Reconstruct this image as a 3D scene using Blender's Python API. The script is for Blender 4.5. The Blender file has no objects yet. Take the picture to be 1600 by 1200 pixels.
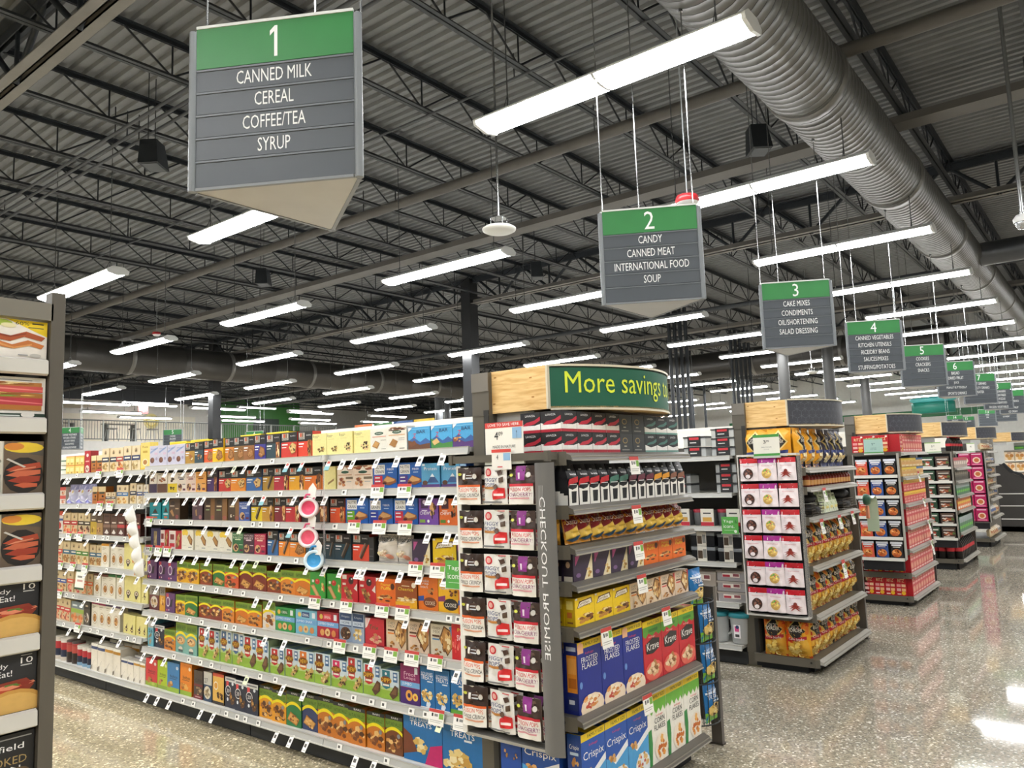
import bpy, math, random
from mathutils import Matrix, Vector
sc = bpy.context.scene
COL = sc.collection
random.seed(7)
# ---------- camera, world, exposure ----------
def make_camera():
    pitch, roll, yaw, f = 0.111317199, -0.034985203, 0.665704169, 1214.541
    fw = Vector((math.cos(yaw)*math.cos(pitch), math.sin(yaw)*math.cos(pitch), math.sin(pitch)))
    rt = Vector((math.sin(yaw), -math.cos(yaw), 0)); up = rt.cross(fw)
    r = rt*math.cos(roll)+up*math.sin(roll); u = up*math.cos(roll)-rt*math.sin(roll)
    cam = bpy.data.cameras.new('camera'); cam.sensor_width = 36; cam.lens = f*36/1600
    cam.clip_start = .05; cam.clip_end = 200
    o = bpy.data.objects.new('camera', cam); COL.objects.link(o)
    m = Matrix((r, u, -fw)).transposed().to_4x4(); m.translation = (0, 0, 1.55)
    o.matrix_world = m; sc.camera = o
make_camera()
w = bpy.data.worlds.new('world'); sc.world = w; w.use_nodes = True
w.node_tree.nodes['Background'].inputs[0].default_value = (.5, .55, .6, 1)
w.node_tree.nodes['Background'].inputs[1].default_value = .02
LIGHT = 44.0          # radiance of the light fixtures' lenses
vs = sc.view_settings
vs.view_transform = 'Standard'; vs.look = 'None'; vs.gamma = 1; vs.use_curve_mapping = False
vs.exposure = 0.0
sc.cycles.max_bounces = 7; sc.cycles.diffuse_bounces = 4; sc.cycles.glossy_bounces = 3
sc.cycles.transmission_bounces = 6; sc.cycles.transparent_max_bounces = 12
sc.cycles.caustics_reflective = False; sc.cycles.caustics_refractive = False

# ---------- materials ----------
def s2l(c): return c/12.92 if c <= .04045 else ((c+.055)/1.055)**2.4
_cc = {}
def H(h):
    if h not in _cc:
        v = [int(c*2, 16) for c in h] if len(h) == 3 else [int(h[i:i+2], 16) for i in (0, 2, 4)]
        _cc[h] = tuple(s2l(x/255) for x in v)+(1.0,)
    return _cc[h]
def mat(name, col=None, rough=.5, metal=0., noise=0., nscale=40, bump=0., bscale=60, emit=0., trans=0., ior=1.45, alpha=1., spec=.5, coat=0.):
    m = bpy.data.materials.new(name); m.use_nodes = True
    nt = m.node_tree; b = nt.nodes['Principled BSDF']; L = nt.links.new
    b.inputs['Roughness'].default_value = rough; b.inputs['Metallic'].default_value = metal
    b.inputs['Specular IOR Level'].default_value = spec
    b.inputs['Coat Weight'].default_value = coat
    if trans: b.inputs['Transmission Weight'].default_value = trans; b.inputs['IOR'].default_value = ior
    if alpha < 1: b.inputs['Alpha'].default_value = alpha
    tc = nt.nodes.new('ShaderNodeTexCoord')
    if col is None:
        a = nt.nodes.new('ShaderNodeAttribute'); a.attribute_name = 'Col'; src = a.outputs['Color']
    else:
        a = nt.nodes.new('ShaderNodeRGB'); a.outputs[0].default_value = H(col); src = a.outputs[0]
    if noise:
        n = nt.nodes.new('ShaderNodeTexNoise'); n.inputs['Scale'].default_value = nscale; n.inputs['Detail'].default_value = 4
        L(tc.outputs['Object'], n.inputs['Vector'])
        r = nt.nodes.new('ShaderNodeMapRange'); r.inputs[1].default_value = .3; r.inputs[2].default_value = .7
        r.inputs[3].default_value = 1-noise; r.inputs[4].default_value = 1+noise
        L(n.outputs[0], r.inputs[0])
        x = nt.nodes.new('ShaderNodeMix'); x.data_type = 'RGBA'; x.blend_type = 'MULTIPLY'; x.inputs[0].default_value = 1
        L(src, x.inputs[6]); L(r.outputs[0], x.inputs[7]); src = x.outputs[2]
    L(src, b.inputs['Base Color'])
    if emit: L(src, b.inputs['Emission Color']); b.inputs['Emission Strength'].default_value = emit
    if bump:
        n = nt.nodes.new('ShaderNodeTexNoise'); n.inputs['Scale'].default_value = bscale; n.inputs['Detail'].default_value = 3
        L(tc.outputs['Object'], n.inputs['Vector'])
        p = nt.nodes.new('ShaderNodeBump'); p.inputs['Strength'].default_value = bump; p.inputs['Distance'].default_value = .01
        L(n.outputs[0], p.inputs['Height']); L(p.outputs[0], b.inputs['Normal'])
    return m
M_PRINT = mat('printed_carton', rough=.42, noise=.05, nscale=9)
M_FILM = mat('glossy_film', rough=.36, spec=.35, noise=.05, nscale=14, bump=.35, bscale=28)
M_PAINT = mat('painted_metal', rough=.42, noise=.04, nscale=6)
M_DARK = mat('matte_black_paint', rough=.6, noise=.08, nscale=5)
M_STEEL = mat('dark_painted_steel', rough=.55, noise=.1, nscale=3)
M_DUCT = mat('grey_painted_duct', rough=.38, noise=.1, nscale=1.4, metal=.6)
M_PLAST = mat('plastic', rough=.35)
M_PAPER = mat('paper', rough=.6)
M_CHROME = mat('bright_steel', rough=.25, metal=.9)
M_CLEAR = mat('clear_plastic', rough=.05, trans=.0, alpha=.22, spec=.6)
M_FROST = mat('frosted_plastic', rough=.3, alpha=.55)
M_LENS = mat('lit_lens', 'ffffff', emit=LIGHT)
M_WOOD = None
def wood():
    m = mat('maple_laminate', 'e6bd78', rough=.45); nt = m.node_tree; L = nt.links.new; b = nt.nodes['Principled BSDF']
    tc = nt.nodes.new('ShaderNodeTexCoord'); mp = nt.nodes.new('ShaderNodeMapping'); mp.inputs['Scale'].default_value = (3, 3, 26)
    n = nt.nodes.new('ShaderNodeTexNoise'); n.inputs['Scale'].default_value = 2.2; n.inputs['Detail'].default_value = 6; n.inputs['Distortion'].default_value = .6
    r = nt.nodes.new('ShaderNodeValToRGB'); r.color_ramp.elements[0].color = H('cf9f5c'); r.color_ramp.elements[1].color = H('edca8c')
    r.color_ramp.elements[0].position = .3; r.color_ramp.elements[1].position = .6
    L(tc.outputs['Object'], mp.inputs[0]); L(mp.outputs[0], n.inputs['Vector']); L(n.outputs[0], r.inputs[0]); L(r.outputs[0], b.inputs['Base Color'])
    return m
M_WOOD = wood()
def terrazzo():
    m = bpy.data.materials.new('polished_concrete'); m.use_nodes = True; nt = m.node_tree; L = nt.links.new; b = nt.nodes['Principled BSDF']
    tc = nt.nodes.new('ShaderNodeTexCoord')
    v = nt.nodes.new('ShaderNodeTexVoronoi'); v.inputs['Scale'].default_value = 95; v.inputs['Randomness'].default_value = 1
    bw = nt.nodes.new('ShaderNodeSeparateColor'); L(v.outputs['Color'], bw.inputs[0])
    r = nt.nodes.new('ShaderNodeValToRGB'); e = r.color_ramp.elements
    e[0].position = 0; e[0].color = H('807a6e'); e[1].position = .93; e[1].color = H('e2dccd')
    for p, c in ((.25, '978f7e'), (.5, 'a79e8c'), (.75, '9c9484'), (.88, 'b3ac9c')):
        q = e.new(p); q.color = H(c)
    r.color_ramp.interpolation = 'CONSTANT'
    n = nt.nodes.new('ShaderNodeTexNoise'); n.inputs['Scale'].default_value = .7; n.inputs['Detail'].default_value = 5
    n2 = nt.nodes.new('ShaderNodeTexNoise'); n2.inputs['Scale'].default_value = 230; n2.inputs['Detail'].default_value = 2
    for t in (v, n, n2): L(tc.outputs['Object'], t.inputs['Vector'])
    mr = nt.nodes.new('ShaderNodeMapRange'); mr.inputs[1].default_value = .3; mr.inputs[2].default_value = .7; mr.inputs[3].default_value = .86; mr.inputs[4].default_value = 1.1
    L(n.outputs[0], mr.inputs[0])
    x = nt.nodes.new('ShaderNodeMix'); x.data_type = 'RGBA'; x.blend_type = 'MULTIPLY'; x.inputs[0].default_value = 1
    L(bw.outputs[0], r.inputs[0]); L(r.outputs[0], x.inputs[6]); L(mr.outputs[0], x.inputs[7])
    y = nt.nodes.new('ShaderNodeMix'); y.data_type = 'RGBA'; y.blend_type = 'OVERLAY'; y.inputs[0].default_value = .35
    L(x.outputs[2], y.inputs[6]); L(n2.outputs[0], y.inputs[7]); sx = nt.nodes.new('ShaderNodeSeparateXYZ'); L(tc.outputs['Object'], sx.inputs[0])       # base colour tinted paler and warmer over the aisle, fading out along x
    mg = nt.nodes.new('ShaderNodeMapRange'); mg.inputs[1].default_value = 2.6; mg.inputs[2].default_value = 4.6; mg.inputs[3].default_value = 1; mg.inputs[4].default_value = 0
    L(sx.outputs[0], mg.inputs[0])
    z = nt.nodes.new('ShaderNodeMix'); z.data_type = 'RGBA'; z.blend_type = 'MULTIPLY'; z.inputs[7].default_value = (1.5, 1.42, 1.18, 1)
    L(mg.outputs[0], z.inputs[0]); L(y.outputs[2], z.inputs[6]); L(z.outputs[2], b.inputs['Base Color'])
    rr = nt.nodes.new('ShaderNodeMapRange'); rr.inputs[1].default_value = .3; rr.inputs[2].default_value = .7; rr.inputs[3].default_value = .035; rr.inputs[4].default_value = .075
    L(n.outputs[0], rr.inputs[0]); L(rr.outputs[0], b.inputs['Roughness'])
    b.inputs['Specular IOR Level'].default_value = .42
    return m
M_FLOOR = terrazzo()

# ---------- mesh builder ----------
_tx = {}
def text_geo(s):
    if s not in _tx:
        c = bpy.data.curves.new('t', 'FONT'); c.body = s; c.resolution_u = 2
        for f_ in c.body_format: f_.use_small_caps = False; f_.use_bold = False; f_.use_italic = False; f_.use_underline = False
        o = bpy.data.objects.new('t', c); me = o.to_mesh()
        vs_ = [(v.co.x, v.co.y) for v in me.vertices]; fs = [tuple(p.vertices) for p in me.polygons]
        o.to_mesh_clear(); bpy.data.objects.remove(o); bpy.data.curves.remove(c)
        if s == '1':
            vs_ = [(.62, 0), (.82, 0), (.82, 1), (.66, 1), (.36, .84), (.36, .68), (.62, .82)]; fs = [(0, 1, 2, 6), (2, 3, 4, 6), (4, 5, 6)]; vs_ = [(x*.62, y) for x, y in vs_]
        if vs_:
            x0 = min(v[0] for v in vs_); x1 = max(v[0] for v in vs_); y0 = min(v[1] for v in vs_); y1 = max(v[1] for v in vs_)
            vs_ = [((x-x0)/(x1-x0+1e-9)-.5, (y-y0)/(y1-y0+1e-9)-.5) for x, y in vs_]; asp = (x1-x0)/(y1-y0+1e-9)
        else: asp = 1
        _tx[s] = (vs_, fs, asp)
    return _tx[s]
class MB:
    def __init__(s): s.v = []; s.f = []; s.c = []; s.m = []; s.sm = []
    def add(s, vs_, fs, col='888', mi=0, smooth=False, M=None):
        n = len(s.v)
        s.v += [tuple(M @ Vector(p)) for p in vs_] if M is not None else [tuple(p) for p in vs_]
        for i, f in enumerate(fs):
            s.f.append(tuple(n+k for k in f)); s.c.append(col if isinstance(col, str) else col[i]); s.m.append(mi); s.sm.append(smooth)
        return s
    def box(s, x0, y0, z0, x1, y1, z1, col='888', mi=0, M=None):
        v = [(x0, y0, z0), (x1, y0, z0), (x1, y1, z0), (x0, y1, z0), (x0, y0, z1), (x1, y0, z1), (x1, y1, z1), (x0, y1, z1)]
        return s.add(v, [(3, 2, 1, 0), (4, 5, 6, 7), (0, 1, 5, 4), (1, 2, 6, 5), (2, 3, 7, 6), (3, 0, 4, 7)], col, mi, M=M)
    def prism(s, pts, z0, z1, col='888', mi=0, M=None):
        n = len(pts)
        v = [(x, y, z0) for x, y in pts]+[(x, y, z1) for x, y in pts]
        return s.add(v, [tuple(range(n))[::-1], tuple(range(n, 2*n))]+[(i, (i+1) % n, n+(i+1) % n, n+i) for i in range(n)], col, mi, M=M)
    def tube(s, p, q, r, col='888', n=8, mi=0, r2=None, caps=True, smooth=True):
        p = Vector(p); q = Vector(q); d = (q-p); d.normalize()
        a = Vector((0, 0, 1)) if abs(d.z) < .9 else Vector((1, 0, 0))
        e = d.cross(a).normalized(); g = d.cross(e); r2 = r if r2 is None else r2
        v = [tuple(p+(e*math.cos(t)+g*math.sin(t))*r) for t in [2*math.pi*i/n for i in range(n)]]
        v += [tuple(q+(e*math.cos(t)+g*math.sin(t))*r2) for t in [2*math.pi*i/n for i in range(n)]]
        s.add(v, [(i, n+i, n+(i+1) % n, (i+1) % n) for i in range(n)], col, mi, smooth)
        if caps: s.add(v, [tuple(range(n)), tuple(range(n, 2*n))[::-1]], col, mi)
        return s
    def path(s, pts, r, col='888', n=6, mi=0):
        for a, b in zip(pts, pts[1:]): s.tube(a, b, r, col, n, mi)
        return s
    def lathe(s, prof, col='888', n=16, mi=0, M=None, smooth=True, sx=1, sy=1):   # prof: (r,z[,col])
        v = []; fs = []; cs = []
        for k, p in enumerate(prof):
            for i in range(n):
                t = 2*math.pi*i/n; v.append((p[0]*math.cos(t)*sx, p[0]*math.sin(t)*sy, p[1]))
        for k in range(len(prof)-1):
            for i in range(n):
                fs.append((k*n+i, k*n+(i+1) % n, (k+1)*n+(i+1) % n, (k+1)*n+i)); cs.append(prof[k][2] if len(prof[k]) > 2 else col)
        return s.add(v, fs, cs, mi, smooth, M=M)
    def grid(s, fn, nu, nv, col, mi=0, smooth=True, M=None, flip=False):      # fn(u,v)->xyz ; col str or fn(u,v)
        v = [fn(i/nu, j/nv) for j in range(nv+1) for i in range(nu+1)]
        fs = []; cs = []
        for j in range(nv):
            for i in range(nu):
                a = j*(nu+1)+i; q = (a, a+1, a+nu+2, a+nu+1); fs.append(q[::-1] if flip else q)
                cs.append(col if isinstance(col, str) else col((i+.5)/nu, (j+.5)/nv))
        return s.add(v, fs, cs, mi, smooth, M=M)
    def text(s, t, fn, cu, cv, wu, hv, col, mi=0, keep=None):   # fn(u,v)->xyz ; keep = (width,height) of the face in metres to keep letter shapes
        vv, ff, asp = text_geo(t)
        if not vv: return s
        if keep: wu = min(wu, hv*keep[1]*asp*.86/keep[0])
        return s.add([fn(cu+x*wu, cv+y*hv) for x, y in vv], ff, col, mi)
    def build(s, name, mats, parent=None, loc=None, rz=0):
        me = bpy.data.meshes.new(name); me.from_pydata(s.v, [], s.f)
        if not isinstance(mats, (list, tuple)): mats = [mats]
        for m in mats: me.materials.append(m)
        n = len(me.polygons)
        if n:
            me.polygons.foreach_set('material_index', s.m); me.polygons.foreach_set('use_smooth', s.sm)
            ca = me.color_attributes.new('Col', 'FLOAT_COLOR', 'CORNER')
            d = []
            for f, c in zip(s.f, s.c): d += H(c)*len(f)
            ca.data.foreach_set('color', d)
        o = bpy.data.objects.new(name, me); COL.objects.link(o)
        if parent: o.parent = parent
        if loc is not None: o.location = loc
        if rz: o.rotation_euler.z = rz
        return o
def inst(o, name, parent=None, loc=None, rz=None, scale=None):
    c = bpy.data.objects.new(name, o.data); COL.objects.link(c)
    if parent: c.parent = parent
    if loc is not None: c.location = loc
    if rz is not None: c.rotation_euler.z = rz
    if scale is not None: c.scale = scale
    return c
def tag(o, label, cat, group=None):
    o['label'] = label; o['category'] = cat
    if group: o['group'] = group
    return o
def thing(name, label, cat, loc=(0, 0, 0), rz=0, group=None):
    o = bpy.data.objects.new(name, None); COL.objects.link(o); o.empty_display_size = .1
    o.location = loc; o.rotation_euler.z = rz
    return tag(o, label, cat, group)
def struct(o): o['kind'] = 'structure'; return o
def dup(root, loc=None, label=None, rz=None):
    r = root.copy(); COL.objects.link(r)
    if loc is not None: r.location = loc
    if rz is not None: r.rotation_euler.z = rz
    if label: r['label'] = label
    def rec(a, b):
        for ch in a.children:
            c = ch.copy(); COL.objects.link(c); c.parent = b; rec(ch, c)
    rec(root, r)
    return r
ORD = ['', 'first', 'second', 'third', 'fourth', 'fifth', 'sixth', 'seventh', 'eighth', 'ninth', 'tenth', 'eleventh', 'twelfth', 'thirteenth', 'fourteenth', 'fifteenth', 'sixteenth', 'seventeenth', 'eighteenth', 'nineteenth', 'twentieth']
ORD += ['twenty-'+x for x in ORD[1:10]]+['thirtieth']+['thirty-'+x for x in ORD[1:10]]
# ---------- the building ----------
X0, X1, Y0, Y1, ZC = -9., 48., -7., 42., 6.52
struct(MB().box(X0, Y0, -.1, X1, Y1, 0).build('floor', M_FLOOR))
def deck():
    b = MB(); p = .152; n = int((X1-X0)/p); v = []; cs = []
    prof = []
    for i in range(n):
        x = X0+i*p
        prof += [(x, ZC), (x+.062, ZC), (x+.078, ZC+.04), (x+.134, ZC+.04)]
    prof.append((X0+n*p, ZC))
    for x, z in prof: v += [(x, Y0, z), (x, Y1, z)]
    fs = [(2*i, 2*i+1, 2*i+3, 2*i+2) for i in range(len(prof)-1)]
    b.add(v, fs, '7c7e80')
    return struct(b.build('ceiling', M_STEEL))
deck()
WALL = 'c6c4bc'
def wall(name, *a, col=WALL): return struct(MB().box(*a, col).build(name, M_PAINT))
wall('wall_left', X0-.1, Y0, 0, X0, Y1, ZC)
wall('wall_front', X0, Y0-.1, 0, X1, Y0, ZC)
wall('wall_right', X1, Y0, 0, X1+.1, Y1, ZC, col='d6d5cf')
wall('wall_back', X0, Y1, 0, X1, Y1+.1, ZC, col='cbc8bf')
# painted bands on the far walls
tr = MB().box(X1-.03, -1, 3.72, X1, 20, 4.1, '1f6b3c').build('trim_1', M_PAINT); struct(tr)
# mezzanine at the back left: white parapet, green and grey walls, railing
MZ = 3.57
struct(MB().box(X0, 37, 0, 40, 37.15, MZ, 'd2d0ca').build('wall_mezzanine', M_PAINT))
struct(MB().box(X0, 37.15, MZ-.3, 40, Y1, MZ-.1, '77756f').build('floor_mezzanine', M_PAINT))
struct(MB().box(25.3, Y1-.06, MZ-.1, 31, Y1-.002, 6.4, '3f7a35').build('wall_green', M_PAINT))
struct(MB().box(14.0, Y1-.05, MZ-.1, 23.8, Y1-.002, 5.25, 'd9d2bd').build('wall_cream', M_PAINT))
struct(MB().box(27.6, Y1-.10, MZ-.1, 29.4, Y1-.05, 5.3, '2c3a30').build('door_1', M_PAINT))
struct(MB().box(X0, Y1-2.2, 5.5, 17.5, Y1-.3, 5.62, 'b9ab93').build('ceiling_soffit', M_PAINT))
struct(MB().box(X0, 37.3, 5.5, 21, 37.5, 6.4, '3a3d42').build('trim_2', M_PAINT))
wn = thing('window', 'dark window with white mullions behind the mezzanine railing', 'window', (11.2, Y1-.08, MZ))
MB().box(-1.6, 0, -.1, 1.6, .04, 1.9, '14181c').build('pane', M_PLAST, wn)
for x in (-1.6, -.2, .55, 1.6): MB().box(x-.05, -.03, -.1, x+.05, 0, 1.9, 'd8dad8').build('mullion', M_PAINT, wn)
MB().box(-1.6, -.03, .75, 1.6, 0, .83, 'd8dad8').build('transom', M_PAINT, wn)
def railing():
    t = thing('mezzanine_railing', 'grey steel picket railing along the white mezzanine edge at the back', 'railing', (0, 37.07, MZ))
    MB().tube((9, 0, .96), (33, 0, .96), .03, '8d918f').build('top_rail', M_PAINT, t)
    MB().tube((9, 0, .1), (33, 0, .1), .02, '6d716f').build('bottom_rail', M_PAINT, t)
    p0 = None; k0 = None
    for i in range(17):
        x = 9+i*1.5
        if p0 is None: p0 = MB().box(-.03, -.03, 0, .03, .03, .97, 'b5bab6').build('post', M_PAINT, t, (x, 0, 0))
        else: inst(p0, 'post', t, (x, 0, 0))
        if i < 16:
            for k in range(1, 12):
                xx = x+k*.125
                if k0 is None: k0 = MB().box(-.008, -.008, .1, .008, .008, .95, '7c817d').build('picket', M_PAINT, t, (xx, 0, 0))
                else: inst(k0, 'picket', t, (xx, 0, 0))
railing()
def stool(x, y, lab):
    t = thing('bar_stool', lab, 'stool', (x, y, MZ-.1), 0, 'bar stools on the mezzanine')
    MB().box(-.2, -.2, .72, .2, .2, .78, '9a948a').build('seat', M_PAINT, t)
    for sx in (-1, 1):
        for sy in (-1, 1):
            MB().tube((sx*.26, sy*.26, 0), (sx*.17, sy*.17, .72), .018, 'b9bab6', 6).build('leg', M_PAINT, t)
    MB().path([(-.23, -.23, .25), (.23, -.23, .25), (.23, .23, .25), (-.23, .23, .25), (-.23, -.23, .25)], .012, 'b9bab6').build('footrest', M_PAINT, t)
for i, x in enumerate((14.6, 15.5, 17.3, 18.4, 19.3)):
    stool(x, 38.0, f'pale metal bar stool behind the mezzanine railing, {ORD[i+1]} from the dark window')
for i, x in enumerate((15.1, 18.0)):
    t = thing('high_table', ('pale high table among the bar stools nearest the dark window' if i == 0 else 'pale high table among the bar stools nearer the green wall'), 'table', (x, 38.7, MZ-.1))
    MB().box(-.75, -.3, 1.0, .75, .3, 1.05, 'cfcabd').build('tabletop', M_PAINT, t)
    for sx in (-.68, .68): MB().box(sx-.03, -.25, 0, sx+.03, .25, 1.0, '8b8d8a').build('leg', M_PAINT, t)
for i, x in enumerate((15.9, 21.2)):
    t = thing('wall_emblem', ('round pale yellow emblem on the cream mezzanine wall, nearer the dark window' if i == 0 else 'round pale yellow emblem on the cream mezzanine wall, nearer the green wall'), 'emblem', (x, Y1-.08, 4.95))
    Mx = Matrix.Rotation(math.pi/2, 4, 'X')
    MB().lathe([(0, 0), (.42, 0), (.42, .03), (0, .03)], 'e9dc9e', 20, M=Mx).build('disc', M_PAINT, t)
    MB().lathe([(.24, .031), (.30, .031), (.30, .04), (.24, .04), (.24, .031)], 'd3bd62', 20, M=Mx).build('ring', M_PAINT, t)
tag(MB().box(-.25, -.02, -.2, .25, 0, .2, 'd86a6a').text('EXIT', lambda u, v: (u, -.025, v), 0, 0, .4, .2, 'ffffff').build('exit_sign', M_PLAST, None, (19.6, Y1-2.4, 5.35)), 'small red exit sign hanging over the mezzanine', 'sign')

# ---------- ceiling steel ----------
TOPZ, BOTZ = 6.46, 6.02
def joists():
    L0, L1 = -6., X1; proto = None
    def angles(z, w, h, col):
        b = MB(); 
        for s in (-1, 1): b.box(L0, s*.012 if s > 0 else -w, z, L1, w if s > 0 else -.012, z+.008, col); b.box(L0, s*.012-.004, z, L1, s*.012+.004, z+h if z < 6.2 else z+.008, col) if z < 6.2 else b.box(L0, s*.012-.004, z-h, L1, s*.012+.004, z, col)
        return b
    web = MB(); x = L0
    while x < L1-1.2:
        web.tube((x, 0, TOPZ), (x+.6, 0, BOTZ+.02), .013, '1f242a', 5, caps=False); web.tube((x+.6, 0, BOTZ+.02), (x+1.2, 0, TOPZ), .013, '1f242a', 5, caps=False)
        web.tube((x+.6, 0, BOTZ+.02), (x+.6, 0, TOPZ), .011, '1f242a', 5, caps=False); x += 1.2
    for k in range(-7, 25):
        y = 4.93+1.515*k
        t = thing('bar_joist', f'dark open web steel joist under the corrugated roof deck, {ORD[k+8]} from the shop front', 'joist', (0, y, 0), 0, 'steel joists under the roof deck')
        if proto is None:
            proto = (angles(TOPZ, .06, .05, '1f242a').build('top_chord', M_STEEL, t), angles(BOTZ, .055, .05, '3a3d40').build('bottom_chord', M_STEEL, t), web.build('web', M_STEEL, t))
        else:
            for o in proto: inst(o, o.name.split('.')[0], t)
joists()
def girder(x, lab):
    t = thing('joist_girder', lab, 'girder', (x, 0, 0)); z0, z1 = 5.76, 6.42; L0, L1 = Y0, Y1
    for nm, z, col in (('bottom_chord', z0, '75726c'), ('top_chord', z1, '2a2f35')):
        b = MB()
        for s in (-1, 1):
            b.box(min(s*.02, s*.13), L0, z, max(s*.02, s*.13), L1, z+.012, col); b.box(min(s*.02, s*.032), L0, z, max(s*.02, s*.032), L1, z+(.11 if z < 6 else -.11), col)
        b.build(nm, M_STEEL, t)
    b = MB(); y = L0; 
    while y < L1-1.5:
        for (ya, za, yb, zb) in ((y, z1, y+.75, z0), (y+.75, z0, y+1.5, z1)):
            b.tube((-.0, ya, za), (0, yb, zb), .035, '20262c', 5, caps=False)
        b.tube((0, y+.75, z0), (0, y+.75, z1), .025, '20262c', 5, caps=False); y += 1.5
    b.build('web', M_STEEL, t)
for i, x in enumerate((2.93, 14.6, 26.4, 38.2)):
    girder(x, ('heavy double angle roof girder crossing above the sign numbered 1', 'second heavy roof girder, carrying the square column behind the long gondola', 'third heavy roof girder, over the middle of the sales floor', 'farthest heavy roof girder, near the white end wall')[i])
def column(x, y, w, lab, rnd=False, col='242526'):
    t = thing('column', lab, 'column', (x, y, 0))
    if rnd: MB().tube((0, 0, 0), (0, 0, 6.4), w, col, 20).build('shaft', M_PAINT, t)
    else: MB().box(-w, -w, 0, w, w, 6.4, col).build('shaft', M_PAINT, t)
    MB().box(-w*1.5, -w*1.5, 0, w*1.5, w*1.5, .04, col).build('base_plate', M_PAINT, t)
column(14.6, 12.75, .15, 'square grey column rising behind the bar boxes at the gondola end')
column(14.6, 24.5, .15, 'square grey column in front of the green mezzanine wall')
column(26.4, 24.6, .15, 'dark round column behind the grey square column', True, '3d3f41')
column(26.9, 25.6, .2, 'shiny dark round column beside a thinner dark round one', True, '55585a')
column(21.2, 7.2, .15, 'round grey column under the aisle sign numbered 3', True, '484847')
column(22.4, 6.35, .15, 'round grey column right of the one under sign 3', True, '484847')
column(31.5, 7.65, .17, 'round grey column under the aisle sign numbered 4', True, '464645')
def pipes(x, y, lab, n=4, dx=.16):
    t = thing('pipe_cluster', lab, 'pipes', (x, y, 0))
    for i in range(n): MB().tube((i*dx, -i*dx*.6, 0), (i*dx, -i*dx*.6, 6.2), .055, '24282c', 10).build('pipe', M_PAINT, t)
pipes(20.3, 10.1, 'cluster of dark vertical pipes right of the green savings header')
pipes(26.0, 10.6, 'cluster of dark vertical pipes behind the second maple header', 5)
pipes(27.5, 13.2, 'pair of dark vertical pipes between the two pipe clusters', 2, .3)
pipes(30.0, 13.5, 'single dark vertical pipe between the two pipe clusters', 1)
# round ducts
def duct(name, lab, ax, c, zc, R, L0, L1, seg, pitch, col='767673'):
    t = thing(name, lab, 'duct', (0, c, zc) if ax == 0 else (c, 0, zc))
    n = 28; ns = max(1, int(round((L1-L0)/seg))); sl = (L1-L0)/ns; proto = jo = None
    rot = 0 if ax == 0 else math.pi/2
    for i in range(ns):
        loc = (L0+i*sl, 0, 0) if ax == 0 else (0, L0+i*sl, 0)
        if proto is None:
            m = max(1, int(sl/pitch)); st = sl/m; prof = []
            for k in range(m):
                a = k*st; prof += [(R, a, col), (R, a+st-.022, col), (R+.004, a+st-.016, '3f3f3d'), (R+.004, a+st-.006, '3f3f3d')]
            prof.append((R, sl))
            proto = MB().lathe(prof, col, n, M=Matrix.Rotation(math.pi/2, 4, 'Y')).build('duct_section', M_DUCT, t, loc, rot)
            jo = MB().lathe([(R, -.06), (R+.02, -.055), (R+.02, .055), (R, .06)], '7c7b78', n, M=Matrix.Rotation(math.pi/2, 4, 'Y')).build('coupling_band', M_DUCT, t, loc, rot)
        else:
            inst(proto, 'duct_section', t, loc, rot); inst(jo, 'coupling_band', t, loc, rot)
duct('spiral_duct', 'large grey spiral duct running along the row of aisle signs', 0, 2.19, 5.33, .395, -3, 47, 3.6, .115)
duct('spiral_duct', 'dark round duct crossing the back of the sales floor', 0, 23.0, 5.27, .48, -2, 27, 3.2, 1.6, '4c4a47')
duct('spiral_duct', 'round branch duct running deep into the shop behind sign 3', 1, 27.4, 5.2, .5, 4.2, 22.4, 3.0, 1.6, '4c4a47')
duct('spiral_duct', 'short round branch duct leaving the spiral duct at the right', 1, 16.8, 5.3, .22, -6, 1.85, 2.4, 1.2, '55575a')
def run(name, lab, x, z, r, flat=None, col='46494d', cat='pipe'):
    t = thing(name, lab, cat, (x, 0, z))
    if flat: MB().box(-flat, Y0, -.05, flat, Y1, .05, col).build('tray', M_STEEL, t)
    else: MB().tube((0, Y0, 0), (0, Y1, 0), r, col, 12).build('pipe', M_STEEL, t)
    for k in range(10): MB().tube((0, -4+k*4.545, 0), (0, -4+k*4.545, 6.3-z), .008, '33373b', 5).build('hanger', M_STEEL, t)
run('sprinkler_main', 'thick round pipe crossing under the joists between signs 1 and 2', 8.42, 5.86, .075, col='5d5a55')
run('cable_tray', 'wide flat grey tray crossing under the joists behind sign 2', 10.9, 5.9, 0, .16, '625f5a', 'tray')
run('conduit', 'thin conduit under the joists, just right of sign 1', 6.72, 6.0, .014)
run('conduit', 'thin conduit under the joists, left of sign 1', 4.35, 5.95, .02)
run('conduit', 'second thin conduit under the joists left of sign 1, beside another', 4.5, 5.95, .02)
run('conduit', 'third thin conduit under the joists left of sign 1', 4.65, 5.95, .02)
run('sprinkler_main', 'round pipe crossing under the joists over the middle aisles', 20.4, 5.86, .07)
run('cable_tray', 'wide flat grey tray crossing under the joists over the far aisles', 23.5, 5.9, 0, .16, '625f5a', 'tray')

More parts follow.
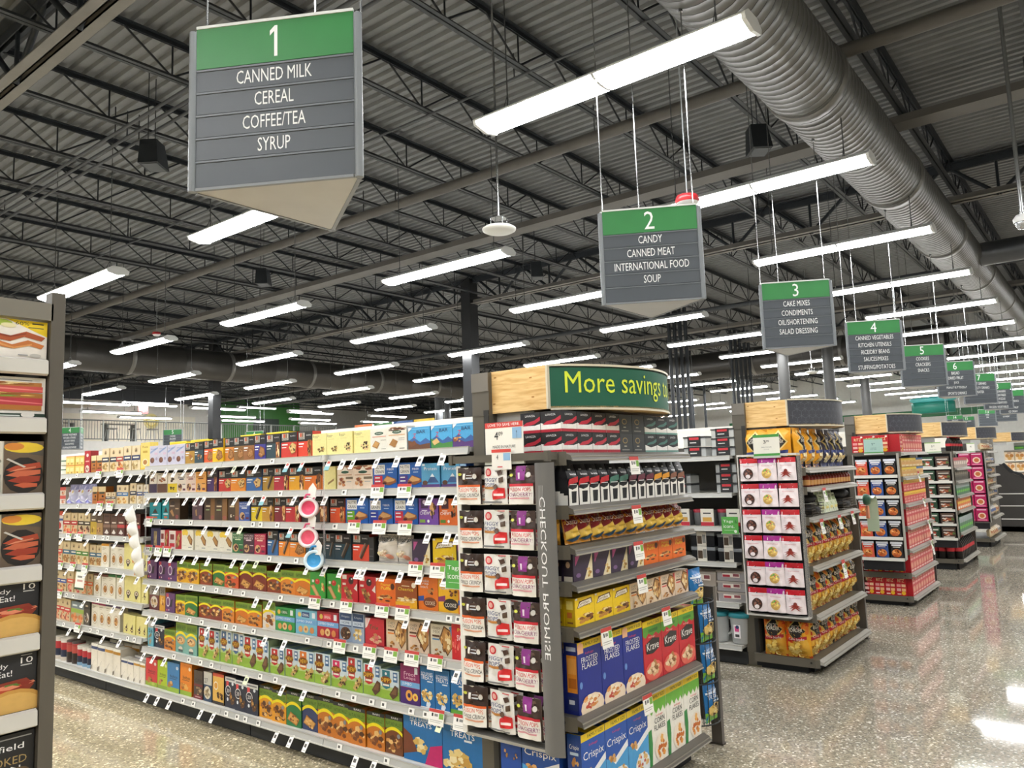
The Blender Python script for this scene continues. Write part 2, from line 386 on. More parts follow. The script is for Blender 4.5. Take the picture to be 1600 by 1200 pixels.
# ---------- suspended lights ----------
LX = [4.95+3.12*k for k in range(-3, 13)]
LY = [-2.65, 1.72, 6.32, 10.78, 15.2, 19.7, 24.0]
def lights():
    P = {}
    L = 2.36; r = .155
    hp = [(-r, 0), (-r, .012), (-.085, .06), (.085, .06), (r, .012), (r, 0)]
    Mr = Matrix(((1, 0, 0, 0), (0, 0, 1, 0), (0, 1, 0, 0), (0, 0, 0, 1)))   # profile xz extruded along y
    def place(x, y, z, rz, lab, grp):
        t = thing('linear_light', lab, 'light', (x, y, z), rz, grp)
        if not P:
            P['housing'] = MB().prism(hp, 0, L, 'e8e8e6', M=Mr).build('housing', M_PAINT, t)
            a = MB(); lens = [(r-.004, 0)]+[(r*.97*math.cos(q), -.042*math.sin(q)) for q in [math.pi*i/8 for i in range(1, 8)]]+[(-r+.004, 0)]
            for s in (0, 1): a.prism(lens, .02+s*(L/2), L/2-.004+s*(L/2-.016), 'ffffff', M=Mr)
            P['lens'] = a.build('lens', M_LENS, t)
            P['joint'] = MB().prism([(q[0]*1.012, q[1]*1.03) for q in lens], L/2-.012, L/2+.012, 'c9cbcb', M=Mr).build('joint_band', M_PLAST, t)
            e = MB().prism([(-r, .014), (-r*.9, -.03), (0, -.058), (r*.9, -.03), (r, .014), (.08, .064), (-.08, .064)], -.012, .018, 'e4e6e6', M=Mr)
            P['end_cap'] = e.build('end_cap', M_PLAST, t)
            P['e2'] = inst(P['end_cap'], 'end_cap', t, (0, L-.006, 0))
            c = MB().tube((0, 0, .055), (0, 0, 2.02), .006, '9a9c9e', 5).path([(-.06, 0, .06), (0, 0, .2), (.06, 0, .06)], .004, '9a9c9e', 4)
            P['hanger'] = c.build('hanger', M_CHROME, t, (0, .25, 0)); inst(P['hanger'], 'hanger', t, (0, L-.25, 0))
            P['hs'] = MB().tube((0, 0, .055), (0, 0, .5), .006, '9a9c9e', 5).path([(-.06, 0, .06), (0, 0, .2), (.06, 0, .06)], .004, '9a9c9e', 4).build('hanger', M_CHROME); COL.objects.unlink(P['hs'])
        else:
            for nm, k, loc in (('housing', 'housing', None), ('joint_band', 'joint', None), ('lens', 'lens', None), ('end_cap', 'end_cap', None), ('end_cap', 'end_cap', (0, L-.006, 0)), ('hanger', 'hs' if y == 1.72 and rz == 0 else 'hanger', (0, .25, 0)), ('hanger', 'hanger', (0, L-.25, 0))):
                inst(P[k], nm, t, loc)
        return t
    for j, y in enumerate(LY):
        for i, x in enumerate(LX):
            if j == 6 and x > 30: continue
            a = i-2
            rowname = ('row in front of the aisle signs', 'row beside the aisle signs', 'second row behind the signs', 'third row behind the signs', 'fourth row behind the signs', 'fifth row behind the signs', 'sixth row behind the signs')[j]
            an = f'over the {ORD[a]} aisle' if a >= 1 else f'{ORD[1-a]} aisle left of it'
            place(x, y, 4.5, 0, f'long white hanging light, {rowname}, {an}', 'long white hanging lights')
    for j, (y, xs) in enumerate(((29.05, (11.5, 16.3, 20.9, 25.6)), (32.4, (13.56, 19.0, 23.4, 28)), (34.5, (16, 20.9, 25.5, 30)))):
        for i, x in enumerate(xs):
            place(x, y, 4.5, -math.pi/2, f'long hanging light turned sideways before the mezzanine, {("nearest","middle","farthest")[j]} row, {ORD[i+1]} along', 'sideways lights before the mezzanine')
    for i, (x, y) in enumerate(((18.0, 38.6), (19.0, 39.6), (20.0, 37.8), (24.3, 38.4), (28.0, 39))):
        place(x, y, 5.6, -math.pi/2, f'ceiling light over the mezzanine, {ORD[i+1]} from the dark window', 'lights over the mezzanine')
lights()

# ---------- aisle signs ----------
SG = {}
def aisle_sign(num, lines, x, y, lab, cab=3.82, z=2.71):
    t = thing('aisle_sign', lab, 'sign', (x, y, z), 0, 'hanging aisle signs')
    W, Hh = .70, .69; ap = W/math.sqrt(3)       # corner distance from the centre
    cor = [Vector((ap*math.cos(a), ap*math.sin(a))) for a in (math.radians(150), math.radians(-90), math.radians(30))]
    if not SG:
        b = MB()
        b.prism([tuple(c) for c in cor], .0, .012, 'b2b0ab'); SG['bottom_panel'] = b.build('bottom_panel', M_PAINT, t)
        b = MB().prism([tuple(c*.97) for c in cor], Hh-.012, Hh-.004, 'c8c9c6'); SG['top_panel'] = b.build('top_panel', M_PAINT, t)
        SG['corner_post'] = MB().tube((0, 0, -.003), (0, 0, Hh-.015), .017, '7d8286', 12).build('corner_post', M_PAINT, t, (*cor[0], 0))
        SG['edge_rail'] = MB().box(-W/2+.02, -.012, -.003, W/2-.02, .004, .008, '7e8286').build('edge_rail', M_PAINT, t)
        SG['hp'] = MB().box(-W/2+.016, -.006, Hh*.735+.004, W/2-.016, 0, Hh-.004, '2f8040').build('number_panel', M_PAINT, t)
        SG['top_trim'] = MB().box(-W/2+.016, -.010, Hh-.006, W/2-.016, .002, Hh+.006, 'd5d8d4').build('top_trim', M_PAINT, t)
        SG['slat'] = MB().box(-W/2+.016, -.004, .004, W/2-.016, 0, Hh*.14-.006, '4a5056').box(-W/2+.016, -.008, Hh*.14-.008, W/2-.016, 0, Hh*.14, '666c71').build('name_slat', M_PAINT, t)
        SG['slatb'] = MB().box(-W/2+.016, -.004, .012, W/2-.016, 0, Hh*.175-.006, '4a5056').box(-W/2+.016, -.008, Hh*.175-.008, W/2-.016, 0, Hh*.175, '666c71').build('name_slat', M_PAINT, t)
        SG['cable_s'] = MB().tube((0, 0, Hh), (0, 0, 2.25), .005, 'b8baba', 5).tube((0, 0, 2.225), (0, 0, 2.255), .016, '9a9c9e', 8).build('cable', M_CHROME, t)
        SG['cable'] = MB().tube((0, 0, Hh), (0, 0, cab), .005, 'b8baba', 5).build('cable', M_CHROME, t, (*(cor[0]*.8), 0))
        first = True
    else: first = False
    def put(key, nm, loc=None, rz=None, par=t):
        return inst(SG[key], nm, par, loc, rz)
    if first:
        for k in ('corner_post', 'edge_rail', 'hp', 'top_trim', 'slat', 'slatb', 'cable', 'cable_s'):
            SG[k].parent = None; COL.objects.unlink(SG[k])
    else:
        put('bottom_panel', 'bottom_panel'); put('top_panel', 'top_panel')
    for c in cor: put('corner_post', 'corner_post', (c.x, c.y, 0)); fr = abs(c.x) < .01; put('cable_s' if fr and y < 2.7 else 'cable', 'cable', (c.x*.8+(.09 if fr else 0), c.y*.8+(.0 if fr else .06), 0))
    txt = {}
    for fi in range(3):
        a, b_ = cor[fi], cor[(fi+1) % 3]; mid = (a+b_)/2; d = b_-a; rz = math.atan2(d.y, d.x)
        put('edge_rail', 'edge_rail', (mid.x, mid.y, 0), rz); put('top_trim', 'top_trim', (mid.x, mid.y, 0), rz)
        h = put('hp', 'number_panel', (mid.x, mid.y, 0), rz)
        keep = (W, Hh)
        def fn(u, v): return (u*W, -.0075, v*Hh)
        if 'n' not in txt: txt['n'] = MB().text(num, fn, 0, .866, .5, .19, 'f4f6f4', keep=keep).build('numeral', M_PAPER, h)
        else: inst(txt['n'], 'numeral', h)
        for i in range(5):
            s = put('slat', 'name_slat', (mid.x, mid.y, Hh*(.735-.14*(i+1))), rz) if i < 4 else put('slatb', 'name_slat', (mid.x, mid.y, 0), rz)
            tx = lines[i] if i < len(lines) else ''
            if tx:
                if i not in txt:
                    asp = text_geo(tx)[2]; hv = .082; wu = hv*Hh*asp*.60/W; wu = min(wu, .9)
                    txt[i] = MB().text(tx, lambda u, v: (u*W, -.0055, v*Hh), 0, .07 if i < 4 else .085, wu, hv, 'f2f4f2').build('lettering', M_PAPER, s)
                else: inst(txt[i], 'lettering', s)
NUMW = ['', 'one', 'two', 'three', 'four', 'five', 'six', 'seven', 'eight', 'nine', 'ten', 'eleven', 'twelve', 'thirteen', 'fourteen', 'fifteen']
SIGNS = {1: 'CANNED MILK|CEREAL|COFFEE/TEA|SYRUP', 2: 'CANDY|CANNED MEAT|INTERNATIONAL FOOD|SOUP', 3: 'CAKE MIXES|CONDIMENTS|OIL/SHORTENING|SALAD DRESSING',
 4: 'CANNED VEGETABLES|KITCHEN UTENSILS|RICE/DRY BEANS|SAUCES/MIXES|STUFFING/POTATOES', 5: 'COOKIES|CRACKERS|SNACKS', 6: 'BREAD|DRIED FRUIT|JUICE|PEANUT BUTTER/JELLY|SPORTS DRINKS',
 7: 'SOFT DRINKS|SPECIALTY DRINKS|WATER', 8: 'FROZEN DINNERS|FROZEN ENTREES|FROZEN PIZZAS|FROZEN SEAFOOD|FROZEN VEGETABLES', 9: 'DAIRY|FROZEN BREADS|ICE|FROZEN FRUIT|ICE CREAM'}
for n, tx in SIGNS.items():
    l = tx.split('|'); aisle_sign(str(n), l, 1.945+3.14*(n-1), 2.65, f'grey and green hanging aisle sign numbered {NUMW[n]}, listing {l[0].lower()} first')
for n, tx, x in ((12, 'PET FOOD|PET SUPPLIES|CLEANING|LAUNDRY', 33.2), (13, 'PAPER|FOIL', 37.6), (14, 'BABY FOOD', 41.3), (15, 'GREETING CARDS', 43.2)):
    aisle_sign(str(n), tx.split('|'), x, {12: 3.45, 13: 4.55, 14: 6.3, 15: 6.1}[n], f'small distant aisle sign numbered {NUMW[n]}, beyond the maple headers')
for n, x in ((4, 10.78), (5, 14.15), (6, 17.4)):
    aisle_sign(str(n), SIGNS[n].split('|'), x, 26.2, f'small aisle sign numbered {NUMW[n]} at the back, above the long gondola')

# ---------- things hung from the roof ----------
def speaker(x, y, z, lab):
    t = thing('hanging_speaker', lab, 'speaker', (x, y, z), .66)
    MB().add([(-.16, -.1, -.15), (.16, -.1, -.15), (.16, .14, -.15), (-.16, .14, -.15), (-.11, -.06, .16), (.11, -.06, .16), (.11, .14, .16), (-.11, .14, .16)], [(3, 2, 1, 0), (4, 5, 6, 7), (0, 1, 5, 4), (1, 2, 6, 5), (2, 3, 7, 6), (3, 0, 4, 7)], '1d2226').build('cabinet', M_DARK, t)
    MB().box(-.13, -.08, -.158, .13, .11, -.15, '4a4d4f').build('grille', M_DARK, t)
    for s in (-1, 1): MB().tube((s*.09, .05, .16), (s*.09, .05, 6.53-z), .006, '2c3034', 5).build('hanger', M_STEEL, t)
speaker(4.5, 8.9, 5.5, 'black speaker box hanging left of the sign numbered 1')
speaker(12.3, 8.9, 5.5, 'black speaker box hanging behind the white round access point')
speaker(9.2, 3.2, 5.5, 'black speaker box hanging above the sign numbered 2')
speaker(8.8, 13.0, 5.5, 'black speaker box hanging far back, behind the low point of sign 1')
def puck(x, y, z, lab, rod=1.6, s=1.0):
    t = thing('wireless_access_point', lab, 'access point', (x, y, z), .3)
    MB().lathe([(0, -.03*s), (.13*s, -.028*s), (.16*s, -.012*s), (.165*s, .006*s), (.14*s, .022*s), (0, .026*s)], 'e9e9e2', 24).build('body', M_PLAST, t)
    b = MB().box(-.07*s, -.07*s, .03*s, .07*s, .07*s, .034*s, 'c9cbc9')
    for a in (-1, 1):
        for c in (-1, 1): b.tube((a*.06*s, c*.06*s, .02*s), (a*.06*s, c*.06*s, .11*s), .005*s, 'b5b7b7', 5)
    b.box(-.07*s, -.07*s, .105*s, .07*s, .07*s, .112*s, 'b5b7b7').build('bracket', M_CHROME, t)
    MB().tube((0, 0, .11*s), (0, 0, 6.53-z), .012*s, 'b9bbbb', 8).build('rod', M_CHROME, t)
    MB().path([(.06*s, 0, .02*s), (.12*s, 0, .09*s), (.05*s, .02*s, .16*s), (0, .012*s, .12*s)], .005, 'e6e6e6', 5).build('cord', M_PLAST, t)
puck(5.69, 4.56, 3.87, 'white round access point on a rod between signs 1 and 2', 2.5)
puck(20.4, 6.2, 3.8, 'small white round access point on a rod right of sign 3', 2.5, 1.0)
puck(14.9, 13.2, 3.42, 'small white access point on a rod beside the square column', 2.3)
def strobe(x, y, z, lab):
    t = thing('alarm_strobe', lab, 'alarm', (x, y, z))
    MB().lathe([(0, -.03), (.06, -.02), (.085, .005), (.09, .012)], 'f0eeee', 18).build('lens', M_PLAST, t)
    MB().lathe([(.09, .012), (.1, .03), (.085, .07), (0, .075)], 'b3262b', 18).build('cap', M_PLAST, t)
    MB().tube((0, 0, .07), (0, 0, 6.53-z), .006, '8e9294', 5).build('rod', M_STEEL, t)
strobe(5.75, 2.63, 3.66, 'red and white alarm strobe hanging just above the sign numbered 2')
strobe(9.2, 18.0, 5.08, 'red and white alarm strobe hanging above a light at the left')

t = thing('department_sign', 'teal drum shaped hanging sign far off above the third maple header', 'sign', (42, 7.2, 3.62))
MB().lathe([(0, 0), (.95, 0), (.95, .5), (.9, .52), (0, .52)], '1f7a6a', 24, sx=.5).build('lower_drum', M_PAINT, t)
MB().lathe([(0, .5), (.8, .5), (1.0, .6), (1.02, .72), (.7, .76), (0, .76)], '58b4b4', 24, sx=.5).build('upper_rim', M_PLAST, t)
for s in (-.6, .6): MB().tube((0, s, .74), (0, s, 2.9), .012, '9a9c9e', 6).build('cable', M_CHROME, t)
# ---------- printed packages ----------
def ops_draw(b, ops, fn, eps, curved=False, seed=1, mi=0, keep=None):
    rnd = random.Random(seed); k = 0
    for op in ops.split(';'):
        a = op.split()
        if not a: continue
        k += 1; e = eps*k; q = a[0]
        if q == 'R':
            u0, v0, u1, v1 = map(float, a[1:5])
            n = 6 if curved else 1
            b.grid(lambda s, t: fn(u0+(u1-u0)*s, v0+(v1-v0)*t, e), n, n, a[5], mi, smooth=curved)
        elif q == 'E':
            cu, cv, ru, rv = map(float, a[1:5]); n = 14
            vs_ = [fn(cu, cv, e)]; fs = []
            for r in ((.55, 1) if curved else (1,)):
                vs_ += [fn(cu+ru*r*math.cos(2*math.pi*i/n), cv+rv*r*math.sin(2*math.pi*i/n), e) for i in range(n)]
            fs = [(0, 1+i, 1+(i+1) % n) for i in range(n)]
            if curved: fs += [(1+i, 1+n+i, 1+n+(i+1) % n, 1+(i+1) % n) for i in range(n)]
            b.add(vs_, fs, a[5], mi)
        elif q == 'P':
            p = list(map(float, a[2:])); pts = list(zip(p[::2], p[1::2]))
            if not curved: b.add([fn(u, v, e) for u, v in pts], [tuple(range(len(pts)))], a[1], mi)
            else:
                cx = sum(q_[0] for q_ in pts)/len(pts); cy = sum(q_[1] for q_ in pts)/len(pts); N = 5
                for (x1, y1), (x2, y2) in zip(pts, pts[1:]+pts[:1]):
                    vs_ = []; ix = {}; fs = []
                    for i in range(N+1):
                        for j in range(N+1-i):
                            ix[i, j] = len(vs_); s_, t_ = i/N, j/N; vs_.append(fn(cx+(x1-cx)*s_+(x2-cx)*t_, cy+(y1-cy)*s_+(y2-cy)*t_, e))
                    for i in range(N):
                        for j in range(N-i):
                            fs.append((ix[i, j], ix[i+1, j], ix[i, j+1]))
                            if i+j < N-1: fs.append((ix[i+1, j], ix[i+1, j+1], ix[i, j+1]))
                    b.add(vs_, fs, a[1], mi, True)
        elif q == 'T':
            cu, cv, wu, hv = map(float, a[2:6])
            b.text(a[1].replace('_', ' '), lambda u, v: fn(u, v, e), cu, cv, wu, hv, a[6], mi, keep)
        elif q == 'G':
            cu, cv, ru, rv = map(float, a[1:5]); n = int(a[5]); cs = a[6].split(','); sz = float(a[7]) if len(a) > 7 else .32
            for i in range(n):
                r = math.sqrt(rnd.random()); t = rnd.random()*6.283; x = cu+ru*r*math.cos(t)*.85; y = cv+rv*r*math.sin(t)*.85
                m = 5; t0 = rnd.random()*6; s = sz*(.7+.6*rnd.random()); ee = e+eps*.25*i/n*3
                b.add([fn(min(.99, max(.01, x+ru*s*math.cos(t0+2*math.pi*j/m)*(.7+.5*rnd.random()))), min(.99, max(.01, y+rv*s*math.sin(t0+2*math.pi*j/m)*(.7+.5*rnd.random()))), ee) for j in range(m)], [tuple(range(m))], rnd.choice(cs), mi)
            k += 1
        elif q == 'A':
            v0, v1, th = map(float, a[1:4]); n = 8
            vs_ = []
            for i in range(n+1):
                u = i/n; y = v0+(v1-v0)*(1-(2*u-1)**2); vs_ += [fn(u, y, e), fn(u, y+th, e)]
            b.add(vs_, [(2*i, 2*i+2, 2*i+3, 2*i+1) for i in range(n)], a[4], mi)
def kb(c, bar, bc='d93', nm='KIND'):   # dark topped bar box
    pic = {'w': f'P a63 .48 .42 .72 .62 .98 .5 .9 .2 .66 .14;P db7 .5 .42 .72 .59 .95 .49 .88 .23 .67 .18;G .74 .38 .2 .18 12 321,741,c84,ec9 .2',
           's': f'R .7 .05 .95 .66 a63;G .82 .35 .14 .34 16 321,741,eb7,c84,fda,622 .35',
           'b': f'P 852 .35 .2 .55 .55 .9 .45 .98 .2 .6 .08;P a74 .42 .24 .58 .5 .86 .42 .9 .22 .62 .13;G .66 .3 .24 .16 10 c96,741,b85 .18',
           'n': 'G .62 .32 .24 .15 9 c96,741,eda,a63 .35', 'l': 'P 432 .45 .1 .55 .06 .95 .62 .85 .66;P 876 .4 .16 .46 .13 .8 .66 .74 .68'}[bar]
    return f'R 0 .62 1 1 1d1b1b;R .06 .7 .46 .96 c9c5bd;R .14 .8 .26 .95 d2582e;R .28 .8 .38 .95 8a6a50;T {nm} .26 .75 .34 .08 222;R .06 .5 .42 .55 fff;T BARS .75 .85 .3 .05 ddd;R .06 .4 .34 .43 fff;{pic}'
def nv(c, pic, dark=0):                # green topped granola carton
    top = 'R 0 .9 1 1 23262c;T BARS .55 .95 .4 .05 eee;' if dark else ''
    g = f'R 0 .66 1 .9 6f8f2b;T NATURE_VALLEY .5 .79 .9 .09 2f4a16;' if dark else 'R 0 .7 1 1 7d9c2f;R .06 .74 .94 .93 68882a;T NATURE_VALLEY .5 .83 .82 .1 2f4a16;'
    return top+g+f'A .5 .63 .09 f6e21e;{pic}'
GR = 'G .5 .28 .46 .25 18 a5632a,7c4520,d99a4e,eec27c,5a3216 .3;E .78 .5 .09 .06 8a8f96'
GP = 'P b5782f .08 .18 .3 .42 .9 .24 .7 .05;P dda558 .12 .2 .31 .37 .84 .24 .68 .09;G .5 .2 .36 .16 9 8a4f22,eec27c .2'
def chew(flag, bar, t='CHEWY'):
    p = {'g': 'P c8a45e .4 .1 .85 .5 .98 .36 .6 .03;G .68 .25 .26 .18 10 8a5a2e,e6cf94,4a2c18 .22', 'd': 'P 5d3d28 .5 .18 .8 .52 .98 .46 .95 .2 .68 .02;P 7c5638 .58 .2 .8 .44 .9 .38 .86 .2'}[bar]
    return f'R 0 0 1 .3 93b73c;R 0 .3 1 .42 b9cf86;P {flag} .1 .4 .1 .97 .52 .97 .52 .4 .31 .33;E .31 .64 .3 .13 7a3b12;T {t} .31 .64 .58 .14 f7c72c;R .14 .44 .48 .5 f3e9dc;E .31 .86 .06 .05 eee;R .7 .62 .93 .95 45709f;R .74 .82 .89 .9 dfe8f2;R .74 .7 .89 .77 dfe8f2;{p}'
def ng(c): return f'R .06 .55 .5 .93 f3f3f0;T NUTRI .28 .83 .36 .12 222;T GRAIN .28 .66 .36 .12 222;R .06 .12 .4 .5 {c};R .06 .04 .3 .1 {c};T FIBER .74 .74 .28 .08 eaf2fb;R .64 .6 .84 .63 bcd4ee;R .1 .4 .3 .45 eee;R .1 .26 .32 .31 eee;P 9a5a2c .42 .3 .6 .5 .95 .36 .98 .24 .7 .12 .4 .16;P d9a566 .46 .32 .6 .47 .92 .35 .88 .28 .62 .24;E .5 .2 .08 .05 4a1420'
def nb(c, c2): return f'T NATURES .5 .9 .84 .08 {c2};T BAKERY .5 .77 .84 .11 {c2};R .25 .64 .75 .7 {c2};E .32 .26 .24 .2 d8b07a;G .32 .26 .2 .16 7 3a1420,5a1c2c .4;R .62 .4 .94 .43 {c2};R .66 .1 .94 .2 6a2440'
def tan(band, pic): return f'E .5 .82 .2 .1 d5b98c;P 6a5a3c .5 .92 .36 .76 .64 .76;R 0 .42 1 .62 {band};R .15 .5 .85 .56 f3ead8;G .5 .2 .46 .2 14 {pic} .35'
def jum(c2): return f'R 0 .42 1 .62 6fa9dc;T JUMBO_SNAX .42 .52 .74 .12 eef5fc;R .3 .7 .66 .92 {c2};T CEREAL .48 .8 .3 .1 fff;R .78 .7 .92 .92 e8eef4;E .2 .8 .08 .1 e9c45a;E .25 .2 .1 .13 e0a05a;E .5 .22 .12 .15 e9c48a;E .78 .2 .1 .13 d98a4a;E .5 .22 .05 .06 b5652a'
def bowl(top): return f'R 0 .9 1 1 {top};E .5 .36 .36 .26 cfc2a6;E .5 .36 .3 .21 f6f2e8;E .5 .36 .25 .17 b9803f;G .5 .36 .2 .13 8 d9a862,8a5a2a .35;R .15 .8 .6 .83 b3a88f;R .15 .74 .45 .76 b3a88f'
def gd(pic='G .5 .24 .42 .2 18 5a3516,c98e3f,f0d79a,8a5524 .3'): return f'P 5b2a0e .1 .62 .22 .86 .86 .92 .9 .72;P f8f1e0 .14 .64 .25 .83 .82 .88 .86 .73;T Golden .48 .79 .5 .1 6a3413;T Grahams .5 .7 .56 .08 6a3413;{pic};R .02 .93 .12 .99 fff'
def bag20(c): return f'R 0 .84 1 1 d9dadb;R .1 .9 .9 .95 7a7d84;R .12 .66 .34 .86 e0484a;E .3 .55 .27 .17 f2f2f2;E .3 .55 .23 .145 252a3c;T 20 .3 .55 .26 .12 f2f2f2;G .7 .35 .28 .22 12 {c} .35;E .28 .27 .08 .06 e8eef4;E .74 .8 .1 .06 e8eef4'
def cmx(c): return f'T CHEX .28 .87 .36 .09 8a8478;T MIX .28 .76 .32 .09 8a8478;R .08 .6 .42 .66 5a3a24;R .08 .5 .4 .55 {c};P 5a3418 .4 .56 .62 .98 .98 .82 .98 .3 .76 .04;P b98548 .46 .56 .64 .93 .98 .78 .98 .34 .78 .1;G .7 .52 .24 .36 16 e0b878,7a4a20,c98e4a,f0dcae .25;P {c} .86 .96 1 .98 1 .6;G .28 .14 .22 .12 8 c98e4a,8a5524 .3'
RKT = 'R 0 0 1 .02 fff;T RICE_KRISPIES .48 .83 .8 .07 e9f1f8;T TREATS .48 .74 .84 .11 fff;R .5 .63 .86 .66 d9e7f2;G .46 .3 .42 .17 18 e9d08a,d7b05c,f4e5b4,c99a48 .3;P e9f1f8 .4 .04 .62 .02 .74 .1 .68 .16 .56 .14 .46 .16'
D = {}
def de(s):
    for l in s.strip().split('\n'):
        k, kind, cat, desc, base, side, top, ops = [x.strip() for x in l.split('|', 7)]
        D[k] = (kind, cat, desc, base, side, top, eval('f'+repr(ops)))
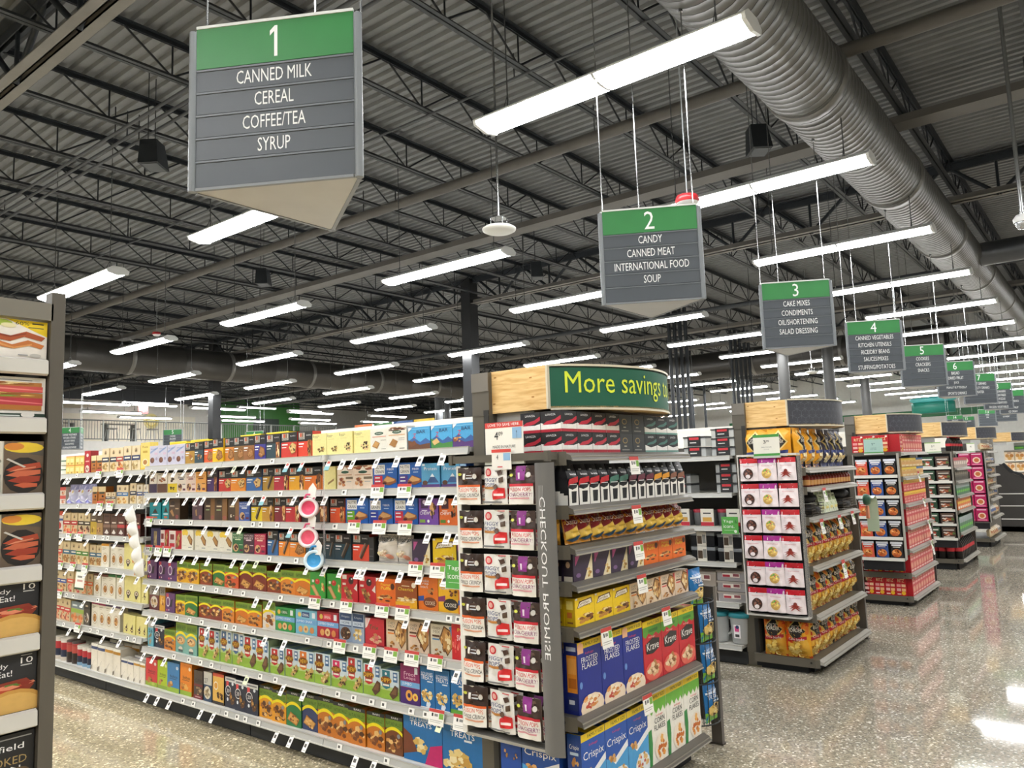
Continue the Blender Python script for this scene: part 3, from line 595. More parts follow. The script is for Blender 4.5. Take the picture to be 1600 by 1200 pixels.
de(r"""
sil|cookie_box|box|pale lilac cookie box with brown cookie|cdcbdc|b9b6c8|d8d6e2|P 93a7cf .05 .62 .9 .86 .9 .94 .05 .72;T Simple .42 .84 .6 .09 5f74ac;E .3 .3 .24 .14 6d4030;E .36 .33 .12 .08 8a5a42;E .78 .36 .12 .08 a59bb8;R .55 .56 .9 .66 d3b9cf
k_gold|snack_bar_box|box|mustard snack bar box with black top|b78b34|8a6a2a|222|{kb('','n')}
k_teal|snack_bar_box|box|dark teal snack bar box with black top|2f4a55|24383f|222|{kb('','n')}
k_or|snack_bar_box|box|orange snack bar box with dark bar picture|e2602f|b84a22|222|{kb('','b')}
kb_y|snack_bar_box|box|bright yellow snack bar box with black top|f2c21c|c99c14|222|{kb('','b')}
kb_o|snack_bar_box|box|tan orange bar box with black top|d88a3c|a86a2c|222|{kb('','b')}
kb_b|snack_bar_box|box|olive brown bar box with black top|8a6434|6a4c28|222|{kb('','b')}
kb_b2|snack_bar_box|box|chestnut brown bar box with black top|99653a|744c2a|222|{kb('','b')}
k_pur|snack_bar_box|box|violet blue bar box with black top|3d3a94|2c2a70|222|{kb('','b')}
ks_teal|snack_bar_box|box|deep teal bar box with nut strip|2c4650|22363e|222|{kb('','s')}
kw_red|snack_bar_box|box|red breakfast bar box with square waffle|d33a30|a82a24|222|{kb('','w')}
ks_red|snack_bar_box|box|scarlet bar box with striped nut bar|e2452e|b23422|222|{kb('','s')}
pale|granola_box|box|plain pale yellow granola box|ede29a|dccf86|f0e8ae|R .06 .84 .1 .95 777;R .14 .88 .5 .9 8a845e;R .14 .82 .42 .84 8a845e;R .14 .72 .6 .73 b9b07a;G .62 .3 .24 .16 14 8a6a3a,5a4020,c9a25a .3
pale2|granola_box|box|pale yellow granola box with nut cluster|ede29a|dccf86|f0e8ae|R .06 .84 .1 .95 777;R .14 .88 .5 .9 8a845e;R .14 .82 .42 .84 8a845e;R .14 .72 .6 .73 b9b07a;G .68 .34 .26 .2 18 5a4020,2c1c12,b98a4a,e0c08a .24
paleb|granola_box|box|tall pale yellow box with one bar|ede29a|dccf86|f0e8ae|R .06 .84 .1 .95 777;R .14 .88 .5 .9 8a845e;R .14 .82 .42 .84 8a845e;P 9a7a4a .35 .2 .85 .38 .88 .48 .38 .3
casc|granola_box|box|cream granola bar box with green badge|e4e2d6|d0cdc0|ecebe2|E .5 .82 .26 .07 2c5540;T FARM .5 .82 .3 .05 e8efe4;R .12 .66 .9 .7 d8a08a;P a5763f .1 .28 .3 .52 .56 .4 .4 .16;P c99a5a .14 .3 .3 .48 .5 .4 .38 .22;T CHEWY .76 .52 .3 .05 5a5a50;R .64 .14 .9 .16 7a7a70
casc2|granola_box|box|cream granola box with scattered brown nuts|ebe5d8|d0cabc|ecebe2|G .5 .9 .5 .08 16 6a3a24,4a2818,8a5a3a .3;E .5 .78 .24 .07 2c5540;T FARM .5 .78 .28 .05 e8efe4;R .08 .64 .92 .68 d8b08a;P a5763f .1 .28 .3 .52 .56 .4 .4 .16;T CHEWY .76 .52 .3 .05 5a5a50;R .6 .44 .9 .46 aaa;R .64 .1 .9 .13 7a7a70
casc3|granola_box|box|pinkish cream granola box with brown swirl|ecd9c6|d4bfa8|f0e2d2|G .5 .9 .5 .1 14 8a4a30,a8623e,5a2c1c .4;P f2ece0 .5 .98 .3 .74 .7 .74;E .5 .72 .24 .06 2c5540;R .08 .58 .92 .62 c99a7a;R .55 .42 .98 .52 7a6a54;G .3 .3 .26 .2 12 8a4a30,c98a5a,e8c89a .35;R .6 .3 .9 .33 aaa
z_br|snack_bar_box|box|sky blue kids bar box with brown hill|4fa9dd|3a86b8|7fc3e8|P 3c62a0 0 .4 .25 .55 .55 .34 .8 .5 1 .36 1 .2 0 .2;P 6d4630 0 0 0 .45 .55 .22 1 .28 1 0;T Z .3 .62 .14 .2 d8344a;T BAR .6 .78 .4 .14 2c3560;R .12 .9 .94 .92 8fd0ef;P 7a4a30 .05 .3 .3 .42 .42 .26 .14 .14;P eee .02 .98 .2 .98 .02 .8
z_gr|snack_bar_box|box|sky blue kids bar box with green hill|4fa9dd|3a86b8|7fc3e8|P 3c62a0 0 .4 .25 .55 .55 .34 .8 .5 1 .36 1 .2 0 .2;P 4a8a44 0 0 0 .45 .55 .22 1 .28 1 0;T Z .3 .62 .14 .2 d8344a;T BAR .6 .78 .4 .14 2c3560;R .12 .9 .94 .92 8fd0ef;P dcb878 .05 .32 .28 .46 .42 .28 .16 .16;P eee .02 .98 .2 .98 .02 .8
z_pu|snack_bar_box|box|sky blue kids bar box with purple hill|4fa9dd|3a86b8|7fc3e8|P 3c62a0 0 .4 .25 .55 .55 .34 .8 .5 1 .36 1 .2 0 .2;P 5a3a78 0 0 0 .45 .55 .22 1 .28 1 0;T Z .3 .62 .14 .2 d8344a;T BAR .6 .78 .4 .14 2c3560;R .12 .9 .94 .92 8fd0ef;G .22 .36 .2 .14 12 c98a4a,8a5230,e0b070 .3;P eee .02 .98 .2 .98 .02 .8
nut_p|nut_box|box|cream nut box with purple base|efe6da|d8cec0|f4eee4|R 0 0 1 .46 3c2c4a;G .5 .68 .3 .12 8 5a3520,8a5a34 .4;R .1 .92 .4 .95 888
nut_b|nut_box|box|cream nut box with brown base|efe6da|d8cec0|f4eee4|R 0 0 1 .46 6a4634;G .5 .68 .3 .12 8 8a4a24,b06a34 .4;R .1 .92 .4 .95 888
nut_y|nut_box|box|cream nut box with yellow base|efe6da|d8cec0|f4eee4|R 0 0 1 .46 e8cc2c;G .5 .68 .3 .12 8 5a3520,3a2414 .4;G .5 .22 .3 .16 6 4a3a10,2c2408 .3
nb_w|fig_bar_box|box|white fig bar box with navy lettering|efe3d8|d8cabc|f4ece4|{nb('','2c3050')}
nb_p|fig_bar_box|box|blush fig bar box with maroon lettering|efd8cc|d8c0b2|f4e4da|{nb('','8a3440')}
nb_o|fig_bar_box|box|peach orange fig bar box|f3b25c|d8964a|f6c47a|{nb('','8a4a18')}
nbb|fig_bar_box|box|blue fig bar box with white lettering|3f5fae|2f4a8c|5a78c0|{nb('','dfe6f6')}
nb_g|fig_bar_box|box|dark green fig bar box|2f7044|245834|4a8a5c|{nb('','d8ecc8')}
nb_m|fig_bar_box|box|plum brown fig bar box|4a2c3c|3a2230|6a4456|{nb('','ecd8e0')}
nb_c|fig_bar_box|box|crimson fig bar box|b8264e|901c3c|c84a6a|{nb('','f6d8c0')}
ks_pur|snack_bar_box|box|purple bar box with nut strip|4a2c68|38204e|222|{kb('','s')}
kw_or|snack_bar_box|box|amber breakfast bar box with square waffle|ef9530|c47620|222|{kb('','w')}
kw_bl|snack_bar_box|box|blue breakfast bar box with square waffle|3a6cae|2a548c|222|{kb('','w')}
k_olive|snack_bar_box|box|mustard box with one slim bar|b58c34|8c6c28|222|{kb('','l')}
ks_crim|snack_bar_box|box|crimson bar box with tall nut bar|b8283c|90202e|222|{kb('','s')}
ks_am|snack_bar_box|box|golden yellow box with tall bar|edac24|c08a1c|222|{kb('','s')}
ks_or2|snack_bar_box|box|bright orange box with tall bar|e87826|b85c1c|222|{kb('','s')}
ng_red|fruit_bar_box|box|royal blue fruit bar box, red flash|1f62b8|184c90|3a7cca|{ng('c8283c')}
ng_pur|fruit_bar_box|box|royal blue fruit bar box, purple flash|1f62b8|184c90|3a7cca|{ng('5a3a8c')}
ng_grn|fruit_bar_box|box|royal blue fruit bar box, green flash|1f62b8|184c90|3a7cca|{ng('6fae2c')}
ng_blu|fruit_bar_box|box|royal blue fruit bar box, navy flash|1f62b8|184c90|3a7cca|{ng('2438a0')}
prot|snack_bar_box|box|light blue protein bar box, mountain picture|5aa6d2|4488b0|7cbce0|P 3c5a8c .3 .2 .6 .58 .95 .2;P e6eef6 .48 .44 .6 .58 .72 .44;T Protein .5 .78 .7 .14 f0f4f8;R 0 0 1 .14 5a3a78;E .2 .2 .14 .1 5a3a2c;R .06 .9 .2 .98 eee
prot_b|snack_bar_box|box|deep blue bar box beside the post|2c5ea8|224a88|4a78b8|R .1 .86 .9 .94 9ac0e0;R .1 .2 .7 .3 6a9ad0
teal|chocolate_box|box|teal blue box with dark pyramid|1f9aa6|187a84|36aab4|P 4a3026 .5 .66 .26 .36 .74 .36;E .5 .84 .2 .08 c98a6a;R .2 .24 .8 .3 dff0f0;R .3 .06 .7 .16 e0703a
brn|chocolate_box|box|dark brown wafer box|57402f|40301f|6a5240|E .35 .8 .2 .1 3a2a20;R .1 .64 .5 .68 e6d8c6;P b98a5a .1 .4 .3 .5 .5 .2 .38 .14;E .75 .14 .14 .1 9a4a4a;R .6 .5 .9 .56 c9b090
plum|chocolate_box|box|plum brown cookie box|5a3f4c|42303a|6c5060|E .35 .8 .2 .1 3a2a30;R .1 .64 .5 .68 d8c6ce;P b08a5a .3 .46 .45 .52 .5 .2 .36 .2;E .8 .14 .14 .1 a86a6a
dkb|chocolate_box|box|dark brown slim chocolate box|4e3a2a|7a5a38|62492f|E .35 .84 .2 .1 2c201a;R .16 .62 .56 .68 ead9be;R .62 0 1 1 8a6238;R .16 .46 .5 .5 a8c08a;E .8 .14 .16 .09 a05a4a
dkb2|chocolate_box|box|dark brown chocolate box, white petals|4e3a2a|7a5a38|62492f|E .35 .84 .2 .1 2c201a;R .16 .62 .56 .68 ead9be;R .66 0 1 1 8a6238;G .4 .22 .2 .08 5 efe6d6,d8c8ae .4;E .8 .14 .16 .09 a05a4a
kc_y|snack_bar_box|box|lemon yellow cereal bar box|edd22c|c4ac20|222|{kb('','l')}
ks_gold|snack_bar_box|box|ochre bar box with nut strip|cf9a3a|a8782c|222|{kb('','s')}
ks_mar|snack_bar_box|box|maroon bar box with nut strip|84202e|641822|222|{kb('','s')}
ks_rd|snack_bar_box|box|ruby red bar box with nut strip|c02a32|942026|222|{kb('','s')}
ks_bk|snack_bar_box|box|charcoal bar box behind hanging cups|38302c|2a2420|222|{kb('','s')}
ks_or|snack_bar_box|box|vivid orange bar box with nut strip|ea5a2a|b8441e|222|{kb('','s')}
ann_p|snack_bar_box|box|purple chewy bar box|7a4aa8|5e3884|9468bc|R .12 .62 .5 1 4a2a5c;E .3 .86 .1 .08 d8cce6;T CHEWY .36 .44 .6 .12 fff;R .16 .52 .44 .56 e0d4ec;G .74 .56 .16 .34 18 e0b070,6a3a20,f0d8a0,3a2014 .3;R .06 .08 .34 .2 8ab04a;E .5 .14 .06 .06 eee
ann_o|snack_bar_box|box|orange chewy bar box with chocolate|e8702c|b85620|f08c50|R .12 .62 .5 1 4a1c2c;E .3 .86 .1 .08 f0d8c8;T CHEWY .36 .44 .6 .12 fff;R .16 .52 .44 .56 f6dcc8;G .74 .56 .16 .34 18 4a2414,2a140c,8a4a24,d89a5a .3;R .06 .08 .34 .2 5a8a34;E .5 .14 .06 .06 eee
ann_b|snack_bar_box|box|teal blue chewy bar box|2f6f94|245674|4a88aa|R .12 .62 .5 1 4a2a5c;T CHEWY .5 .44 .8 .12 fff;R 0 0 1 .16 6aa06a
lng_p|wafer_box|box|dark violet box with oat bar|3c3468|2e2850|4e4680|R .3 .1 .62 .85 b09a6a;G .46 .5 .16 .36 12 8a7444,d0bc8c .3
waf|wafer_box|box|red and white wafer box, long wafer|e8dcd4|c02030|d8303c|R .5 0 1 1 b81c2c;P 8a6a3c .52 .1 .66 .06 .9 .84 .74 .9;G .7 .5 .14 .4 12 c9a468,a5844c,dcc08c .3;R .06 .1 .44 .3 c8283c;R .1 .5 .4 .8 8a3a3a
thin|protein_bar_box|box|white protein bar box with brown bar|eee9d8|d8d2c0|f4f0e4|E .3 .84 .26 .18 f0cf4a;P eee9d8 .04 .62 .56 .62 .56 .68 .3 .74 .04 .68;P 7a4e24 .5 .6 .66 .78 .96 .5 .9 .22 .74 .28;P b98a4e .54 .6 .66 .73 .9 .48 .84 .3 .74 .34;R .1 .2 .4 .22 c9c2ae;R .6 .1 .9 .14 999
kc_b|snack_bar_box|box|steel blue cereal bar box|3568a0|28527e|222|{kb('','l')}
kc_o|snack_bar_box|box|orange cereal bar box|f0902c|c07022|222|{kb('','l')}
kb_o2|snack_bar_box|box|orange box with chocolate square|ef8e2c|c07022|222|{kb('','b')}
k_tl|snack_bar_box|box|dark teal box with slim bars|274450|1e3640|222|{kb('','l')}
k_or3|snack_bar_box|box|red orange box with slim bars|e24e34|b83c28|222|{kb('','l')}
dks|snack_bar_box|box|nearly black box seen edge on|2a2a2c|222|333|R .1 .2 .9 .24 555;R .1 .5 .9 .54 555
drk|chocolate_box|box|dark purple cereal treat box|3a2c44|2c2234|4c3c58|P e8dcb8 .55 0 .98 .9 1 .9 1 0;G .8 .24 .18 .2 10 e0c070,a87a34 .3;P b8528c .1 .9 .34 .9 .1 .55;E .24 .2 .12 .08 7a5c8a
gold|cereal_bar_box|box|bright yellow cereal bar box, brown badge|f2cd1c|d0ac14|f6da4a|{gd()}
gogo|snack_bar_box|box|mauve purple bar box with white oval|6a3f74|553060|80548a|R .1 .78 .34 .96 d84a5a;E .28 .54 .2 .26 f0e8f0;E .28 .54 .15 .2 7a4c84;P 2c2030 .46 .28 .58 .64 .78 .72 .7 .3;R .12 .06 .24 .16 e0607a;R .34 .08 .44 .16 f0d8e0
nv_y|granola_bar_box|box|green granola bar carton, yellow picture|eab024|b08a20|7d9c2f|{nv('',GR)}
nv_b|granola_bar_box|box|green granola bar carton, brown picture|96401f|6c3018|7d9c2f|{nv('',GR)}
nv_g|granola_bar_box|box|green granola bar carton, sandwich picture|2f7a3c|245c2c|7d9c2f|{nv('',GP)}
nv_r|granola_bar_box|box|green granola bar carton, red picture|d8582c|a84420|7d9c2f|{nv('',GR)}
nv_d|granola_bar_box|box|green granola bar carton, dark red picture|7e2c1c|5e2014|7d9c2f|{nv('',GP)}
nv_d2|granola_bar_box|box|green granola bar carton, maroon picture|8a3a2a|682c20|7d9c2f|{nv('',GR)}
nv_o|granola_bar_box|box|green granola bar carton, orange picture|e0862a|b06820|7d9c2f|{nv('',GR)}
nv_o2|granola_bar_box|box|green granola bar carton, amber picture|d9781f|a85c18|7d9c2f|{nv('',GP)}
nv_w|granola_bar_box|box|green granola bar carton, white picture|e9dfd4|c8bcae|7d9c2f|{nv('',GR)}
nv_t|granola_bar_box|box|tall green carton with muffin picture|7db0a4|5c8c80|8ca43a|{nv('','E .5 .42 .38 .14 d9a468;E .46 .44 .28 .1 ecc48c;G .5 .42 .3 .1 8 6a3a24,8a5a34 .2;E .5 .14 .2 .08 e8dcc8;R .3 .04 .7 .12 4a5a54')}
aj|snack_bar_box|box|bright green bar box with red apple|3aa03c|2c7c2e|5ab85c|E .48 .64 .16 .11 c8302c;E .46 .68 .06 .04 e8706a;P c98a54 .04 .46 .26 .52 .66 .06 .46 0;P e0ae78 .1 .44 .26 .47 .58 .08 .48 .05;R .14 .6 .28 .7 e8f4e8;P f0e070 .74 1 1 1 1 .8;G .84 .4 .1 .2 6 f0d880,e06a4a .4
redb|snack_bar_box|box|red bar box with dark cherry|c8202c|9c1822|d8404a|E .6 .78 .16 .14 3a2420;E .64 .84 .05 .03 eee;R .08 .82 .34 .98 f0e4dc;P 9a7038 .14 .5 .36 .56 .72 .06 .44 0;G .42 .28 .24 .22 14 d0a860,6a4a24,8a3434 .25;R .1 .6 .3 .68 f0d8d0;P e8e0d8 .78 .5 .98 .7 .98 .4
reese|cereal_bar_box|box|orange cereal bar box, yellow lettering|ec7020|c05818|f08c48|T Puffs .5 .64 .5 .12 f8e03c;T Peanut .5 .78 .5 .1 f8e03c;P fff 0 1 .2 1 0 .86;G .5 .26 .42 .14 16 5a2c14,d89a4a,eec88a,8a4a20 .3;E .86 .72 .1 .12 5a2c14
cheer|cereal_bar_box|box|brown and gold oat ring bar box|9a4c18|7a3a12|b8682c|P f0b428 0 0 1 0 1 .3 0 .2;T Cheerios .48 .68 .7 .12 f8d83c;R .3 .78 .66 .81 f0d8b0;P fff 0 1 .2 1 0 .86;G .5 .28 .46 .14 18 e8bc68,8a5a2c,f4e0b0 .28;E .86 .84 .1 .1 f0e4d0
crisp_o|cereal_bar_box|box|orange cookie cereal bar box|e87824|b85c1a|f09450|T Cookie .3 .9 .5 .09 e8f0f8;T Crisp .3 .8 .5 .09 e8f0f8;T TREATS .3 .7 .4 .06 fff;E .6 .24 .34 .16 7a3c1c;T COOKIE .6 .22 .5 .12 f0d8b8;P 2c50a0 0 .4 .3 .44 .3 .28 0 .26;G .7 .56 .2 .12 8 c98a4a,6a3a1c .35
crisp_y|cereal_bar_box|box|yellow cookie cereal bar box|f0b820|c8941a|f6cc58|T Cookie .3 .9 .5 .09 e8f0f8;T Crisp .3 .8 .5 .09 e8f0f8;T TREATS .3 .7 .4 .06 fff;E .6 .24 .36 .18 2c2420;T COOKIE .6 .22 .54 .12 f0e8d8;P 8a3a6a 0 .44 .34 .5 .34 .32 0 .3;G .72 .58 .2 .12 8 c98a4a,6a3a1c .35
bag27|granola_pouch|pouch|maroon pouch with grey top numbered 27|6a2c30|54242a|8a8a86|R 0 .6 1 1 9a9690;T 27 .5 .76 .5 .16 222;R .2 .92 .8 .95 666;E .5 .32 .36 .24 e0d8cc;G .5 .32 .3 .2 10 b08a5a,8a6a44,d8bc90 .35
bagor|granola_pouch|pouch|orange pouch with grey top|e0a02c|b88022|9a9690|R 0 .62 1 1 9a9690;T 26 .5 .78 .6 .14 222;G .5 .34 .4 .2 10 c9803a,8a5a2c,f0c878 .35
jum_g|cereal_snack_box|box|green wide snack box with cereal rings|2f9a4a|247a3a|50b068|{jum('1f7a3a')}
jum_b|cereal_snack_box|box|light blue wide snack box|7cc0d8|60a0b8|98d0e4|{jum('2c4a80')}
jum_r|cereal_snack_box|box|red wide snack box with cereal rings|b8243c|921c30|cc4a60|{jum('e84a5a')}
kel|cereal_bar_box|box|slate blue tall box, chocolate clusters|8ea0b8|74869e|a4b4c8|R .06 .52 .94 .98 2c4a78;R .06 .56 .94 .72 c4d2e2;T HOME .5 .64 .6 .08 2c4a78;T Krispies .5 .84 .6 .09 c8d4e4;E .5 .28 .4 .22 5a3420;G .5 .28 .36 .2 14 3a2014,8a5a34,e8d0a8 .22
kel2|cereal_bar_box|box|slate blue tall box, golden clusters|9aaac0|7e90a8|aebccc|R .06 .52 .94 .98 2c4a78;R .06 .56 .94 .72 c4d2e2;T HOME .5 .64 .6 .08 2c4a78;T Krispies .5 .84 .6 .09 c8d4e4;G .5 .28 .42 .22 16 e8cc84,c9a04e,f4e4b4 .28
trix|cereal_bar_box|box|red swirl cereal bar box|c82838|9c1e2c|d84a58|P f0e0dc 0 1 .3 1 .1 .66 0 .6;P f0b8b8 .06 .96 .2 .98 .1 .74;T Trix .46 .68 .5 .16 2c5a34;G .56 .28 .4 .18 18 c98a5a,e0b08a,8a4a2c,d86a6a .28;R 0 0 1 .05 8a1420
cmx_o|snack_mix_box|box|tan snack mix box with orange corner|e4ccac|c8ae8a|ecdabe|{cmx('e8842c')}
cmx_r|snack_mix_box|box|tan snack mix box, red stripes|e4ccb4|c8ae92|ecdac4|{cmx('d84a4a')}
cmx_b|snack_mix_box|box|grey beige snack mix box, blue corner|d8d0bc|bcb49e|e4decc|{cmx('5a8ab8')}
pops|cereal_bar_box|box|bright red snack box beside display|d0282c|a41e22|dc4c50|T POP .7 .84 .6 .1 f4d83c;T SWEET .7 .62 .7 .16 fff;G .3 .4 .26 .3 8 f08a7a,e84a4a .3
bagbl|granola_pouch|pouch|light blue pouch with grey top|6ab4c8|5494a8|b0b4b4|R 0 .72 1 1 b4b4b0;T 26 .5 .6 .7 .14 222;G .5 .3 .4 .24 8 8a7a5a,b0a080 .3
navy|protein_bar_box|box|navy protein bar box, white number ring|262b3e|1e2232|3a4054|{bag20('c9964a,8a5a2c,e8c88a,5a3a20')}
ch_r|granola_bar_box|box|sky blue chewy bar box, red banner|d3e2ea|a8c0a0|6f93ae|{chew('c62a2c','g')}
ch_r2|granola_bar_box|box|short sky blue chewy bar box|d3e2ea|a8c0a0|6f93ae|{chew('c62a2c','d')}
ch_n|granola_bar_box|box|sky blue chewy bar box, navy banner|d8e2e6|a8c0a0|e0942c|{chew('4a6a94','g')}
ch_o|granola_bar_box|box|sky blue chewy bar box, orange banner|d3e2ea|a8c0a0|6f93ae|{chew('e07a2c','g')}
ch_br|granola_bar_box|box|sky blue chewy bar box, brown banner|d3e2ea|a8c0a0|6f93ae|{chew('6a3420','g')}
ch_pk|granola_bar_box|box|sky blue chewy bar box, pink banner|d3e2ea|a8c0a0|6f93ae|{chew('d82a64','g')}
dip|granola_bar_box|box|sky blue dipped bar box, red banner|d3e2ea|a8c0a0|6f93ae|{chew('c62a2c','d','DIPPS')}
dip_t|granola_bar_box|box|sky blue dipped bar box, teal banner|d3e2ea|a8c0a0|6f93ae|{chew('2a7a8a','d','DIPPS')}
loops|cereal_snack_box|box|tall magenta snack box with blue band|8a2060|6a184a|a04078|R 0 .42 1 .56 6fa9dc;T JUMBO .34 .49 .5 .09 eef5fc;R 0 0 1 .4 4a2470;T Froot .5 .76 .6 .1 f4c8dc;T Loops .5 .65 .6 .1 f4c8dc;E .46 .22 .18 .14 e8a44a;E .46 .22 .08 .06 3a1c50;E .78 .2 .14 .1 f0c85a;E .78 .2 .06 .04 c05a2a;R .76 .78 .92 .94 e8e8ee
rkt|cereal_treat_box|box|tall blue crispy treat box, marshmallow squares|1f6fae|1a5a8e|3a86c0|{RKT}
rkt2|cereal_treat_box|box|tall blue treat box, chip squares|1f6fae|1a5a8e|3a86c0|{RKT};R 0 0 1 .1 6aa83c;G .46 .3 .3 .1 6 4a2c18 .12
bug_r|cookie_box|box|red soft bake box with lime base|d83c40|b82e34|e05a5c|R 0 0 1 .16 9ab83c;T bobos .55 .56 .6 .1 5a1a1c;R .2 .46 .8 .48 8a2024;G .3 .22 .24 .1 6 b9803f,7a4a24 .5;E .84 .84 .1 .06 f0d8d0;E .7 .1 .14 .06 c0d060
bug_g|cookie_box|box|lime green soft bake box|b4cc2c|92a824|c4d85a|R 0 0 1 .12 8aa83c;T bobos .55 .52 .6 .1 34420e;R .2 .42 .8 .44 6a7a1c;G .34 .24 .24 .1 6 c98a4f,8a5a34 .5;E .84 .84 .1 .06 e4ecb0
bug_b|cookie_box|box|blue soft bake box|3c86c4|2e6a9c|5a9cd0|R 0 0 1 .16 9ab83c;T bobos .55 .54 .6 .1 142c44;R .2 .44 .8 .46 1c4a74;G .34 .24 .26 .12 7 b9803f,7a4a24,e0b070 .5;E .84 .84 .1 .06 d0e4f4
bug_o|cookie_box|box|orange soft bake box|ee8c24|c86c18|f4a44c|R 0 0 1 .14 9ab83c;T bobos .55 .56 .6 .1 4a240a;R .2 .46 .8 .48 8a4a14;G .4 .28 .34 .14 9 f0b45a,b9702f,d89040 .4;E .84 .84 .1 .06 f8e0c0
bagdk|granola_pouch|pouch|brown granola pouch with maroon base|4a3c34|3c302a|5a4a40|T GFB .5 .64 .8 .12 1c1614;R 0 .44 1 .52 7a242c;G .5 .28 .4 .14 10 a58a64,6a4c34,c9b088 .35;R 0 0 1 .14 7a242c;R .2 .05 .8 .09 d0a8a8
bagnv|granola_pouch|pouch|navy granola pouch, pale top|26405e|1e344e|c4c4be|R 0 .56 1 1 cac8c0;T 27 .3 .7 .4 .16 222;E .46 .3 .42 .22 e0d8c4;G .46 .3 .34 .18 10 b0986a,8a7450,d8c8a0 .35
yelc|cookie_box|box|yellow cookie box with dark edge|e8b858|3a2c1c|d8583c|R 0 .9 1 1 d8583c;R 0 0 1 .1 2c2420;E .3 .6 .2 .14 f4e8d0;E .3 .6 .15 .1 e0a03c;G .66 .3 .28 .16 8 5a3a1c,8a5a2c,3a2410 .45
nvb_y|granola_bar_box|box|tall green and black carton, yellow picture|e8a020|b07a1c|5a5a20|{nv('',GR,1)}
nvb_g|granola_bar_box|box|tall green and black carton, sandwich picture|2a7a44|205c34|5a5a20|{nv('',GP,1)}
nvb_n|granola_bar_box|box|tall green and black carton, navy picture|34406a|283252|5a5a20|{nv('',GP,1)}
nvb_o|granola_bar_box|box|tall green and black carton, orange picture|cf7a24|a05c1c|5a5a20|{nv('',GR,1)}
nvb_b|granola_bar_box|box|tall green and black carton, brown picture|7a4420|5c3218|5a5a20|{nv('',GR,1)}
rktb|cereal_treat_box|box|big blue treat box numbered 64|1f6fae|1a5a8e|3a86c0|T RICE_KRISPIES .46 .84 .56 .07 e9f1f8;T TREATS .46 .75 .56 .09 fff;T 64 .86 .83 .16 .09 fff;P 7a4026 0 .1 0 .62 .22 .5 .36 .2;P c8246c .56 0 1 0 1 .44 .7 .36;G .44 .34 .2 .16 14 e9d08a,d7b05c,f4e5b4 .35;R .02 .92 .12 .99 b4cc3c
rktb2|cereal_treat_box|box|big blue treat box numbered 40|1f6fae|1a5a8e|3a86c0|T RICE_KRISPIES .5 .84 .56 .08 e9f1f8;T TREATS .5 .73 .6 .11 fff;T 40 .1 .93 .16 .09 fff;G .36 .2 .36 .24 22 e9d08a,d7b05c,f4e5b4,c99a48 .3;R .55 .62 .74 .66 e9f1f8
pst|pasta_box|box|small yellow pasta box with orange edge|ecd274|d8b850|e08a3c|R 0 .9 1 1 e08a3c;R .16 .3 .84 .7 f4e6a0;R .4 .08 .6 .24 b0782c
redt|rice_box|box|tall red rice mix box|b8242c|901c22|cc4a50|E .5 .8 .2 .08 f0e0d8;R .2 .5 .8 .56 e8a8a0;E .5 .2 .34 .16 e8e0d0;G .5 .2 .26 .12 8 8a3a34,d88a7a .3
orb|oatmeal_box|box|orange brown oatmeal box, cream top|b8702c|985820|f0dcb0|R 0 .7 1 1 ecd6a4;R .15 .58 .85 .68 3c4438;R .2 .2 .8 .3 8a4a1c;E .62 .44 .14 .06 2c1c10
tan_n|grain_box|box|tan grain box with navy label|e8d4ae|d0ba92|f0e2c4|{tan('24324c','c9a25a,e4cc8e,a58448')}
tan_r|grain_box|box|tan grain box with red label|e8d4ae|d0ba92|f0e2c4|{tan('b8483a','c9702f,e0a05a,8a4a24')}
tan_b|grain_box|box|tall tan grain box, indigo label|ead8b4|d0ba92|f0e2c4|{tan('283a68','d8c08a,b0945a,ecdcb0')}
tan_c|grain_box|box|tan grain box with blue label|e8d4ae|d0ba92|f0e2c4|{tan('3c78b4','e0b060,c98a3c,f0d8a0')}
tan_w|grain_box|box|tan grain box, white and blue label|e6dcc8|d0ba92|f0e2c4|{tan('34508c','c8b084,e8dcc0')}
ytall|pasta_box|box|tall yellow pasta box with bowl|efd878|d8be58|f4e298|E .5 .28 .3 .13 f4ecc4;E .5 .28 .22 .09 b9803f;R .25 .62 .75 .7 c8a43c;T Pasta .5 .84 .6 .08 b08a34;R 0 0 1 .08 e8c030
rws|oatmeal_box|box|small red and white oat box|e8dcd0|c8b8a8|d0606a|R 0 .6 1 1 d85a50;G .5 .3 .4 .24 8 d88a5a,8a4a34 .35
rwt|oatmeal_box|box|red white and blue oatmeal box|e8dcd4|c8b8ae|d0606a|R 0 .8 1 1 d85030;R 0 .56 1 .66 3c5a94;E .5 .34 .3 .16 c03a34;R .1 .06 .9 .14 333
tnr|oatmeal_box|box|tan oatmeal box with red band|d8c49a|c0aa80|e4d4b0|{tan('c0242c','e88a5a,d0603a,f4bc8e')}
tnb|oatmeal_box|box|tan oatmeal box with dark band|d8c49a|c0aa80|e4d4b0|{tan('3c3024','e89a6a,5a3420,f4bc8e')}
tnr2|oatmeal_box|box|tan oatmeal box with scarlet band|d8c49a|c0aa80|e4d4b0|{tan('d03a34','d86a4a,a8442c,f0b48a')}
tnr3|oatmeal_box|box|tan oatmeal box with coral band|d8c49a|c0aa80|e4d4b0|{tan('e0503c','e87a6a,c8443a,f0b090')}
tno|oatmeal_box|box|tan oatmeal box with orange band|d8c49a|c0aa80|e4d4b0|{tan('ec6a28','ec9a5a,d8703a,f4c490')}
tnt|oatmeal_box|box|tan oatmeal box with teal blue band|d8c49a|c0aa80|e4d4b0|{tan('2c6a8c','e0a860,a8743a,f4d49a')}
tng|oatmeal_box|box|tan oatmeal box with green band|d8c49a|c0aa80|e4d4b0|{tan('4a8a34','e0b464,b88a44,f4dca0')}
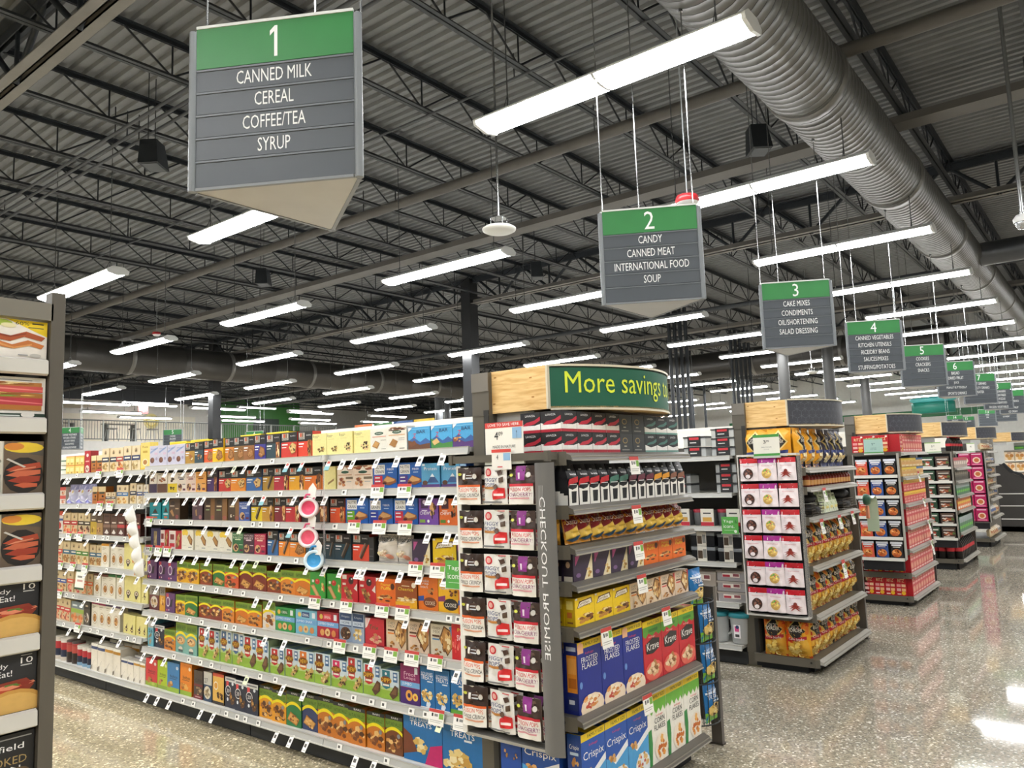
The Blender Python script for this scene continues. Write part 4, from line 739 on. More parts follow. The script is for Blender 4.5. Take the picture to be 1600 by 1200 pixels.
tnn|oatmeal_box|box|tan oatmeal box with royal blue band|d8c49a|c0aa80|e4d4b0|{tan('2c4a9c','e0a060,8a5a34,f4cc94')}
gld|oatmeal_box|box|slim golden oatmeal box|c9a83c|a8882c|6a5a48|R 0 .6 1 1 6a5a48;R .2 .66 .8 .72 e8dcc0;G .5 .2 .36 .14 8 e0c060,8a6a24 .4
gdb|oatmeal_box|box|slim tan and brown oatmeal box|b08a58|907044|5a4636|R 0 .56 1 1 5a4636;R .2 .62 .8 .68 e8dcc0;G .5 .2 .36 .14 8 d8a860,8a5a2c .4
dkc|oatmeal_box|box|dark brown oatmeal box, white splash|5a3c30|443026|6a4c3e|R .2 .56 .8 .62 ecdccc;R 0 .36 1 .5 8a6a5a;P ece4dc .2 .1 .5 .28 .8 .12 .6 .06;R .2 .84 .8 .92 40281e
dkr|oatmeal_box|box|dark brown box with red band|5a3028|44241e|6a4038|R .2 .56 .8 .62 ecdccc;R 0 .36 1 .5 c0383c;P ece4dc .2 .1 .5 .28 .8 .12 .6 .06;R .2 .84 .8 .92 40201a
bowl_o|cereal_cup_box|box|white porridge box with amber top|e9e3d3|d0c9b6|d89a2c|{bowl('d89a2c')}
bowl_p|cereal_cup_box|box|white porridge box with plum top|e9e3d3|d0c9b6|4a2c34|{bowl('4a2c34')}
bowl_b|cereal_cup_box|box|white porridge box with brown top|e9e3d3|d0c9b6|6a3a2c|{bowl('6a3a2c')}
bowl_g|cereal_cup_box|box|white porridge box with green top|e9e3d3|d0c9b6|2c7a3c|{bowl('2c7a3c')}
bowl_m|cereal_cup_box|box|white porridge box with magenta top|e9e3d3|d0c9b6|b0285c|{bowl('b0285c')}
bowl_v|cereal_cup_box|box|white porridge box with violet top|e9e3d3|d0c9b6|4a2c5c|{bowl('4a2c5c')}
pcup|cereal_cup_box|box|tall pale yellow box with cup|e9df92|d6ca7c|f0e8ae|E .5 .28 .26 .11 5a4a3a;E .5 .29 .18 .075 e8dcc8;E .5 .29 .1 .04 8a6a4a;P 3c3028 .32 .22 .68 .22 .56 .1 .44 .1
pcup2|cereal_cup_box|box|tall pale yellow box with spoon|e9df92|d6ca7c|f0e8ae|P 4a3c28 .4 .3 .7 .5 .74 .48 .44 .26;G .42 .2 .2 .08 6 5a4a2c,8a744a .4
pshort|granola_box|box|short pale yellow box, dark fruit|e9df92|d6ca7c|f0e8ae|P 3a2418 .4 .3 .6 .55 .62 .3;G .5 .24 .26 .12 7 5a3420,2c1a12,a8743a .4
grn_o|grain_box|box|grey topped box, green and orange|b8ac84|988c68|7c8a90|R 0 .68 1 1 7c8a90;R 0 .48 1 .66 9ab84a;G .5 .22 .46 .22 12 e8945a,f0b88a,d0743a .4;R .2 .78 .8 .86 d8e0e0
dko|grain_box|box|dark box with white oval|4a4238|383228|2c2824|R 0 .7 1 1 26221e;E .5 .32 .36 .22 e0d8cc;G .5 .32 .3 .18 10 6a5a48,8a6a4a,3a3028 .4;R .3 .8 .7 .86 c8b89a
""")
_cm = {}
def carton_mesh(key, depth=.06):
    if key not in _cm:
        kind, cat, desc, base, side, top, ops = D[key]
        b = MB(); v = [(-.5, 0, 0), (.5, 0, 0), (.5, 1, 0), (-.5, 1, 0), (-.5, 0, 1), (.5, 0, 1), (.5, 1, 1), (-.5, 1, 1)]
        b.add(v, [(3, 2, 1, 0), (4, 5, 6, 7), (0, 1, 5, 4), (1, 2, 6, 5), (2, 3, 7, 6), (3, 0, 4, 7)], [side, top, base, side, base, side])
        for x in (-.46, .26): b.box(x, .02, .999, x+.2, .98, 1.001, side)
        ops_draw(b, ops, lambda u, v, e: (u-.5, -e, v), .00025/depth, seed=len(_cm))
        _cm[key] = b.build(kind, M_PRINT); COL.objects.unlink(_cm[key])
    return _cm[key]
def carton(key, loc, rz, w, d, h, label, group=None):
    m = carton_mesh(key)
    o = inst(m, D[key][0], None, loc, rz, (w, d, h))
    return tag(o, label, D[key][1], group)
# ---------- soft bags ----------
def bag_mesh(name, base, back, ops, w, h, t, prof='pillow', seed=3, wr=.004, mat_=None, crimp=None):
    b = MB(); rnd = random.Random(seed); ph = [rnd.random()*6 for _ in range(6)]
    def th(u, v):
        a = max(0., 1-abs(2*u-1)**3.2)
        if prof == 'pillow': g = min(1, max(0, (v-.05)/.22))*min(1, max(0, (.95-v)/.22)); g = g*g*(3-2*g)
        elif prof == 'stand': g = min(1, max(0., (1-v)/.75))**.75
        else: g = min(1, max(0, (.9-v)/.3)); g = g*g*(3-2*g)
        wv = wr*(math.sin(u*9+v*13+ph[0])+math.sin(u*17-v*11+ph[1])*.6)*min(1, a*2)
        return a*g*t*.5+wv*(.4+.6*g)
    def edge(v): return 1-.06*math.sin(math.pi*v)*(1 if prof == 'pillow' else .3)+(.04*(1-v) if prof == 'stand' else 0)
    def F(u, v, e=0): return ((u-.5)*w*edge(v), -th(u, v)-e, v*h)
    def B(u, v): return ((u-.5)*w*edge(v), th(u, v)*.9+.0005, v*h)
    b.grid(lambda u, v: F(u, v), 12, 14, base); b.grid(B, 6, 8, back, flip=True)
    if crimp:
        for s in ((0, .045), (.955, 1)):
            b.grid(lambda u, v: F(u, s[0]+(s[1]-s[0])*v, .001), 10, 2, crimp)
    ops_draw(b, ops, F, .0009, True, seed, keep=None)
    o = b.build(name, mat_ or M_FILM); COL.objects.unlink(o); return o
ROWS={
'R1':(1672,'sil 562 549 148;sil 549 537 146;sil 537 525 144;sil 525 513 142;k_gold 513 500 145;k_teal 500 489 147;k_or 489 477 150;kb_y 477 464 156;kb_o 464 453 154;kb_b 453 441 155;kb_b2 441 429 153;k_pur 429 417 155;ks_teal 417 402 152;kw_red 402 386 153;ks_red 386 372 150;pale 372 359 129;pale 359 348 127;pale2 348 336 128;pale2 336 322 126;casc 322 308 124;casc2 308 293 131;z_br 292 276 118;z_gr 276 261 118;z_pu 261 246 119'),
'R2':(1480,'nut_p 561 550 143;nut_b 550 536 141;nut_y 536 523 139;nb_w 523 511 137;nb_p 511 498 135;nb_o 498 485 137;ks_pur 485 472 143;kw_red 471 456 137;kw_or 456 439 134;kw_bl 439 422 135;k_olive 422 410 140;ks_crim 409 394 138;ks_am 394 379 135;ks_or2 379 362 132;paleb 362 351 130;casc3 350 336 131;casc3 336 320 128;ng_red 320 301 135;ng_pur 301 283 131;prot 283 270 122;prot 270 257 119;prot_b 257 252 118'),
'R3':(1295,'teal 560 544 118;teal 544 533 134;brn 533 518 141;plum 502 489 141;dkb 487 474 142;dkb 474 459 140;dkb2 459 446 138;nbb 446 434 120;kc_y 434 422 141;ks_gold 422 410 143;ks_mar 409 397 145;ks_rd 397 383 142;ks_bk 383 358 138;ks_or 357 344 135;ng_grn 343 324 135;ng_blu 324 305 131;ng_red 305 287 131;ann_p 286 272 131;ann_o 272 259 128;ann_b 259 252 126'),
'R4':(1095,'lng_p 559 545 135;waf 545 533 125;waf 533 515 122;thin 515 500 133;thin 500 485 131;thin 485 470 128;thin 470 454 126;nb_g 454 441 124;nb_m 441 429 122;nb_c 429 417 124;kc_b 416 405 145;kc_o 405 394 135;kb_o2 394 379 133;k_tl 378 360 137;k_tl 360 352 141;k_tl 352 338 139;k_or3 338 324 140;dks 324 320 128;pop 319 304 146;pop 304 292 143;drk 291 278 127;gold 277 261 133;drk 261 254 128'),
'R5':(875,'gogo 562 548 130;gogo 548 535 128;gogo 535 521 126;nv_y 521 507 137;nv_y 507 492 135;nv_b 492 477 137;nv_g 477 462 138;nv_r 462 446 135;nv_d 446 432 156;nv_d 432 417 153;nv_b 417 403 124;nv_o 403 389 137;nv_o2 389 374 138;aj 374 360 142;aj 360 347 139;redb 347 333 143;redb 333 319 140;reese 319 304 137;cheer 304 288 137;crisp_o 288 274 159;crisp_y 274 260 159;crisp_o 260 254 156'),
'R6':(660,'bag27 560 546 169;bagor 545 537 171;gogo 537 524 130;nv_y 523 510 128;nv_g 510 494 134;nv_b 494 479 136;nv_d2 479 465 133;nv_o 465 451 135;nv_o2 451 436 132;nv_o 436 421 134;nv_w 421 408 157;jum_g 408 389 136;jum_b 389 369 136;jum_r 369 350 142;kel 349 338 156;kel2 338 328 157;trix 328 313 141;cmx_o 312 297 147;cmx_r 296 281 150;cmx_b 280 265 152;pops 265 255 166'),
'R7':(407,'bagbl 560 552 176;navy 552 538 152;nv_o 538 523 137;nv_t 522 508 198;nv_t 508 494 194;ch_r 493 480 191;ch_r 480 467 188;ch_n 467 454 197;ch_n 454 441 193;dip 441 427 186;dip 427 414 183;ch_r2 413 399 146;ch_r 399 386 158;ch_o 386 371 162;ch_br 371 357 166;ch_pk 357 343 145;ch_r 343 330 176;dip 330 316 156;dip_t 316 302 146;loops 301 287 192;rkt 287 277 195;rkt 277 267 191;rkt2 267 256 200'),
'R8':(138,'bug_r 562 546 183;bug_g 546 532 188;bug_b 532 516 193;bug_o 516 501 206;bagdk 499 488 178;bagnv 487 477 184;yelc 476 463 189;navy 462 450 185;navy 450 438 183;navy 438 425 180;nvb_y 425 411 184;nvb_y 411 397 180;nvb_g 397 383 191;nvb_n 383 369 194;nvb_o 369 355 197;nvb_o 355 342 193;nvb_o 342 328 189;nvb_o 328 314 185;nvb_b 314 301 187;rktb 300 273 241;rktb2 273 247 242'),
'L1':(1650,'canw 727 718 74;canw 718 706 73;pst 705 696 75;pst 696 686 74;pst 686 677 74;pst 677 669 73;redt 669 658 181;orb 657 648 138;orb 648 637 137;tan_n 637 625 185;tan_n 625 613 183;tan_r 613 602 181;tan_b 602 590 188;tan_b 590 577 186;ytall 576 562 202'),
'L2':(1404,'rws 722 713 70;rws 713 703 70;lil 702 685 158;lil 685 666 156;lil 666 653 153;orb 652 643 136;orb 643 630 135;tan_n 630 621 89;tan_n 621 614 88;tan_c 613 603 141;tan_c 603 593 139;tan_n 591 581 152;tan_w 580 571 141;tan_w 571 563 139'),
'L3':(1164,'rwt 721 706 181;tnr 705 691 168;tnr 691 679 166;tnb 679 668 164;tnb 668 657 162;gld 656 645 166;gdb 645 634 164;dkc 632 620 166;dkc 620 609 164;dkr 609 597 167;dkr 597 586 165;dkr 586 575 163'),
'L4':(924,'tnr2 719 705 174;tnt 705 691 172;tnt 691 679 170;tng 679 668 168;tng 668 656 166;tnt 656 645 159;tnt 645 635 158;bowl_o 634 621 175;bowl_p 621 610 173;bowl_p 610 598 171;pcup 598 585 187;pcup 585 574 185;pcup 574 563 183'),
'L5':(694,'tnn 718 707 157;tnn 707 695 156;tnr3 694 682 169;tnr3 682 669 167;tno 669 658 165;tno 658 648 163;bowl_b 647 635 171;bowl_b 635 622 169;bowl_g 622 610 176;bowl_g 610 598 174;pcup 597 584 204;pcup 584 571 201;pcup2 571 561 198'),
'L6':(459,'tnr2 718 708 177;tnr2 708 698 175;tnr2 698 686 173;grn_o 686 672 166;grn_o 672 662 164;dko 662 651 177;bowl_m 650 638 189;bowl_m 638 626 187;bowl_v 626 614 189;bowl_v 614 602 187;pshort 598 588 138;pshort 588 578 137;pshort 578 568 135;pshort 568 561 134'),
'L8':(126,'tubq 718 707 190;tubq 707 695 188;tubd 695 685 181;tubd 685 675 179;tubs 675 666 163;tubs 666 657 161;tubs 657 649 160;oat_b 647 636 211;oat_b 636 624 208;oat_g 624 611 210;oat_g 611 599 207;oat_sb 598 588 155;oat_sb 588 579 153;oat_sg 579 570 156;oat_sg 570 562 154'),
}
# ---------- shelving ----------
GREY = '5c574d'; DK = '1f2022'
PT = {}
def tag_parts():
    b = MB().box(-.02, -.0015, -.014, .02, 0, .014, 'f2f1ec').box(-.012, -.0018, -.006, .004, -.0015, .007, '55534f'); PT['rail'] = b.build('price_tag', M_PAPER)
    b = MB(); b.box(-.019, -.0012, -.062, .019, 0, .012, 'f5f3ee').box(-.012, -.0016, -.036, .008, -.0012, -.018, '55534f').box(-.014, -.0016, -.054, .014, -.0012, -.05, 'b9b6b0'); PT['flag'] = b.build('price_tag', M_PAPER)
    b = MB(); b.box(-.019, -.0012, -.036, .019, 0, .012, 'f5f3ee').box(-.019, -.0012, -.062, .019, 0, -.036, '7fb4bd').box(-.012, -.0016, -.02, .01, -.0012, -.004, 'c05a50'); PT['blue'] = b.build('price_tag', M_PAPER)
    b = MB(); b.box(-.019, -.0012, -.05, .019, 0, .012, 'e4eec2').box(-.012, -.0016, -.03, .01, -.0012, -.012, '55534f'); PT['green'] = b.build('price_tag', M_PAPER)
    for o in PT.values(): COL.objects.unlink(o)
tag_parts()
def sale_card(loc, rz, label, w=.085, h=.085, tilt=.22, kind=0):
    b = MB()
    if kind == 0:
        b.box(-w/2, -.001, -h, w/2, 0, 0, 'f4f2ec').box(-w/2, -.0016, -.2*h, w/2, -.001, 0, 'c4423c').box(w*.18, -.0016, -.56*h, w*.46, -.001, -.22*h, '7cac44').box(-w*.3, -.0016, -.46*h, -w*.2, -.001, -.26*h, '333').box(-w*.12, -.0016, -.44*h, w*.1, -.001, -.28*h, '8a8a88')
        b.box(-w*.4, -.0016, -.72*h, w*.4, -.001, -.68*h, 'b0aea8').box(-w*.4, -.0016, -.82*h, w*.3, -.001, -.79*h, 'b0aea8')
    else:
        b.box(-w/2, -.001, -h, w/2, 0, 0, 'eeebe0').box(-w/2, -.0016, -.1*h, w/2, -.001, 0, '2c4a2c').box(-w/2, -.0016, -h, w/2, -.001, -.9*h, '2c4a2c').box(-w*.3, -.0016, -.4*h, w*.2, -.001, -.3*h, '8a8a80').box(-w*.3, -.0016, -.6*h, w*.3, -.001, -.5*h, 'c89a90')
    o = b.build('sale_card', M_PAPER, None, loc, rz); o.rotation_euler.x = -tilt
    return tag(o, label, 'price card', 'sale cards on the shelf edges')
def shelf_mesh(L, depth, lip, top, railc, t=.022):
    # along local +x from 0..L, front at y=0 facing -y
    b = MB(); b.box(0, .004, -t, L, depth, 0, top)
    r = MB(); r.add([(0, -.004, .004), (L, -.004, .004), (L, .006, .004), (0, .006, .004), (0, -.012, -lip), (L, -.012, -lip), (L, .002, -lip), (0, .002, -lip)], [(0, 1, 2, 3), (4, 7, 6, 5), (0, 4, 5, 1), (3, 2, 6, 7), (0, 3, 7, 4), (1, 5, 6, 2)], railc)
    r.add([(0, -.0085, .004), (L, -.0085, .004), (L, -.0045, -.002), (0, -.0045, -.002)], [(0, 3, 2, 1)], 'd9d8d2'); r.box(0, -.015, -lip-.003, L, -.008, -lip+.004, 'd4d3cc')
    return b, r
def gondola(n, x0, y0, y1, left, right, lab, width=1.45, xr=None):
    # left = list of (ya, yb, [z...]); shelves face -x at x0
    t = thing('gondola_shelving', lab, 'shelving', (x0, y0, 0))
    L = y1-y0; xm = width*.46
    MB().box(.06, .0, 0, width-.06, L, .09, '17181a').box(.045, 0, .09, width-.045, L, .1, '2a2b2c').build('base', M_DARK, t)
    k = 0; kp = None
    while k*.95 < L-.2 and k < 16:
        if kp is None: kp = MB().box(.046, .003, .008, .062, .945, .098, '26282a').build('kick_panel', M_DARK, t, (0, k*.95, 0))
        else: inst(kp, 'kick_panel', t, (0, k*.95, 0))
        k += 1
    MB().box(xm-.02, 0, .1, xm+.02, L, 1.86, '4c4a46').build('back_panel', M_PAINT, t)
    MB().box(xm-.03, 0, 1.855, xm+.03, L, 1.875, 'f0ede4').build('top_cap', M_PAINT, t)
    MB().box(xm-.032, .0, 1.70, xm-.021, min(L, 9), 1.855, 'eee9dc').build('top_board', M_PAINT, t)
    cache = {}
    for (ya, yb, zs) in left:
        for z in zs:
            d = xm-.03 if z > .2 else xm-.05
            key = (round(yb-ya, 3), d)
            if key not in cache:
                a, r = shelf_mesh(yb-ya-.004, d, .032, 'd2d0c8', 'b4b4b0')
                s = a.build('shelf', M_PAINT, t, (0, yb-y0, z), -math.pi/2); rr = r.build('price_rail', M_PAINT, s); cache[key] = (s, rr)
            else:
                s = inst(cache[key][0], 'shelf', t, (0, yb-y0, z), -math.pi/2); inst(cache[key][1], 'price_rail', s)
            SHELVES.append((x0, ya, yb, z, s))
    for z in right:
        a, r = shelf_mesh(L-.01, xm, .032, 'd2d0c8', 'b4b4b0')
        s = a.build('shelf', M_PAINT, t, (width, .005, z), math.pi/2); r.build('price_rail', M_PAINT, s)
    return t
SHELVES = []
RZ = [1.672, 1.48, 1.295, 1.095, .875, .66, .407, .138]
LZ = [ROWS[k][0]/1000 for k in ('L1', 'L2', 'L3', 'L4', 'L5', 'L6')]+[.138]
g1 = gondola(1, 2.80, 2.45, 20.5, [(2.47, 3.58, RZ), (3.58, 4.59, RZ), (4.59, 5.60, RZ), (5.60, 6.62, LZ), (6.62, 7.64, LZ), (7.64, 12.7, LZ), (12.7, 20.4, LZ)], [.138, .45, .75, 1.05, 1.35, 1.65], 'long white gondola shelving stocked with cereal and snack bars')
CZ = [1.61, 1.318, 1.055, .777, .467, .15]
for i, s in enumerate(('gondola shelving holding food storage boxes beside the crescent header endcap', 'gondola shelving behind the endcap of shelved snack pouches', 'gondola shelving behind the cola endcap', 'gondola shelving behind the magenta pouch display')):
    gondola(i+2, 5.90+3.14*i, 2.45, 20.5, [(2.47, 3.6, CZ), (3.6, 20.4, CZ)], [.15, .6, 1.05, 1.5], s)
def post(x, y, lab, h=2.02, rz=0, xw=.028, yw=.105):
    t = thing('shelf_upright', lab, 'post', (x, y, 0))
    b = MB().box(-xw, -yw/2, 0, xw, yw/2, h, GREY).box(-xw-.004, -yw/2, 1.93, -xw, yw/2, h, '77726a').box(-xw-.003, -yw/2, 1.815, -xw, yw/2, 1.82, '5a554b')
    b.build('upright', M_PAINT, t)
    s = MB()
    for k in range(40): s.box(xw, -.012, .2+k*.044, xw+.001, .012, .222+k*.044, '111')
    s.build('slots', M_DARK, t)
    MB().box(-xw-.01, -yw/2-.005, 0, xw+.01, yw/2+.005, .012, '55503f').build('foot', M_PAINT, t)
    return t

# endcaps -------------------------------------------------------------
def endcap(x0, wid, zs, lab, post_lab, lipc='67625a', yf=1.90, yb=2.385):
    t = thing('endcap_shelving', lab, 'shelving', (x0, yf, 0)); D_ = yb-yf
    MB().box(.08, .07, 0, wid+.02, D_, zs[-1]-.02, '0f1216').box(.03, .10, 0, .08, D_, zs[-1]-.03, '15181c').build('base', M_DARK, t)
    MB().box(.03, D_-.03, zs[-1], wid-.03, D_, 1.84, '2b2a28').build('back_panel', M_PAINT, t)
    for i, z in enumerate(zs):
        b = MB(); last = i == len(zs)-1; ex = .04 if last else 0
        b.box(.0, .012, z-.03, wid+ex, D_, z, GREY)
        s = b.build('shelf', M_PAINT, t)
        r = MB(); x1 = wid+ex+.02
        r.add([(0, .01, z), (x1, .01, z), (x1, -.022, z-.012), (0, -.022, z-.012), (0, -.03, z-.034), (x1, -.03, z-.034), (x1, .01, z-.03), (0, .01, z-.03)], [(3, 2, 1, 0), (3, 4, 5, 2), (4, 7, 6, 5), (0, 7, 4, 3), (1, 2, 5, 6)], lipc)
        r.box(0, -.027, z-.02, x1, -.0235, z-.015, '8d887c'); r.box(0, -.033, z-.037, x1, -.026, z-.031, 'a09b90')
        r.build('price_rail', M_PAINT, s)
        e = MB().prism([(.0, .0), (.0, D_), (-.012, D_), (-.012, .03)], z-.055, z+.004, '5f5a50').tube((-.0125, .06, z-.02), (-.0145, .06, z-.02), .008, '222', 8)
        e.build('side_bracket', M_PAINT, s)
    post(x0+.062, 2.405, post_lab)
    return t
def header(x0, wid, front, lab, text=None):
    t = thing('header_sign', lab, 'sign', (x0, 2.03, 1.822)); yb = .355; hh = .2; N = 16
    arc = [(wid*i/N, -.23*math.sin(math.pi*i/N)**.8 if 0 < i < N else 0) for i in range(N+1)]
    out = arc+[(wid, yb), (0, yb)]
    MB().box(-.012, 0, 0, 0, yb, hh, 'e6bd78').build('left_panel', M_WOOD, t)
    k = MB(); 
    for py, pz in ((.08, .06), (.09, .15), (.31, .045), (.3, .17)): k.box(-.0126, py-.007, pz-.003, -.012, py+.007, pz+.004, 'b07c3c')
    k.build('knots', M_PAPER, bpy.data.objects[t.children[0].name])
    MB().box(wid, 0, 0, wid+.012, yb, hh, 'e6bd78').build('right_panel', M_WOOD, t)
    MB().prism(out, .004, .012, 'd8b070').build('bottom_panel', M_WOOD, t)
    MB().prism(out, hh-.012, hh-.004, '4a4845').build('top_panel', M_PAINT, t)
    def seg(u):
        i = min(N-1, int(u*N)); f = u*N-i; a, b_ = arc[i], arc[i+1]; return (a[0]+(b_[0]-a[0])*f, a[1]+(b_[1]-a[1])*f)
    b = MB(); b.grid(lambda u, v: (*seg(u), .004+(hh-.004)*v), N, 1, front, smooth=True)
    fp = b.build('front_panel', M_PAPER if text else M_PAINT, t)
    r = MB()
    for zz in (0, hh):
        r.grid(lambda u, v: (seg(u)[0], seg(u)[1]-.008+.010*v, zz+.004), N, 1, 'd8cfb8'); r.grid(lambda u, v: (seg(u)[0], seg(u)[1]-.008, zz-.006+.010*v), N, 1, 'd8cfb8')
    r.box(-.014, -.006, 0, .004, .004, hh, 'd8cfb8').build('edge_trim', M_PAINT, t)
    if text:
        d = MB(); vv, ff, asp = text_geo(text); wu = .2*hh*0+1.0
        W_ = 1.02; lens = [0]
        for i in range(N): lens.append(lens[-1]+math.dist(arc[i], arc[i+1]))
        def atlen(s):
            s = max(0, min(lens[-1]-1e-6, s)); i = max(j for j in range(N) if lens[j] <= s); return (i+(s-lens[i])/(lens[i+1]-lens[i]))/N
        d.add([(seg(atlen(.075+(x+.5)*W_))[0], seg(atlen(.075+(x+.5)*W_))[1]-.003, .105+y*.13) for x, y in vv], ff, 'd9e83a')
        d.build('lettering', M_PAPER, fp)
    else:
        d = MB(); S = .035; col = '6a6d76'
        def ln(u0, v0, u1, v1):
            dx, dy = (u1-u0), (v1-v0); l = math.hypot(dx, dy); nx, ny = -dy/l*.0012, dx/l*.0012
            pts = [(u0+nx, v0+ny), (u0-nx, v0-ny), (u1-nx, v1-ny), (u1+nx, v1+ny)]
            if all(0.004 < p[0] < wid-.004 and .008 < p[1] < hh-.006 for p in pts):
                d.add([(seg(p[0]/wid)[0], seg(p[0]/wid)[1]-.003, p[1]) for p in pts], [(0, 1, 2, 3)], col)
        for j in range(-1, 5):
            for i in range(0, 24):
                cx = i*S*1.732+(S*.866 if j % 2 else 0); cy = .02+j*S*1.5
                for a in (90, 210, 330):
                    ln(cx, cy, cx+S*.94*math.cos(math.radians(a)), cy+S*.94*math.sin(math.radians(a)))
                    ln(cx, cy, cx+S*.6*math.cos(math.radians(a+60)), cy+S*.6*math.sin(math.radians(a+60)))
        d.build('pattern', M_PAPER, fp)
    # grey bracket under the left end
    MB().prism([(.02, .10), (.02, yb), (.03, yb), (.03, .10)], -.075, 0, 'a9a9a6').build('bracket', M_PLAST, t)
    return t
EZ1 = [1.621, 1.391, 1.221, 1.068, .88, .518, .138]
endcap(2.78, 1.13, EZ1, 'grey endcap shelving stacked with coffee, waffles and cereal', 'grey shelf upright at the near end of the long gondola')
header(2.85, 1.09, '0f5a42', 'dark green crescent header lettered More savings above the first endcap', 'More savings to love')
EZ2 = [1.494, 1.352, 1.128, .772, .425, .105]
endcap(5.92, 1.25, EZ2, 'grey endcap shelving full of tortilla chip bags', 'grey shelf upright beside the white candy pouch display', 'a8a59c')
header(5.99, 1.10, '45474f', 'maple header with dark patterned front above the tortilla chips')
EZ3 = [1.61, 1.345, 1.06, .825, .585, .34, .1]
endcap(9.06, 1.25, EZ3, 'grey endcap shelving full of red cracker boxes', 'grey shelf upright beside the shelved snack pouches', 'a8a59c')
header(9.13, 1.10, '45474f', 'maple header with dark patterned front above the red cracker boxes')
endcap(12.2, 1.25, [1.61, 1.38, 1.2, 1.0, .8, .5, .14], 'grey endcap shelving with cola bottles on its lowest shelf', 'grey shelf upright beside the boxed salad kits', 'a8a59c')
header(12.27, 1.10, '45474f', 'maple header with dark patterned front above the cola endcap')
endcap(15.34, 1.25, [1.61, 1.38, 1.2, 1.0, .8, .5, .14], 'grey endcap shelving filled with beige bread bags', 'grey shelf upright beside the magenta pouches', 'a8a59c')
header(15.41, 1.10, '45474f', 'narrow maple header with dark front above the beige bread bags')
header(20.5, 1.10, '45474f', 'farthest maple header, at the picture edge above the muffin packs')
# right-hand end panels and wire rack
def end_panel(x, h, lab):
    t = thing('end_panel', lab, 'panel', (x, 1.95, 0))
    MB().box(-.016, -.03, 0, .016, .03, h, '57514a').build('front_post', M_PAINT, t); MB().box(-.016, .39, 0, .016, .45, h, '57514a').build('rear_post', M_PAINT, t)
    MB().box(-.008, .03, .12 if h < 1 else .1, .008, .39, h-.02, '6a645a').build('panel', M_PAINT, t)
    MB().box(-.02, -.035, 0, .02, .46, .01, '3a3630').build('foot', M_PAINT, t)
end_panel(4.235, .86, 'low brown grey end panel holding the wire treat rack')
end_panel(7.30, 1.15, 'brown grey end panel right of the tortilla chip bags')
end_panel(10.45, 1.3, 'brown grey end panel right of the red cracker boxes')
end_panel(13.55, 1.3, 'brown grey end panel right of the cola bottles')
# ---------- long gondola: boxes, tags ----------
SH_ORD = {'R1': 'top', 'R2': 'second', 'R3': 'third', 'R4': 'fourth', 'R5': 'fifth', 'R6': 'sixth', 'R7': 'seventh', 'R8': 'lowest', 'L1': 'top', 'L2': 'second', 'L3': 'third', 'L4': 'fourth', 'L5': 'fifth', 'L6': 'sixth', 'L8': 'lowest'}
rng = random.Random(11)
XF = 2.83
def add_tags(x0, ya, yb, z, s, ys, kinds):
    for i, y in enumerate(ys):
        if not (ya+.03 < y < yb-.03): continue
        k = kinds[i % len(kinds)]
        if k == '-': continue
        o = inst(PT[k], 'price_tag', s, (yb-y, -.011, -.014 if k == 'rail' else -.03))
        if k != 'rail': o.rotation_euler = (-.55, 0, rng.uniform(-.12, .12))
        else: o.rotation_euler = (-.2, 0, 0)
KN = {'R1': ['flag', 'flag', 'flag', 'flag', 'flag', 'flag', 'flag', 'flag', 'flag', 'green', 'flag', 'flag', 'rail', 'blue', 'blue', 'blue', 'blue'], 'R2': ['flag', 'flag', 'flag', 'rail', 'flag', 'flag', 'flag', 'flag', 'flag', 'flag', 'blue', 'rail'], 'R3': ['rail', 'rail', 'rail', 'rail', 'flag', 'flag', 'flag', 'green', 'rail', 'rail', 'rail', 'blue', 'green'], 'R4': ['flag', 'flag', 'flag', 'flag', 'flag', 'flag', 'flag', 'flag', 'flag', 'green', 'rail', 'flag', 'rail'],
      'R5': ['flag', 'flag', 'rail', 'rail', 'rail', 'rail', 'rail', 'rail', 'rail'], 'R6': ['flag', 'flag', 'rail', 'rail', 'rail', 'rail', 'flag', 'rail', 'rail', 'rail'], 'R7': ['flag', 'flag', 'flag', 'rail', 'rail', 'rail', 'rail', 'rail', 'rail', 'green', 'rail', 'rail'], 'R8': ['flag', 'flag', 'flag', 'rail', 'rail', 'flag', 'flag', 'rail', 'rail', 'rail', 'rail'],
      'L1': ['flag', 'flag', 'flag', 'flag', 'flag', 'rail'], 'L2': ['flag', 'flag', 'flag', 'rail', '-'], 'L3': ['rail', 'flag', 'rail', 'rail'], 'L4': ['flag', '-', 'flag', 'rail', '-'], 'L5': ['flag', '-', 'rail', 'rail', 'flag'], 'L6': ['flag', 'rail', 'rail', 'flag', 'rail'], 'L8': ['flag', 'flag', 'flag', 'flag', '-']}
